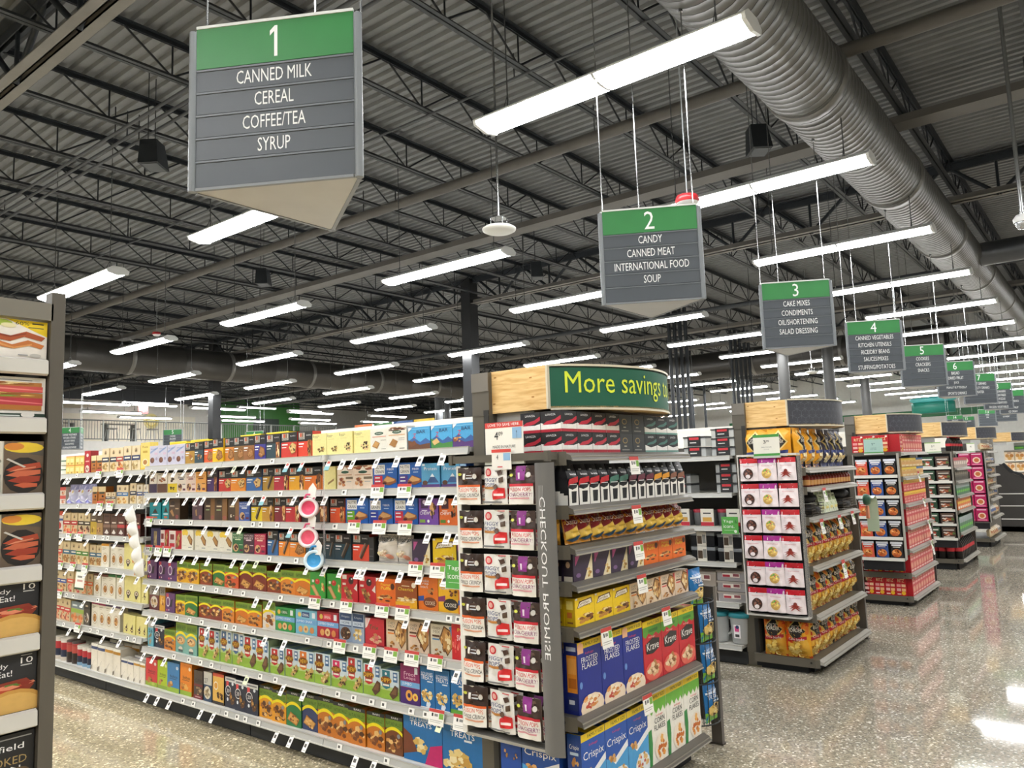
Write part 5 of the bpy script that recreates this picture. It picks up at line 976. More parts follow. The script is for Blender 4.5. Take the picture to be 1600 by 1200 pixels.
def stock(shelf):
    zz, txt = ROWS[shelf]; z = zz/1000; left = shelf[0] == 'L'; ys = []
    items = [p.split() for p in txt.split(';')]; items = [(d, int(a)/100, int(b)/100, int(h)/1000) for d, a, b, h in items]
    n = len(items); cnt = {}
    deep = {'R5': 1, 'R6': 1, 'R7': 4, 'R8': 4}.get(shelf, 0); dep = .075 if shelf in ('R7', 'R8') else .062
    for i, (d, a, b, h) in enumerate(items):
        w = a-b-.003; yc = (a+b)/2; ys.append(b+.02 if rng.random() < .9 else yc)
        k = (ORD[n-i] if not left else ORD[n-i])
        where = f'{k} along {SH_ORD[shelf]} {"far" if left else "near"} shelf'
        if d in D:
            desc = D[d][2]; lab = f'{desc}, {where}'
            if d in ('thin', 'sil', 'pale', 'pale2'): pass
            x = XF+rng.uniform(0, .012)
            dd = dep
            o = carton(d, (x, yc, z+.001), -math.pi/2, w, dd, h, lab, f'boxes on the {SH_ORD[shelf]} shelf of the {"far bay" if left else "near bays"}')
            if left and d in ('pst', 'rws'):     # stacked two high
                carton(d, (x, yc, z+.002+h), -math.pi/2, w, dd, h, f'{desc} stacked on another, {where}', f'boxes on the {SH_ORD[shelf]} shelf of the far bay')
            for q in range(deep):
                carton(d, (x+(dd+.002)*(q+1), yc, z+.001), -math.pi/2, w, dd, h, f'{desc}, {ORD[q+2]} deep, {where}', f'boxes queued behind the {SH_ORD[shelf]} shelf fronts')
        else: SPECIAL(d, shelf, XF, yc, z+.001, w, h, where)
    return z, ys
BAGS = {}
def SPECIAL(d, shelf, x, yc, z, w, h, where):
    if d == 'pop':
        if d not in BAGS: BAGS[d] = bag_mesh('snack_bag', 'ded6cc', 'cfc8c0', 'R 0 .7 1 1 8f8a86;T smart .5 .82 .9 .14 fff;T smart .49 .83 .86 .12 2c2a2a;P eee6dc 0 .62 1 .78 1 .66 0 .5;G .5 .3 .36 .18 16 f2e8d8,e0cfae,fff8ea,d0a88a .3;E .76 .22 .16 .1 d89078;E .3 .34 .1 .06 e8d8a8', .15, .145, .07, 'pillow', crimp='b8b4b0')
        o = inst(BAGS[d], 'snack_bag', None, (x+.03, yc, z), -math.pi/2, (w/.15, 1, h/.145)); tag(o, f'white and grey snack bag with black lettering, {where}', 'bag', 'snack bags on the fourth shelf')
    elif d == 'lil':
        if d not in BAGS: BAGS[d] = bag_mesh('granola_bag', 'b9b7cf', 'a5a3bd', 'R 0 .72 1 1 7f7ea8;E .5 .58 .26 .16 d8d6e4;E .3 .66 .1 .06 8a4a5a;E .62 .64 .08 .08 d8c06a;P e6e6ee .1 .1 .5 .34 .9 .1 .5 .02;P 8a88c8 .2 .06 .5 .26 .8 .06', .14, .19, .08, 'stand', 5)
        o = inst(BAGS[d], 'granola_bag', None, (x+.04, yc, z), -math.pi/2, (w/.14, 1, max(h, .16)/.19)); tag(o, f'lilac stand up bag, {where}', 'bag', 'lilac bags on the second shelf')
    elif d == 'canw':
        for k in (0, 1):
            o = MB().lathe([(0, 0), (w*.48, 0, 'd8d4c4'), (w*.48, .008, 'e6e8dc'), (w*.48, h*.5, '3c6a50'), (w*.48, h*.62, 'e6e8dc'), (w*.48, h-.006, 'c8c8c0'), (w*.46, h, 'c8c8c0'), (0, h)], 'e6e8dc', 16).build('food_can', M_PLAST, None, (x+w*.5, yc, z+k*(h+.001)))
            tag(o, f'small white and green can, {("lower" if k == 0 else "upper")} of two, {where}', 'can', 'cans stacked on the top shelf')
    elif d[:3] == 'tub':
        lid = {'tubq': 'e4ddd0', 'tubd': '5a4a44', 'tubs': 'e4ddd0'}[d]
        c = {'tubq': ('e8e0d4', 'b8323a', '27304a', 'dcd2c4'), 'tubd': ('b03a34', 'c05048', '2c2420', '3a2c26'), 'tubs': ('e8e0d4', 'b8323a', '202840', '8ab0cc')}[d]
        R_ = w*.5
        t = thing('oatmeal_canister', {'tubq': 'large red white and blue oat canister', 'tubd': 'dark red and black canister', 'tubs': 'small red white and blue canister'}[d]+', '+where, 'canister', (x+R_, yc, z), 0, 'canisters on the lowest shelf')
        MB().lathe([(0, 0), (R_, 0, c[3]), (R_, h*.22, c[2]), (R_, h*.52, c[1]), (R_, h*.82, c[0]), (R_, h*.95, c[0]), (0, h*.95)], c[0], 18).build('tub', M_PRINT, t)
        MB().lathe([(R_*1.03, h*.93), (R_*1.03, h*.985), (R_*.96, h), (0, h)], lid, 18).build('lid', M_PLAST, t)
    elif d[:3] == 'oat':
        tc = {'b': '3c4a78', 'g': 'c08a2c'}[d[-1]]; big = d[4] != 's'
        key = 'oat'+d[-1]
        if key not in BAGS:
            b = MB()
            b.grid(lambda u, v: ((u-.5)*(1 if v < .86 else 1), -.02*math.sin(math.pi*u)*(1-v*.6), v), 8, 10, lambda u, v: 'f0ede4' if v > .9 else (tc if v > .78 else 'e6dfd0'))
            b.grid(lambda u, v: ((u-.5), .35*(1 if v < .8 else 1-(v-.8)*2)+.01, v), 4, 5, 'd8d0c0', flip=True)
            for s in (-.5, .5): b.grid(lambda u, v: (s, -.0+.36*u*(1 if v < .8 else 1-(v-.8)*2), v), 3, 5, 'dcd5c6' if True else '', flip=s < 0)
            b.grid(lambda u, v: (u-.5, v*.22-.0, 1.0), 4, 2, 'e8e4da')
            b.add([(.2, -.03, .42), (.3, -.03, .47), (-.1, -.03, .22), (-.3, -.03, .1), (-.34, -.03, .14)], [(0, 1, 2), (2, 3, 4)], '55504a')
            b.add([(-.34, -.03, .2), (-.1, -.03, .26), (-.16, -.03, .12), (-.36, -.03, .06)], [(0, 1, 2, 3)], '8a8070')
            BAGS[key] = b.build('oat_carton', M_PRINT); COL.objects.unlink(BAGS[key])
        for q in range(3):
            o = inst(BAGS[key], 'oat_carton', None, (x+q*(.14 if big else .1), yc, z), -math.pi/2, (w, .36 if big else .26, h))
            tag(o, f'{"tall" if big else "short"} cream oat carton with {"navy" if d[-1]=="b" else "gold"} top band, {where}' if q == 0 else f'{"tall" if big else "short"} cream oat carton, {ORD[q+1]} deep, {where}', 'carton', 'cream oat cartons on the lowest shelf')
for shelf in ROWS:
    z, ys = stock(shelf); left = shelf[0] == 'L'
    for (x0, ya, yb, zz, s) in SHELVES:
        if x0 == 2.80 and abs(zz-z) < .004 and (ya < 5.5) != left and ya < 7:
            add_tags(x0, ya, yb, zz, s, ys, KN[shelf])
# larger sale cards hung from the rails
SC = [('R2', 3.10), ('R2', 2.90), ('R3', 3.29), ('R3', 3.09), ('R3', 2.90), ('R4', 2.83), ('R4', 2.68), ('R5', 3.63), ('R5', 3.36), ('R5', 3.08), ('R5', 2.93), ('R6', 3.42), ('R6', 3.18), ('R6', 3.02), ('R6', 2.87), ('R6', 2.71), ('R7', 2.71), ('R7', 2.55), ('R4', 5.50), ('R4', 5.36), ('R4', 5.24), ('L1', 6.30), ('L1', 5.95), ('L2', 6.27), ('L2', 6.1), ('L3', 6.8), ('L3', 6.6), ('L4', 6.95), ('L4', 6.72), ('L4', 6.5), ('L5', 6.95), ('L6', 6.6), ('R3', 5.5)]
for i, (s, y) in enumerate(SC):
    z = ROWS[s][0]/1000; n = sum(1 for a in SC[i:] if a[0] == s)
    sale_card((2.783, y, z+.024), -math.pi/2, f'white sale card with red top and green corner, {ORD[n]} along the {SH_ORD[s]} rail, {"near bays" if s[0]=="R" else "far bay"}', .1, .072, .16)
sale_card((2.775, 6.55, ROWS['L4'][0]/1000-.03), -math.pi/2, 'cream card with dark green bands hanging low in the far bay', .16, .15, .1, 1)
# ---------- first endcap (green crescent header) ----------
def crx(): return 'R 0 .9 1 1 f2d222;T FAMILY_SIZE .6 .95 .66 .045 3a3a20'
de(r"""
lav_r|coffee_box|box|black coffee capsule box with red swoosh|201f22|201f22|2a292c|P f2f0ec 0 0 1 0 1 .42 .5 .3 0 .46;R 0 0 1 .14 b02436;P c22a40 .08 .36 .3 .52 .7 .6 1 .78 1 .6 .7 .42 .35 .36;T LAVAZZA .5 .84 .5 .1 f0f0f0;R .34 .18 .7 .36 f6f4f0
lav_k|coffee_box|box|charcoal coffee capsule box with gold cup|35393b|2b2f31|3e4244|E .4 .62 .2 .16 9a8454;E .4 .62 .15 .11 35393b;R .3 .3 .5 .34 c9c3b0;R .12 .1 .7 .16 8a8a84
lav_g|coffee_box|box|black coffee capsule box with green swoosh|222628|222628|2c3032|P f2f0ec 0 0 1 0 1 .36 .5 .26 0 .4;R 0 0 1 .1 6a9a90;P 4a7a72 .1 .4 .3 .52 .7 .6 1 .76 1 .58 .7 .44;T LAVAZZA .5 .84 .5 .1 f0f0f0
ff|cereal_box|box|deep blue sweet flakes family size box|1f2f8c|1c2a7c|f2d222|{crx()};T Kelloggs .5 .82 .36 .04 d84a6a;T FROSTED .5 .74 .7 .075 f4f4f8;T FLAKES .5 .65 .66 .085 f4f4f8;P f0b890 .0 .84 .24 .84 .24 .96 .12 1 0 .96;E .1 .4 .06 .05 6a94d8;E .55 .06 .5 .18 f0dcc4;G .55 .12 .44 .13 26 f6e6c8,e0a86a,c8503c,fff2dc,d98a4a .2
kv|cereal_box|box|red chocolate cereal family size box|c92a34|a81f2a|f2d222|{crx()};P 5a9a34 0 .9 1 .9 1 .76 .86 .72 .7 .78 .5 .73 .3 .79 .14 .72 0 .77;R .3 .8 .8 .85 3a7a2a;P 2c2826 .14 .46 .1 .62 .5 .7 .88 .66 .84 .5 .5 .44;T Krave .5 .57 .66 .13 f4f0ec;T Kelloggs .46 .72 .34 .04 f0c0b8;E .5 .16 .46 .16 e86a5a;G .5 .2 .36 .14 18 e0b88a,b8804a,8a5a30,f0d4b0 .3
cx|cereal_box|box|blue hexagon cereal family size box|2256b0|1c4694|f2d222|{crx()};T Kelloggs .5 .82 .36 .04 d8486c;T Crispix .5 .68 .86 .14 f6f6f8;P 4aa0dc 0 .5 .4 .42 1 .56 1 0 0 0;P f0f2f6 .3 .42 1 .62 1 .52 .4 .36;G .28 .44 .2 .09 5 d9a868,b8803f .4;E .66 .1 .36 .2 e6ecf2;G .66 .16 .3 .16 20 e0b87a,c8964a,f0d8a8,c85a4a .24
cf|cereal_box|box|white corn flakes family size box|f2efe6|e6e2d6|f2d222|{crx()};P 6ab03c 0 .9 1 .9 1 .78 .92 .7 .84 .78 .7 .7 .6 .77 .46 .7 .34 .78 .22 .7 .1 .77 0 .72;T CORN .62 .6 .54 .08 23262a;T FLAKES .62 .5 .58 .08 23262a;T Kelloggs .62 .67 .36 .035 d84a4a;P 2f8a44 0 .5 .16 .52 .2 .3 .14 .0 0 .0;E .66 .2 .36 .2 f4e8d8;G .66 .2 .3 .16 22 e89a3c,d0742a,f0b868,c86420 .22
cxs|cereal_box|box|blue cereal box showing its cracker clusters|1f4fa8|1c4694|f2d222|G .3 .86 .1 .06 3 d9a868,b8803f,c8964a .5;G .72 .82 .1 .06 3 d9a868,b8803f .5;G .3 .6 .1 .06 3 d9a868,c8964a .5;G .72 .56 .1 .06 3 d9a868,b8803f .5;R .1 .2 .9 .3 e6ecf2
""")
SIDE = {'ff': 'R .2 .3 .92 .82 e8932c;R .3 .36 .86 .5 c06a1c;R .28 .56 .88 .78 f0a84c;R .2 .88 .9 .94 c8d0e8;R .2 .06 .9 .24 2c3a74;R .3 .14 .7 .2 d8dce8', 'gold': 'R .2 .6 .8 .9 f6e27a;R .25 .3 .7 .5 c8702c;R .25 .1 .8 .16 8a5a2c', 'drk': 'R .1 .1 .9 .92 241c28;E .5 .6 .2 .12 c8a88a;R .1 .0 .9 .18 d8d0c0', 'cx': 'T Crispix .5 .82 .7 .08 f6f6f8;G .5 .6 .26 .1 4 d9a868,b8803f .4;R .2 .72 .8 .76 bcd4ee', 'lav_r': D['lav_r'][6], 'kv': 'R .2 .2 .8 .8 8a1a24', 'loops': ''}
def side_art(k):
    m = carton_mesh(k); old = m.data; b = MB()
    ops_draw(b, SIDE[k], lambda u, v, e: (-.5-e, 1-u, v), .002, seed=4)
    o = b.build('s', M_PRINT); me = o.data
    import bmesh
    bm = bmesh.new(); bm.from_mesh(old); bm.from_mesh(me); bm.to_mesh(old); bm.free(); bpy.data.objects.remove(o)
for k in ('ff', 'gold', 'drk', 'cx', 'lav_r'): side_art(k)
YF = 1.912
def row(key, xs, z, w, d, h, lab, grp, y=YF, tiers=1, depth=1):
    n = len(xs)
    for i, x in enumerate(xs):
        for t in range(tiers):
            for q in range(depth):
                s = lab.format(o=ORD[i+1], t=('lower', 'upper')[t] if tiers > 1 else '')
                if q: s += ', rear row'
                carton(key, (x, y+q*(d+.003), z+.001+t*(h+.001)), 0, w-.003, d, h, s, grp)
wd = .1244; x = 2.80+wd/2
row('lav_r', [x+wd*i for i in range(4)], 1.621, wd, .11, .092, '{t} black coffee box with red swoosh, {o} from the left corner', 'coffee boxes under the crescent header', 1.935, 2, 2)
row('lav_k', [x+wd*i for i in (4, 5)], 1.621, wd, .11, .092, '{t} charcoal coffee box with gold cup, {o} of its pair', 'coffee boxes under the crescent header', 1.935, 2, 2)
row('lav_g', [x+wd*i for i in (6, 7, 8)], 1.621, wd, .11, .092, '{t} black coffee box with green swoosh, {o} from the charcoal ones', 'coffee boxes under the crescent header', 1.935, 2, 2)
CB = {}
def coffee(c):
    b = MB()
    W, Dp, Hh = .082, .075, .178
    def sec(v): # (half width, front y, back y)
        f = 1 if v < .72 else 1-(v-.72)/.28*.75
        return (W/2*(1-.04*v), -0+.0*v+(1-f)*Dp*.35, Dp-(1-f)*Dp*.45)
    def col(u, v): return '1b1c20'
    b.grid(lambda u, v: ((u-.5)*2*sec(v)[0], sec(v)[1]-.004*math.sin(math.pi*u), v*Hh), 6, 10, col)
    b.grid(lambda u, v: ((u-.5)*2*sec(v)[0], sec(v)[2], v*Hh), 4, 6, '1b1c20', flip=True)
    def sidecol(u, v): return 'eeece6' if v < .40-.16*(1-u) else '1b1c20'
    b.grid(lambda u, v: (-sec(v)[0]-.003*math.sin(math.pi*u), sec(v)[2]+(sec(v)[1]-sec(v)[2])*u, v*Hh), 8, 20, lambda u, v: sidecol(1-u, v), smooth=False)
    b.grid(lambda u, v: (sec(v)[0]+.003*math.sin(math.pi*u), sec(v)[1]+(sec(v)[2]-sec(v)[1])*u, v*Hh), 4, 8, lambda u, v: 'eeece6' if v < .4 else '1b1c20')
    F = lambda u, v, e=0: ((u-.5)*2*sec(v)[0], sec(v)[1]-.0045-e, v*Hh)
    ops_draw(b, f'P eeece6 .03 .0 .97 .0 .97 .5 .8 .42 .4 .38 .03 .42;P 1b1c20 .3 .06 .72 .06 .8 .34 .28 .34;P {c} .0 .46 .1 .5 .98 .56 .98 .7 .1 .64 .0 .56;R .1 .5 .8 .515 eee;T lavazza .5 .76 .6 .05 f4f4f4;R .14 .86 .4 .89 bbb', F, .0006)
    o = b.build('coffee_bag', M_FILM); COL.objects.unlink(o); return o
cc = [('c0262f', 'red', 4), ('4a7a6c', 'green', 2), ('6a2c3c', 'plum', 3), ('e09a2c', 'orange', 2), ('8a5a44', 'brown', 2)]
x = 2.842; k = 0
for c, nm, n in cc:
    m = coffee(c)
    for i in range(n):
        o = inst(m, 'coffee_bag', None, (x+k*.0868, YF+.005, 1.392), rng.uniform(-.06, .06)); k += 1
        tag(o, f'black and white coffee bag with {nm} label, {ORD[k]} from the left corner', 'bag', 'coffee bags on the second endcap shelf')
m = bag_mesh('wafer_bag', 'c98a2c', 'b07a28', 'P 8a1f26 .03 .96 .97 .96 .97 .66 .6 .58 .03 .42;T Santitas .5 .76 .8 .2 f6e6e0;P e6bf52 .03 .42 .6 .58 .97 .66 .97 .3 .6 .24 .03 .16;P 3f6f98 .05 .14 .5 .2 .95 .28 .95 .12 .5 .06;R .2 .36 .8 .42 c8a03a', .1, .125, .055, 'pillow', 9)
for i in range(11):
    o = inst(m, 'snack_bag', None, (2.865+i*.1015, YF+.035, 1.224), rng.uniform(-.08, .08)); o.rotation_euler.x = -.16; o.rotation_euler.y = rng.uniform(-.1, .02)
    tag(o, f'maroon and gold snack bag, {ORD[i+1]} from the left corner of the third endcap shelf', 'bag', 'maroon and gold snack bags')
m2 = bag_mesh('snack_bag', 'c8922f', 'a87420', 'G .5 .5 .3 .3 10 e0b050,a87020 .3', .1, .12, .06, 'pillow', 12)
o = inst(m2, 'snack_bag', None, (2.80, YF+.1, 1.224), -math.pi/2); tag(o, 'plain gold snack bag turned sideways at the endcap corner', 'bag', 'maroon and gold snack bags')
G4 = 'boxes on the fourth endcap shelf'; G5 = 'boxes on the fifth endcap shelf'; G6 = 'family size boxes on the sixth endcap shelf'; G7 = 'family size boxes on the lowest endcap shelf'
row('drk', [2.89+.154*i for i in range(4)], 1.068, .154, .055, .117, 'dark purple cereal treat box on the endcap, {o} from the left corner', G4, depth=2)
row('reese', [3.506+.154*i for i in range(3)], 1.068, .154, .055, .117, 'orange cereal bar box on the endcap, {o} from the purple boxes', G4)
row('gold', [2.89+.155*i for i in range(3)], .88, .155, .055, .118, 'bright yellow cereal bar box on the endcap, {o} from the left corner', G5, depth=2)
row('cmx_o', [3.355, 3.51], .88, .155, .055, .118, 'tan snack mix box with orange corner on the endcap, {o} from the yellow boxes', G5)
row('cmx_r', [3.665, 3.82], .88, .155, .055, .118, 'tan snack mix box with red stripes on the endcap, {o} from the orange cornered', G5)
row('ff', [2.908+.187*i for i in range(3)], .518, .187, .07, .295, 'deep blue sweet flakes box, {o} from the left corner of the endcap', G6, depth=2)
row('kv', [3.472+.187*i for i in range(3)], .518, .187, .07, .285, 'red chocolate cereal box, {o} from the blue flakes boxes', G6)
row('cx', [2.908+.19*i for i in range(3)], .138, .19, .07, .30, 'blue hexagon cereal box, {o} from the left corner, lowest endcap shelf', G7)
row('cf', [3.478+.19*i for i in range(3)], .138, .19, .07, .318, 'white corn flakes box, {o} from the blue hexagon cereal boxes', G7)
carton('cx', (2.80, 2.115, .139), -math.pi/2, .2, .075, .28, 'blue hexagon cereal box facing the long aisle under the sidekick pouches', G7)
carton('cxs', (2.80, 2.278, .139), -math.pi/2, .115, .075, .275, 'blue box of cracker clusters facing the long aisle beside the post', G7)
for i, (px, z, nm) in enumerate(((3.29, 1.6, 'coffee box'), (3.29, 1.37, 'coffee bag'), (3.29, 1.2, 'wafer bag'), (3.305, 1.045, 'purple box'), (3.53, .86, 'snack mix'), (2.97, .5+.36, 'yellow box'), (3.3, .5, 'family cereal'), (3.33, .12, 'lowest'))):
    sale_card((px, 1.862, z-.002), 0, f'white sale card with red top on the {nm} shelf of the first endcap', .088, .085, .12)

# sidekick display hung on the endcap side
def sidekick():
    t = thing('sidekick_display', 'hanging pouch display with vertical promise lettering on the long aisle side', 'display', (2.725, 1.97, .40))
    W = .478; Hh = 1.18
    MB().box(.035, 0, .0, .048, W, Hh, '121315').build('back_panel', M_DARK, t)
    MB().box(-.035, W-.006, 0, .048, W+.01, Hh, 'c9c7c0').box(-.037, W-.016, 0, -.031, W+.01, Hh, 'e6e4dc').build('side_frame', M_PAINT, t)
    MB().box(-.03, 0, -.012, .048, W, 0, 'a9a69e').build('bottom_tray', M_PAINT, t)
    MB().box(-.05, -.04, Hh+.012, .03, W+.03, Hh+.045, GREY).box(-.055, -.05, Hh+.005, -.03, -.03, Hh+.05, GREY).box(-.055, W+.02, Hh+.005, -.03, W+.04, Hh+.05, GREY).build('top_bar', M_PAINT, t)
    b = MB(); n = 8
    fn = lambda u, v, e=0: (-.062-.018*math.sin(math.pi*u)-e, .015-.1*u, v*Hh+.0)
    b.grid(lambda u, v: fn(u, v), n, 4, '6b6a68'); b.grid(lambda u, v: (fn(u, v)[0]+.003, fn(u, v)[1], fn(u, v)[2]), n, 4, '55545a', flip=True)
    p = b.build('promise_strip', M_PLAST, t)
    d = MB(); vv, ff, asp = text_geo('CHECKOUT PROMISE')
    d.add([fn(.45-y*.3, .6-x*.56, .0015)[:3] for x, y in vv], [f[::-1] for f in ff], 'f0f0f0'); d.build('lettering', M_PAPER, p)
    s = MB()
    for i in range(5): s.grid(lambda u, v, i=i: fn(.1+i*.06+v*.16+u*.016, .72+v*.2, .001), 1, 8, 'b9b8b5')
    s.build('stripes', M_PAPER, p)
    hk = None
    for r in range(6):
        for c in range(3):
            if hk is None: hk = MB().tube((.04, 0, 0), (-.05, 0, .006), .0025, 'b0b0ac', 6).build('peg_hook', M_CHROME, t, (0, .09+c*.15, Hh-.035-r*.193))
            else: inst(hk, 'peg_hook', t, (0, .09+c*.15, Hh-.035-r*.193))
sidekick()
P1 = bag_mesh('snack_pouch', '3a2a24', 'cfcac0', 'G .5 .76 .46 .2 26 2a1c16,5a4236,4a342a,6e5648 .2;R .04 .0 .96 .5 efebe2;R .04 .47 .96 .53 d8622c;T FUSION_POPS .5 .39 .78 .1 d8582c;T CHOCO_CRUNCH .5 .25 .84 .1 221c1a;R .14 .13 .86 .17 d89a7a;R .3 .68 .4 .84 e8e4dc;R .44 .78 .66 .8 ccc;R .44 .7 .7 .73 ccc;E .78 .76 .08 .07 d8d4cc;E .16 .82 .09 .04 c8cc4a', .135, .165, .035, 'stand', 21)
P2 = bag_mesh('snack_pouch', 'e9e6e0', 'cfcac0', 'E .2 .84 .15 .11 d0343c;E .2 .84 .1 .07 e8b0a8;T FIGGY .36 .64 .56 .1 23346e;T POPS .3 .51 .44 .1 23346e;R .06 .4 .6 .46 b5793a;P cf2a2c .5 .12 .96 .16 .96 .42 .66 .44 .5 .34;R .58 .22 .9 .28 f0d8d4;P 4a3428 .62 .86 .8 .9 .86 .8 .7 .74;P 54402f .74 .68 .9 .72 .92 .58 .78 .56;E .6 .46 .1 .07 5a4234;R .06 .04 .9 .08 777;R .6 .96 .9 .985 c8343c', .14, .168, .03, 'stand', 22)
P3 = bag_mesh('snack_pouch', '45352f', 'cfcac0', 'G .5 .78 .46 .2 26 332620,6a5648,564238,7e6a5e .2;R .3 .62 .66 1 93388f;R .38 .66 .46 .82 f0e0f0;R .04 .0 .96 .48 efebe2;R .04 .46 .96 .53 c8303c;T FUSION_POPS .5 .38 .78 .1 d03844;T CHA-CHERRY! .5 .25 .84 .1 8a2a6a;R .14 .13 .86 .17 d89aa0;E .8 .76 .08 .07 d8d4cc;E .14 .76 .08 .04 c8cc4a', .135, .165, .035, 'stand', 23)
for r in range(6):
    for c, (m, nm) in enumerate(((P1, 'dark pouch with orange banded white label'), (P2, 'white fig snack pouch'), (P3, 'dark pouch with purple patch'))):
        y = 2.372-c*.15; z = 1.572-r*.193
        for q in (0, 1):
            o = inst(m, 'snack_pouch', None, (2.683+.035*q, y-(.022 if q else 0)+rng.uniform(-.006, .006), z-.166-(.004 if q else 0)), -math.pi/2+rng.uniform(-.1, .1)); o.rotation_euler.x = rng.uniform(-.06, .03)
            tag(o, f'{nm} {"hanging behind another" if q else "hanging in front"}, {ORD[r+1]} row down on the sidekick', 'pouch', 'pouches hung on the sidekick display')
def price_sign(loc, rz, lab, w, h, body, band, lines, small=None):
    t = thing('price_sign', lab, 'sign', loc, rz)
    MB().box(-w/2, 0, 0, w/2, .003, h, body).build('card', M_PAPER, t)
    fn = lambda u, v: (u*w, -.0012, v*h)
    b = MB().box(-w/2, -.0008, 0, w/2, 0, h*band[2], band[0]).box(-w/2, -.0008, h*(1-band[3]), w/2, 0, h, band[1])
    for tx, cu, cv, wu, hv, c in lines: b.text(tx, fn, cu, cv, wu, hv, c, keep=None)
    b.build('print', M_PAPER, t)
    MB().box(-w/2-.003, -.004, -.012, w/2+.003, .006, .004, 'c8ccc4').build('holder', M_PLAST, t)
    return t
s = price_sign((2.685, 2.165, 1.592), -math.pi/2, 'white price sign lettered Love to save here on the pouch display', .215, .175, 'f2efe6', ('4a8f3f', 'd6473f', .12, .14), [('LOVE TO SAVE HERE.', 0, .935, .84, .07, 'fff'), ('4', -.2, .66, .1, .2, '222'), ('09', -.08, .71, .11, .1, '222'), ('MADE IN NATURE', 0, .38, .6, .07, '444')])
MB().box(.05, -.003, .1, .1, -.0015, .148, '8fb8dc').text('1', lambda u, v: (.075+u*.2, -.0035, .118+v*.17), 0, 0, .02, .2, '223').build('save_square', M_PAPER, s)
tg = tag(MB().box(-.055, -.001, 0, .055, 0, .09, 'eceae4').box(-.055, -.0018, .076, .055, -.001, .09, 'd6473f').box(.012, -.0018, .04, .05, -.001, .072, '8fb8dc').text('4', lambda u, v: (u*.11, -.002, v*.09), -.2, .62, .1, .24, '333').build('sale_card', M_PAPER, None, (2.672, 2.172, 1.557), -math.pi/2), 'smaller white price card overlapping the foot of the Love to save sign', 'price card')
green = []
def tags_sign(loc, lab, w=.135, h=.13):
    t = thing('tags_sign', lab, 'sign', loc, -math.pi/2)
    MB().box(-w/2, 0, 0, w/2, .002, h, '57a84a').build('card', M_PAPER, t)
    fn = lambda u, v: (u*w, -.0012, v*h)
    MB().text('Tags', fn, -.1, .72, .6, .2, 'f4f8f2').text('&', fn, .36, .72, .14, .2, '2f6a34').text('icons.', fn, -.06, .44, .66, .2, 'f4f8f2').box(-w*.36, -.001, h*.2, w*.3, -.0005, h*.215, 'dceed8').lathe([(0, 0), (.012, 0)], 'e8f4e4', 12, M=Matrix.Translation((w*.32, -.001, h*.14)) @ Matrix.Rotation(math.pi/2, 4, 'X')).build('print', M_PAPER, t)
    MB().tube((-.02, .001, h), (-.02, .001, h+.03), .001, 'ddd', 4).box(-w*.56, .002, -.004, w*.56, .004, .006, 'cfd6cf').build('clip', M_PLAST, t)
tags_sign((2.752, 2.535, 1.01), 'green Tags and icons card half hidden behind the pouch display')
tags_sign((5.865, 2.495, 1.005), 'green Tags and icons card on the storage box shelves')

# wire rack of treat packs on the low end panel
def wire_rack():
    t = thing('wire_rack', 'dark curved wire rack holding blue treat packs beside the first endcap', 'rack', (4.07, 1.9, .17))
    def arcp(z, s=1): return [(.1*s*math.cos(a)*1.15, -.09*s*math.sin(a)+.06, z) for a in [math.pi*i/10 for i in range(11)]]
    for z in (0, .21, .42, .63): MB().path([(.115, .09, z)]+arcp(z)+[(-.115, .09, z)], .004, '2c3032').build('hoop', M_STEEL, t)
    w0 = None
    for i in range(11):
        p = arcp(0)[i]; v = MB().tube((p[0], p[1], 0), (p[0], p[1], .66 if i % 2 == 0 else .63), .0022, '2c3032', 5).build('upright_wire', M_STEEL, t)
    for z in (0, .21, .42): MB().path([(-.1, .06, z+.004), (.1, .06, z+.004)], .002, '2c3032').path([(-.08, .02, z+.004), (.08, .02, z+.004)], .002, '2c3032').build('floor_wire', M_STEEL, t)
wire_rack()
m = bag_mesh('treat_pack', '1f6fae', '1a5a8e', 'R 0 0 1 .26 7ab83c;R .06 .74 .94 .79 dfe9f2;T TREATS .5 .66 .8 .12 fff;T KRISPIES .5 .82 .7 .06 dfe9f2;R .4 .52 .9 .56 dfe9f2;E .5 .32 .42 .18 e4c878;G .5 .32 .4 .15 16 f0dca0,d0a850,3a2418,e8cc80 .24', .15, .195, .05, 'pillow', 31)
for i, z in enumerate((.178, .388, .598, .79)):
    o = inst(m, 'treat_pack', None, (4.06+(.0 if i < 3 else -.045), 1.9 if i < 3 else 1.925, z), .0); o.rotation_euler.x = -.05
    tag(o, f'blue and green treat pack in the wire rack, {ORD[i+1]} from the bottom', 'pack', 'treat packs in the wire rack')

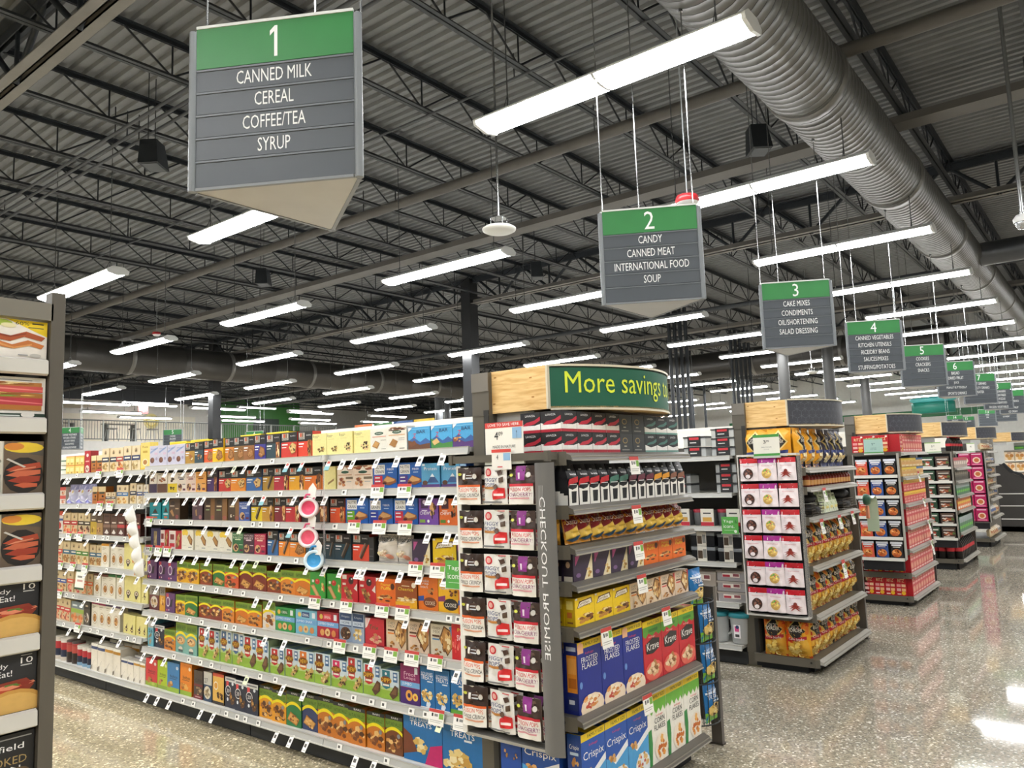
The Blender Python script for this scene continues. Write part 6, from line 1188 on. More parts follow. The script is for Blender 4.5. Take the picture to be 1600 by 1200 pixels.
# clip strips on the long gondola
def cup(loc, c, ci, lab, tilt):
    t = thing('snack_cup', lab, 'cup', loc, 0, 'snack cups on the clip strip')
    Mx = Matrix.Rotation(math.radians(110), 4, 'Z') @ Matrix.Rotation(math.radians(78), 4, 'X')
    M2 = Matrix.Rotation(math.radians(-78), 4, 'Z') @ Matrix.Rotation(math.radians(-80), 4, 'X')
    M2 = Matrix.Rotation(math.radians(140), 4, 'Z') @ Matrix.Rotation(math.radians(76), 4, 'Y').inverted() if False else Matrix.Rotation(math.radians(215), 4, 'Z') @ Matrix.Rotation(math.radians(82), 4, 'Y')
    MB().lathe([(0, -.06), (.036, -.06), (.04, -.056), (.047, .0), (.047, .012)], c, 22, M=M2).build('bowl', M_PLAST, t)
    MB().lathe([(.044, .004), (.055, .004), (.056, .02), (.05, .026), (.04, .024), (.038, .018)], 'f2e4e6' if c[0] == 'e' else 'd8ecf6', 24, M=M2).build('rim', M_PLAST, t)
    MB().lathe([(.039, .018), (.03, .012), (.02, .016), (.012, .011), (0, .012)], ci, 22, M=M2).build('lid', M_PLAST, t)
    MB().path([(-.02, .02, .045), (-.02, .0, .075), (.02, -.02, .075), (.02, -.01, .045)], .006, c).build('handle', M_PLAST, t)
    MB().prism([(-.03, -.03), (.03, -.03), (.034, .02), (.0, .05), (-.034, .02)], 0, .0015, 'ece8e2', M=Matrix.Translation((.0, -.028, .088 if c[0] == 'e' else .06)) @ Matrix.Rotation(math.radians(-90), 4, 'Z') @ Matrix.Rotation(math.radians(84), 4, 'X')).build('card', M_PAPER, t)
def strip(y, z0, z1, lab, x=2.765):
    t = thing('clip_strip', lab, 'strip', (x, y, 0))
    MB().box(-.001, -.008, z0, .001, .008, z1, 'e4e4e0').build('band', M_CLEAR, t)
    MB().box(-.004, -.012, z1-.01, .02, .012, z1+.02, 'c8c8c4').build('clip', M_PLAST, t)
strip(3.525, 1.08, 1.655, 'clear clip strip carrying pink and blue snack cups')
cup((2.70, 3.57, 1.385), 'e85a86', 'e8486c', 'pink snack cup with white rim, upper one on the clip strip', 0)
cup((2.70, 3.575, 1.225), 'ea6a90', 'ec5a74', 'pink snack cup with white rim, lower one on the clip strip', 0)
cup((2.70, 3.525, 1.105), '2f8cc8', '3a9ad4', 'blue snack cup with pale rim at the foot of the clip strip', 0)
strip(5.52, .96, 1.62, 'clear clip strip carrying white shell packs at the far bay corner')
for i in range(5):
    z = 1.33-.09*i; y = 5.62-.035*i
    t = thing('shell_pack', f'white ribbed shell pack on the far clip strip, {ORD[i+1]} from the top', 'pack', (2.715, y, z), 0, 'white shell packs on the clip strip')
    Mx = Matrix.Rotation(-.5+.1*i, 4, 'X')
    b = MB(); b.grid(lambda u, v: (-.05*math.sin(math.pi*u)*math.sin(math.pi*min(1, v*.9+.1))-.004*math.sin(u*30), (u-.5)*.085, (v-.5)*.12), 12, 8, 'e9e7df', M=Mx); b.grid(lambda u, v: (.004, (u-.5)*.085, (v-.5)*.12), 2, 2, 'dedbd2', M=Mx, flip=True)
    b.build('shell', M_PLAST, t)
    if i in (1, 3, 4):
        MB().box(-.004, .035, -.05, .004, .09, .03, 'd9c9a0', M=Mx).box(-.0055, .04, -.045, -.004, .086, .0, 'c9803a', M=Mx).box(-.006, .052, -.035, -.0055, .074, -.012, '8a4a24', M=Mx).build('label', M_PAPER, t)
# packages showing over the top of the long gondola
for i, (y, c, c2, nm) in enumerate(((3.62, 'd8b83c', '3a5a8c', 'yellow and blue'), (3.82, '3a5a8c', 'c8d0d8', 'blue and silver'), (4.02, '4a7a4a', 'd8c84a', 'green and yellow'), (4.22, 'e07a3c', 'f0e0c0', 'orange'))):
    key = 'top'+c
    BAGS[key] = bag_mesh('snack_bag', c, c, f'R .1 .4 .9 .8 {c2};G .5 .3 .3 .16 10 e0b050,c88a34 .3', .19, .26, .08, 'pillow', 40+i)
    o = inst(BAGS[key], 'snack_bag', None, (3.66, y, 1.652), math.pi/2); tag(o, f'{nm} bag peeking over the long gondola near the first post', 'bag')
for i, y in enumerate((5.05, 5.4, 6.15, 6.5)):
    o = tag(MB().box(0, -.14, 0, .1, .14, .03, 'f0d428').box(-.002, -.12, .01, 0, .12, .018, 'd8b81c').box(-.002, -.14, .025, .1, .14, .03, 'f8e658').build('display_tray', M_PAPER, None, (3.53, y, 1.876)), f'yellow tray peeking over the long gondola, {ORD[i+1]} from the near bays', 'tray', 'yellow trays on top of the long gondola')
# ---------- second aisle: storage boxes ----------
def container(loc, w, d, h, kind, lab, grp):
    t = thing('storage_container', lab, 'container', loc, -math.pi/2, grp)
    if kind == 'clear':
        MB().prism([(-w/2, 0), (w/2, 0), (w/2, d), (-w/2, d)], .0, h*.8, 'dfe3e3').build('tub', M_FROST, t); MB().box(-w/2-.004, -.004, h*.8, w/2+.004, d+.004, h*.95, '3c3e40').build('lid', M_PLAST, t)
        MB().box(-w*.3, -.007, h*.02, w*.3, -.004, h*.98, '242426').box(-w*.22, -.008, h*.62, w*.22, -.007, h*.86, 'c8343c').box(-w*.2, -.008, h*.3, w*.1, -.007, h*.4, 'd8d8d4').build('sleeve', M_PAPER, t)
    elif kind == 'tub':
        MB().lathe([(0, 0), (w*.42, 0), (w*.48, h*.8), (w*.46, h*.82), (0, h*.82)], '8f9294', 18, M=Matrix.Translation((0, d/2, 0))).build('tub', M_FROST, t)
        MB().lathe([(w*.5, h*.8), (w*.5, h*.98), (w*.4, h), (0, h)], 'a8283a', 18, M=Matrix.Translation((0, d/2, 0))).build('lid', M_PLAST, t)
    elif kind == 'card':
        MB().box(-w/2, 0, 0, w/2, .01, h, 'f0ece0').box(-w/2, -.001, 0, w/2, 0, h*.22, 'b8283a').box(-w*.3, -.001, h*.7, w*.3, 0, h*.78, '555').box(-w*.35, -.001, h*.25, w*.35, 0, h*.5, 'd8a850').build('sleeve', M_PAPER, t)
        MB().box(-w/2, .01, 0, w/2, d, h*.9, '6a6c6e').build('tub', M_PLAST, t)
    elif kind == 'black':
        MB().prism([(-w/2, 0), (w/2, 0), (w/2, d), (-w/2, d)], 0, h*.72, '17181b').build('tub', M_PLAST, t); MB().box(-w/2-.003, -.003, h*.72, w/2+.003, d, h*.95, 'b9bec2').build('lid', M_FROST, t)
        MB().box(-w*.24, -.006, 0, w*.16, -.003, h, 'ddd8cc').box(-w*.22, -.007, h*.15, -w*.02, -.006, h*.7, '4a3a2a').box(0, -.007, h*.2, w*.14, -.006, h*.8, '8a8a86').build('sleeve', M_PAPER, t)
    else:
        c = 'e0d4c8' if kind == 'latch' else 'd8d4d6'
        MB().prism([(-w/2, 0), (w/2, 0), (w/2, d), (-w/2, d)], 0, h*.8, c).build('tub', M_FROST, t); MB().box(-w/2-.006, -.006, h*.8, w/2+.006, d, h*.96, 'e8dfd6').build('lid', M_FROST, t)
        MB().box(-w*.3, -.008, h*.35, w*.32, -.005, h*.75, 'efe6dc').box(-w*.28, -.009, h*.38, -w*.02, -.008, h*.6, 'd89a3c' if kind == 'latch' else 'a8283a').box(.02, -.009, h*.45, w*.3, -.008, h*.7, '8a4a50').build('label', M_PAPER, t)
    return t
XC = 5.95
GA = 'storage boxes beside the first endcap'
def stack(y, z, n, w, h, kind, lab, d=.16):
    for i in range(n): container((XC, y, z+.001+i*(h+.0015)), w, d, h, kind, lab.format(['lowest', 'second', 'topmost'][i] if n == 3 else ['lower', 'upper'][i] if n == 2 else 'single'), GA)
stack(2.79, 1.61, 2, .19, .085, 'clear', '{} clear food box with black sleeve, farther stack on the top shelf')
stack(2.545, 1.61, 3, .19, .073, 'clear', '{} clear food box with black sleeve, top shelf stack nearest the post')
stack(2.535, 1.318, 3, .17, .078, 'clear', '{} clear food box with black sleeve, second shelf nearest the post')
stack(2.93, 1.318, 2, .17, .078, 'clear', '{} clear food box with black sleeve, second shelf beyond the gap')
for i, y in enumerate((2.93, 2.72, 2.50)): container((XC, y, 1.056), .11, .1, .135, 'card', f'white and red carded storage cup, {ORD[3-i]} from the post, third shelf', GA)
for i, y in enumerate((2.82, 2.61)): container((XC+.03, y, 1.056), .1, .1, .13, 'tub', f'grey storage tub with red lid, {ORD[2-i]} from the post, third shelf', GA)
stack(2.77, .777, 2, .2, .115, 'black', '{} black storage box with picture sleeve, farther stack on the fourth shelf')
stack(2.545, .777, 2, .19, .11, 'black', '{} black storage box with picture sleeve, fourth shelf nearest the post')
stack(2.795, .467, 2, .23, .115, 'latch', '{} large clear latch box with amber label, fifth shelf')
stack(2.55, .467, 3, .23, .08, 'latch2', '{} clear latch box with red label, fifth shelf nearest the post')
def pitcher(y, lab):
    t = thing('pitcher', lab, 'pitcher', (6.0, y, .152), 0, 'pitchers with teal lids')
    b = MB(); b.lathe([(0, 0), (.066, 0), (.072, .01), (.082, .2), (.08, .205)], 'd9dcdc', 20, sx=1, sy=1.05); b.build('jug', M_FROST, t)
    MB().lathe([(.084, .2), (.09, .205), (.09, .228), (.07, .236), (0, .238)], '2f8f9c', 20, sy=1.08).build('lid', M_PLAST, t)
    MB().path([(0, -.078, .19), (0, -.112, .18), (0, -.118, .12), (0, -.1, .07), (0, -.074, .06)], .01, 'd9dcdc', 8).build('handle', M_FROST, t)
    MB().box(-.085, -.022, .05, -.08, .03, .15, 'f0eef0').box(-.0862, -.012, .1, -.085, .022, .14, 'd8508a').box(-.0862, -.012, .06, -.085, .02, .08, '444').lathe([(0, 0), (.014, .001)], '2c3a6a', 10, M=Matrix.Translation((-.0865, .0, .135)) @ Matrix.Rotation(-math.pi/2, 4, 'Y')).build('label', M_PAPER, t)
pitcher(2.51, 'clear pitcher with teal lid and pink label, nearer the grey post'); pitcher(2.70, 'clear pitcher with teal lid half hidden behind the wire rack')
for i in range(2): pass
# dishes at the back of the black shelf
# ---------- second endcap: tortilla chips, candy pouches ----------
def pouch_display(x, y0, z0, W, Hh, lab, col='d8d5cf', shelves=0, dark=False):
    t = thing('pouch_display', lab, 'display', (x, y0, z0))
    MB().box(.03, 0, 0, .045, W, Hh, '16171a').build('back_panel', M_DARK, t)
    for y in (-.008, W): MB().box(-.035, y, -.01, .045, y+.008, Hh+.02, col).build('side_frame', M_CLEAR if (y < 0 and not dark) else M_PAINT, t)
    MB().box(-.035, 0, Hh+.005, .045, W, Hh+.02, col if not dark else GREY).build('top_bar', M_PAINT, t)
    for k in range(shelves):
        s = MB().box(-.05, .0, 0, .03, W, .006, '8d8a82').build('shelf', M_PAINT, t, (0, 0, Hh*k/shelves))
        MB().box(-.056, .0, -.02, -.05, W, .012, 'e4e2da').build('price_rail', M_PAINT, s)
    if not shelves: MB().box(-.03, 0, -.012, .045, W, 0, col).build('bottom_tray', M_PAINT, t)
    if dark: MB().box(-.03, .02, -.12, .04, W-.02, -.02, '15161a').box(-.045, 0, -.02, .04, W, 0, '55524c').build('lower_vent', M_DARK, t)
    return t
pouch_display(5.845, 1.925, .42, .45, 1.17, 'white candy pouch display hung beside the tortilla chips')
def candy(c, pic, sd):
    return bag_mesh('candy_pouch', 'efe3e4', 'd8ccd0', f'R 0 .78 1 1 {c};R 0 .755 1 .775 fff;T Gummies .5 .66 .6 .05 c86a74;{pic};E .5 .79 .04 .02 333', .14, .15, .045, 'stand', sd, .003)
CA = [candy('c8202c', 'E .5 .32 .28 .24 4a3430;G .5 .34 .2 .18 8 7a4a3a,8a5a4a,3a2a24 .3;E .5 .2 .12 .09 efe3e4', 51), candy('b8309a', 'E .5 .32 .26 .22 e0b86a;G .5 .32 .22 .18 10 e8a03a,6aa04a,d8604a,3a94b8,f0d46a .3', 52), candy('c8202c', 'E .5 .4 .1 .1 8a3a30;P a8443a .2 .22 .46 .38 .54 .38 .8 .22 .58 .3 .42 .3;P a8443a .26 .12 .46 .34 .54 .34 .74 .12 .56 .26 .44 .26;P a8443a .14 .3 .44 .4 .56 .4 .86 .3 .56 .34 .44 .34', 53)]
for r in range(6):
    for c in range(3):
        o = inst(CA[c], 'candy_pouch', None, (5.815, 2.292-c*.142+rng.uniform(-.004, .004), 1.41-r*.193), -math.pi/2+rng.uniform(-.08, .08), (1, 1, 1.14)); o.rotation_euler.x = rng.uniform(-.05, .03)
        tag(o, f'white candy pouch, {("red top with dark ring picture","magenta top with round picture","red top with red legged gummy")[c]}, {ORD[r+1]} row down', 'pouch', 'candy pouches on the white display')
price_sign((5.80, 2.14, 1.592), -math.pi/2, 'white price sign with green bands above the candy pouches', .2, .165, 'f0ede0', ('4a9a44', '4a9a44', .13, .13), [('3', -.06, .66, .1, .16, '333'), ('99', .06, .69, .1, .09, '333'), ('CANDY POUCHES', 0, .42, .4, .05, '777'), ('2 FOR', 0, .32, .2, .04, '999')])
CHIP = 'R 0 .5 1 1 c43a1c;P e0781f .0 .72 .14 .96 .26 .74 .14 .56 .0 .58;P e0781f 1 .72 .86 .96 .74 .74 .86 .56 1 .58;P d9b25a .5 .97 .04 .66 .5 .35 .96 .66;P 23201e .5 .92 .1 .66 .5 .4 .9 .66;T ON_THE .5 .76 .34 .06 e8e0d0;T BORDER .5 .68 .62 .09 e8e0d0;P a8222c .06 .46 .94 .54 .94 .46 .06 .38;T Cafe_Style .5 .46 .7 .07 f6e6d8;G .5 .2 .46 .2 22 f0cf6a,d8ac44,f6e08e,b8842c .28'
CH = bag_mesh('chip_bag', 'd9a53a', 'b8862c', CHIP, .2, .3, .1, 'pillow', 61, .006, crimp='a8341c')
CHS = bag_mesh('chip_bag', 'e0a028', 'c07a20', 'P d8481c 0 .1 .4 .3 .3 .6 .5 1 0 1;P f0c03a .4 .1 .9 .2 .8 .5 .5 .6;P e05a24 .1 .0 .6 .1 .3 .2;P 5a7a34 .0 .5 .14 .56 .1 .64 .0 .62', .2, .3, .1, 'pillow', 62, .006, crimp='a8341c')
CHM = bag_mesh('chip_bag', 'eaa52a', 'd89a24', 'P 2c3a70 0 .0 1 .0 1 .14 .5 .2 0 .12;P f0d488 .5 .96 .08 .66 .5 .36 .92 .66;P 2a2622 .5 .9 .14 .66 .5 .42 .86 .66;T ON_THE .5 .74 .3 .05 e8e0d0;T BORDER .5 .67 .5 .08 e8e0d0;P 34407c .1 .42 .9 .46 .9 .38 .1 .34;G .5 .24 .44 .14 18 f4e6b8,e0c888,fff2cc .26', .2, .28, .09, 'pillow', 63, .006)
CHN = bag_mesh('chip_bag', '3a3648', '2c2a38', 'P 2c3a70 0 .0 1 .0 1 .14 .5 .2 0 .12;P b9a468 .5 .96 .08 .66 .5 .36 .92 .66;P 1c1a20 .5 .9 .14 .66 .5 .42 .86 .66;T BORDER .5 .67 .5 .08 e8e0d0;P 34407c .1 .42 .9 .46 .9 .38 .1 .34;G .5 .24 .44 .14 18 f4e6b8,d8bc80,fff2cc .26', .2, .28, .09, 'pillow', 64, .006)
GC = 'tortilla chip bags on the second endcap'
for lv, z in enumerate((.772, .425, .105)):
    for i in range(6):
        o = inst(CH, 'chip_bag', None, (6.05+i*.205+rng.uniform(-.006, .006), 1.985, z+.004), rng.uniform(-.1, .1), (1, 1, 1.04 if z != .772 else 1.06)); o.rotation_euler.x = rng.uniform(-.08, .0)
        tag(o, f'red and gold tortilla chip bag, {ORD[i+1]} from the corner, {("upper","middle","lowest")[lv]} chip shelf', 'bag', GC)
    o = inst(CHS, 'chip_bag', None, (5.955, 2.06, z+.004), -math.pi/2); tag(o, f'chip bag turned sideways at the endcap corner, {("upper","middle","lowest")[lv]} chip shelf', 'bag', GC)
for i, y in enumerate((2.235, 2.065)):
    o = inst(CH, 'chip_bag', None, (5.945-.0, y-.01, .107), -math.pi/2, (.85, 1, 1.0)); tag(o, f'dark diamond chip bag facing left under the candy pouches, {("beside the post","nearer the corner")[i]}', 'bag', GC)
for i in range(6):
    o = inst((CHM, CHM, CHM, CHN, CHN, CHN)[i], 'chip_bag', None, (6.06+i*.2, 1.985, 1.497), rng.uniform(-.1, .1), (1, 1, 1.1)); o.rotation_euler.x = -.05
    tag(o, f'{("yellow and navy","dark and navy")[i//3]} tortilla chip bag under the dark header, {ORD[i+1]} from the corner', 'bag', GC)
for i, y in enumerate((2.28, 2.1)):
    o = inst(CHM, 'chip_bag', None, (5.97, y, 1.497), -math.pi/2, (.95, 1, 1.1)); tag(o, f'yellow tortilla chip bag behind the price sign, {("beside the post","nearer the corner")[i]}', 'bag', GC)
jar = None
for i in range(15):
    lab = f'small red salsa jar, {ORD[i+1]} from the corner on the jar shelf'
    loc = (6.07+i*.078, 1.96, 1.354)
    if jar is None:
        jar = thing('salsa_jar', lab, 'jar', loc, 0, 'salsa jars')
        MB().lathe([(0, 0), (.034, 0), (.036, .01, 'd8a060'), (.036, .05, '8a2c20'), (.036, .072), (.024, .085), (.024, .092)], '7a2a1e', 14).build('glass', M_FILM, jar); MB().lathe([(.027, .09), (.027, .112), (0, .113)], '2a2624', 12).build('lid', M_PLAST, jar)
    else: dup(jar, loc, lab).scale = (1, 1, .93)
def basket(x, lab):
    t = thing('wire_basket', lab, 'basket', (x, 1.97, 1.13)); b = MB()
    for k in range(5): 
        z = .004+k*.022; s = .14+.004*k
        b.path([(-s, -.06, z), (s, -.06, z), (s, .1, z), (-s, .1, z), (-s, -.06, z)], .0022, '4a4034', 4)
    b.build('rim', M_STEEL, t); b = MB()
    for k in range(9): b.tube((-.14+k*.035, -.06, 0), (-.144+k*.036, -.06, .095), .0018, '4a4034', 4)
    for k in range(5): b.tube((-.14, -.06+k*.04, 0), (-.148, -.06+k*.04, .095), .0018, '4a4034', 4)
    b.build('ribs', M_STEEL, t)
basket(6.17, 'brown wire basket of black stone bowls, nearer the corner'); basket(6.99, 'brown wire basket of black stone bowls, farther from the corner')
def stonebowl(x, y, z, lab):
    b = MB(); n = 28
    def R(t): return 1+.06*math.cos(14*t)
    v = lambda u, w: (.105*R(2*math.pi*u)*math.sin(math.pi*(.08+.84*w)), .07*R(2*math.pi*u)*0+.085*R(2*math.pi*u)*math.sin(math.pi*(.08+.84*w)), 0)
    b.grid(lambda u, w: (.12*R(6.2832*u)*math.sin(math.pi*(.02+.96*w))*math.cos(6.2832*u), .085*R(6.2832*u)*math.sin(math.pi*(.02+.96*w))*math.sin(6.2832*u), .042-.042*math.cos(math.pi*w)), n, 8, '1d1d1f', flip=False)
    tag(b.build('stone_bowl', M_DARK, None, (x, y, z)), lab, 'bowl', 'black bowls in wire baskets')
stonebowl(6.15, 1.985, 1.135, 'black ribbed bowl low in the nearer wire basket'); stonebowl(6.13, 2.0, 1.222, 'black ribbed bowl on top in the nearer wire basket')
stonebowl(6.98, 1.985, 1.135, 'black ribbed bowl low in the farther wire basket'); stonebowl(6.96, 2.0, 1.222, 'black ribbed bowl on top in the farther wire basket'); stonebowl(7.08, 2.02, 1.222, 'black ribbed bowl at the far right of the bowl shelf')
m = bag_mesh('seasoning_packet', 'dfe6cc', 'ccd4b8', 'R .1 .62 .9 .8 a8b88a;R .14 .2 .86 .34 e6da8a;P c8d4a8 .1 .36 .5 .56 .9 .36;R .2 .86 .8 .9 8a9a70', .1, .15, .02, 'pillow', 66)
for i in range(4):
    for q in (0, 1):
        o = inst(m, 'seasoning_packet', None, (6.42+i*.115, 1.945+q*.03, 1.132+q*.045), 0, (1.1, 1, 1)); o.rotation_euler.x = -.2
        tag(o, f'pale green seasoning packet between the wire baskets, {ORD[i+1]} along, {("front","rear")[q]} row', 'packet', 'pale green seasoning packets')
for i, (x, z, nm) in enumerate(((6.19, 1.34, 'jar shelf'), (6.07, 1.11, 'bowl shelf, near the corner'), (6.53, 1.11, 'bowl shelf, middle'), (6.9, 1.12, 'bowl shelf, far end'), (6.53, .76, 'chip shelf'))):
    sale_card((x, 1.862, z), 0, f'white price card on the {nm} of the second endcap', .085, .14 if i == 4 else .11, .15)
# ---------- third endcap: crackers ----------
pouch_display(8.955, 1.92, .50, .43, 1.075, 'dark shelved display of cookie pouches beside the cracker endcap', 'a9a69e', 5, True)
def cookie(top, nm, sd): return bag_mesh('cookie_pouch', top, '8a8a88', f'R 0 .86 1 1 d8dce4;R .1 .74 .9 .84 e8e8ec;P {nm} .08 .6 .92 .6 .86 .74 .14 .74;R .2 .65 .8 .69 f0ece4;E .5 .3 .4 .24 d8803a;G .5 .34 .36 .2 12 e8a060,c06428,7a3a1c,f0c080 .3;E .5 .16 .3 .1 b85a2a', .118, .165, .035, 'stand', sd, .002)
CK = [cookie('e0604a', 'd8402c', 71), cookie('3a5a9c', '1f3f8c', 72), cookie('2c2a2c', '1c1a1a', 73)]
for r in range(5):
    for c in range(3):
        o = inst(CK[c], 'cookie_pouch', None, (8.93, 2.275-c*.14, .512+(4-r)*.215), -math.pi/2)
        tag(o, f'{("coral","navy blue","black")[c]} cookie pouch on the dark shelved display, {ORD[r+1]} shelf down', 'pouch', 'cookie pouches on the dark display')
price_sign((8.90, 2.13, 1.60), -math.pi/2, 'pale teal price sign above the shelved cookie pouches', .19, .16, 'a8c9c0', ('4a9a44', '8ab874', .1, .06), [('1', -.06, .62, .06, .16, '345'), ('99', .05, .66, .1, .08, '345'), ('COOKIES', 0, .36, .3, .05, '567'), ('BUY ONE', 0, .26, .3, .04, '567')])
def gloop():
    t = thing('recipe_ribbon', 'pale green curled ribbon pack hanging in front of the cookie pouches', 'pack', (7.42, 1.86, 1.0))
    b = MB(); pts = [(0, 0, .2), (.06, 0, .22), (.11, 0, .19), (.13, 0, .12), (.13, 0, .0), (.12, 0, -.1)]
    for a, c in zip(pts, pts[1:]): b.add([(a[0], -.05, a[2]), (a[0], .05, a[2]), (c[0], .05, c[2]), (c[0], -.05, c[2])], [(0, 1, 2, 3)], 'c3d6bc')
    b.build('ribbon', M_PLAST, t); MB().lathe([(0, 0), (.045, .0), (.05, .02), (.04, .05), (0, .055)], '2f5a44', 14, M=Matrix.Translation((-.01, .03, .19)) @ Matrix.Rotation(math.pi/2, 4, 'X')).build('cap', M_PLAST, t)
    MB().box(.02, .01, .02, .07, .03, .13, 'd98a6a').build('label', M_PAPER, t)
    MB().tube((-.12, .06, .19), (0, .03, .19), .005, '777', 6).build('arm', M_CHROME, t)
gloop()
de(r"""
ritz|cracker_box|box|bright red cracker box with yellow disc|c41a26|b01520|d03040|T RITZ .5 .78 .6 .16 f4e8b0;E .84 .92 .1 .05 f0e8e0;R .08 .46 .46 .6 e89a9a;R .54 .46 .92 .6 f0c8a0;R .08 .24 .46 .38 e8b8b0;R .54 .24 .92 .38 f0b880;E .7 .14 .2 .1 f0b828;R .1 .06 .46 .12 f6e0d8
ritzp|cracker_box|box|pinkish red cracker box of small packs|d84a50|b01520|d86a70|T RITZ .5 .82 .8 .12 f4e0b0;R .1 .6 .9 .7 f0b0a8;E .32 .34 .18 .16 f0a890;E .7 .34 .18 .16 f4b89c;R .1 .06 .9 .14 f6d0c8
tanb|cracker_tray|tray|tan bread stick tray with yellow lid|e0b878|d0a464|e8c83c|R 0 .76 1 1 e8c83c;R .06 .3 .94 .56 d8a058;R .1 .1 .9 .22 ead8b0;R .3 .6 .7 .72 c8a030
tanbl|cracker_tray|tray|tan bread stick tray with blue lid|e0b878|d0a464|3a6a9c|R 0 .76 1 1 3a6a9c;R .06 .3 .94 .56 d8a058;R .1 .1 .9 .22 ead8b0
yelr|cracker_box|box|red cracker tray box with yellow top|d84a4c|b8343a|f0c82c|R 0 .66 1 1 f0c030;R .06 .7 .94 .8 d8a020;T RITZ .5 .4 .7 .16 f6e0c8;R .1 .1 .9 .24 f0a8a0
""")
GX = 'cracker boxes on the third endcap'
for i in range(9): carton('ritz' if i < 1 else 'ritzp', (9.16+i*.125, YF, 1.611), 0, .122, .12, .19, f'{("bright","pinkish")[i > 0]} red cracker box under the dark header, {ORD[i+1]} from the corner', GX)
for i in range(3): carton('ritz', (9.08, 2.08+i*.125, 1.611), -math.pi/2, .122, .07, .185-.02*0, f'red cracker box facing left behind the teal price sign, {ORD[i+1]} from the corner', GX)
for i in range(6):
    for q in (0, 1): carton('tanb' if i < 4 else 'tanbl', (9.18+i*.18, YF, 1.346+q*.1), 0, .176, .15, .095, f'{("lower","upper")[q]} tan bread stick tray, {ORD[i+1]} from the corner of the cracker endcap', GX)
for i in range(8):
    for q in (0, 1): carton('yelr', (9.16+i*.14, YF, 1.061+q*.125), 0, .137, .15, .12, f'{("lower","upper")[q]} yellow topped red cracker box, {ORD[i+1]} from the corner', GX)
for lv, (z, h) in enumerate(((.825, .195), (.585, .2), (.34, .205), (.1, .2))):
    for i in range(9):
        carton('ritzp', (9.17+i*.13, YF, z+.001), 0, .127, .12, h, f'pinkish red cracker box, {ORD[i+1]} from the corner, {("fourth","fifth","sixth","lowest")[lv]} cracker shelf', GX)
    for i in range(4 if lv >= 2 else 1):
        carton('ritz', (9.09, 2.05+i*.105-.03, z+.001), -math.pi/2, .102, .012 if False else .06, h, f'bright red cracker box facing left, {ORD[i+1]} from the corner, {("fourth","fifth","sixth","lowest")[lv]} cracker shelf', GX)
for x, z, h in ((9.62, 1.33, .12), (9.75, 1.05, .12), (9.9, .82, .2), (9.95, .585, .2)):
    sale_card((x, 1.862, z+.06), 0, f'white price card on the cracker endcap at {("the bread tray","the yellow topped box","the fourth cracker","the fifth cracker")[[1.33, 1.05, .82, .585].index(z)]} shelf', .09, h, .15)
# ---------- fourth and fifth endcaps ----------
pouch_display(12.10, 1.92, .43, .41, 1.15, 'dark shelved display of salad kit boxes beside the cola endcap', '8a877f', 6, True)
de(r"""
kit|salad_kit_box|box|dark green salad kit box|2c4a34|24382a|3a5a44|R 0 .84 1 1 4a6a54;R .1 .7 .9 .82 e8e4dc;G .5 .4 .44 .26 14 5a8a3c,e8e0d4,b8483a,8a5a34 .35;R .1 .04 .9 .14 ddd8cc
kitb|salad_kit_box|box|brown salad kit box|4a3830|382a24|5a463c|R 0 .84 1 1 6a564a;R .1 .7 .9 .8 d8d0c4;G .5 .4 .44 .26 14 8a3a2c,e8dccc,b0603a,5a7a3c .35;R .1 .04 .9 .14 ddd8cc
misc1|snack_box|box|grey and rose snack box|b8a49c|9a867e|c8b8b0|R 0 .7 1 1 c8505a;R .1 .3 .9 .6 e8d8cc
misc2|snack_box|box|dark olive snack box|5a554a|48443a|6a6458|R .1 .6 .9 .9 8a8070;R .1 .1 .9 .4 3a362e
misc3|snack_box|box|orange snack box|e87a2c|c06020|f09a54|R 0 .5 1 .7 f0c040;R .1 .1 .9 .3 f4e4d0
misc4|snack_box|box|green and grey snack box|4a7a5a|3a6048|6a9a7a|R 0 .6 1 1 9aa8a8;R .1 .2 .9 .4 6ac03c
""")
for r in range(6):
    for c in range(2):
        carton('kit' if c == 0 else 'kitb', (12.07, 2.215-c*.19, .437+(5-r)*.1917), -math.pi/2, .165, .05, .145, f'{("dark green","brown")[c]} salad kit box, {ORD[r+1]} shelf down on its display', 'salad kit boxes')
price_sign((12.05, 2.12, 1.60), -math.pi/2, 'cream price sign above the salad kit boxes', .2, .14, 'eceadb', ('6aaa54', 'a8c884', .08, .1), [('5', -.05, .6, .08, .2, '555'), ('99', .06, .64, .1, .1, '555'), ('SALAD KITS', 0, .3, .4, .06, '888')])
def bottle(x, y, z, lab, first=[None]):
    if first[0] is None:
        t = first[0] = thing('cola_bottle', lab, 'bottle', (x, y, z), 0, 'cola bottles on the fourth endcap')
        MB().lathe([(0, 0), (.05, 0), (.054, .02), (.054, .1, 'c8343c'), (.054, .15), (.05, .19), (.02, .25), (.016, .27)], '1c1614', 14).build('bottle', M_FILM, t); MB().lathe([(.018, .268), (.018, .29), (0, .291)], 'b8242c', 10).build('cap', M_PLAST, t)
        return t
    return dup(first[0], (x, y, z), lab)
for i in range(9):
    bottle(12.33+i*.125, 1.97, .142, f'cola bottle on the lowest shelf, {ORD[i+1]} from the corner')
for i in range(4): bottle(12.28, 2.08+i*.1-.02, .142, f'cola bottle facing left on the lowest shelf, {ORD[i+1]} from the corner')
for i in range(8): bottle(12.33+i*.13, 1.97, 1.612, f'cola bottle under the maple header, {ORD[i+1]} from the corner').scale = (.72, .72, .7)
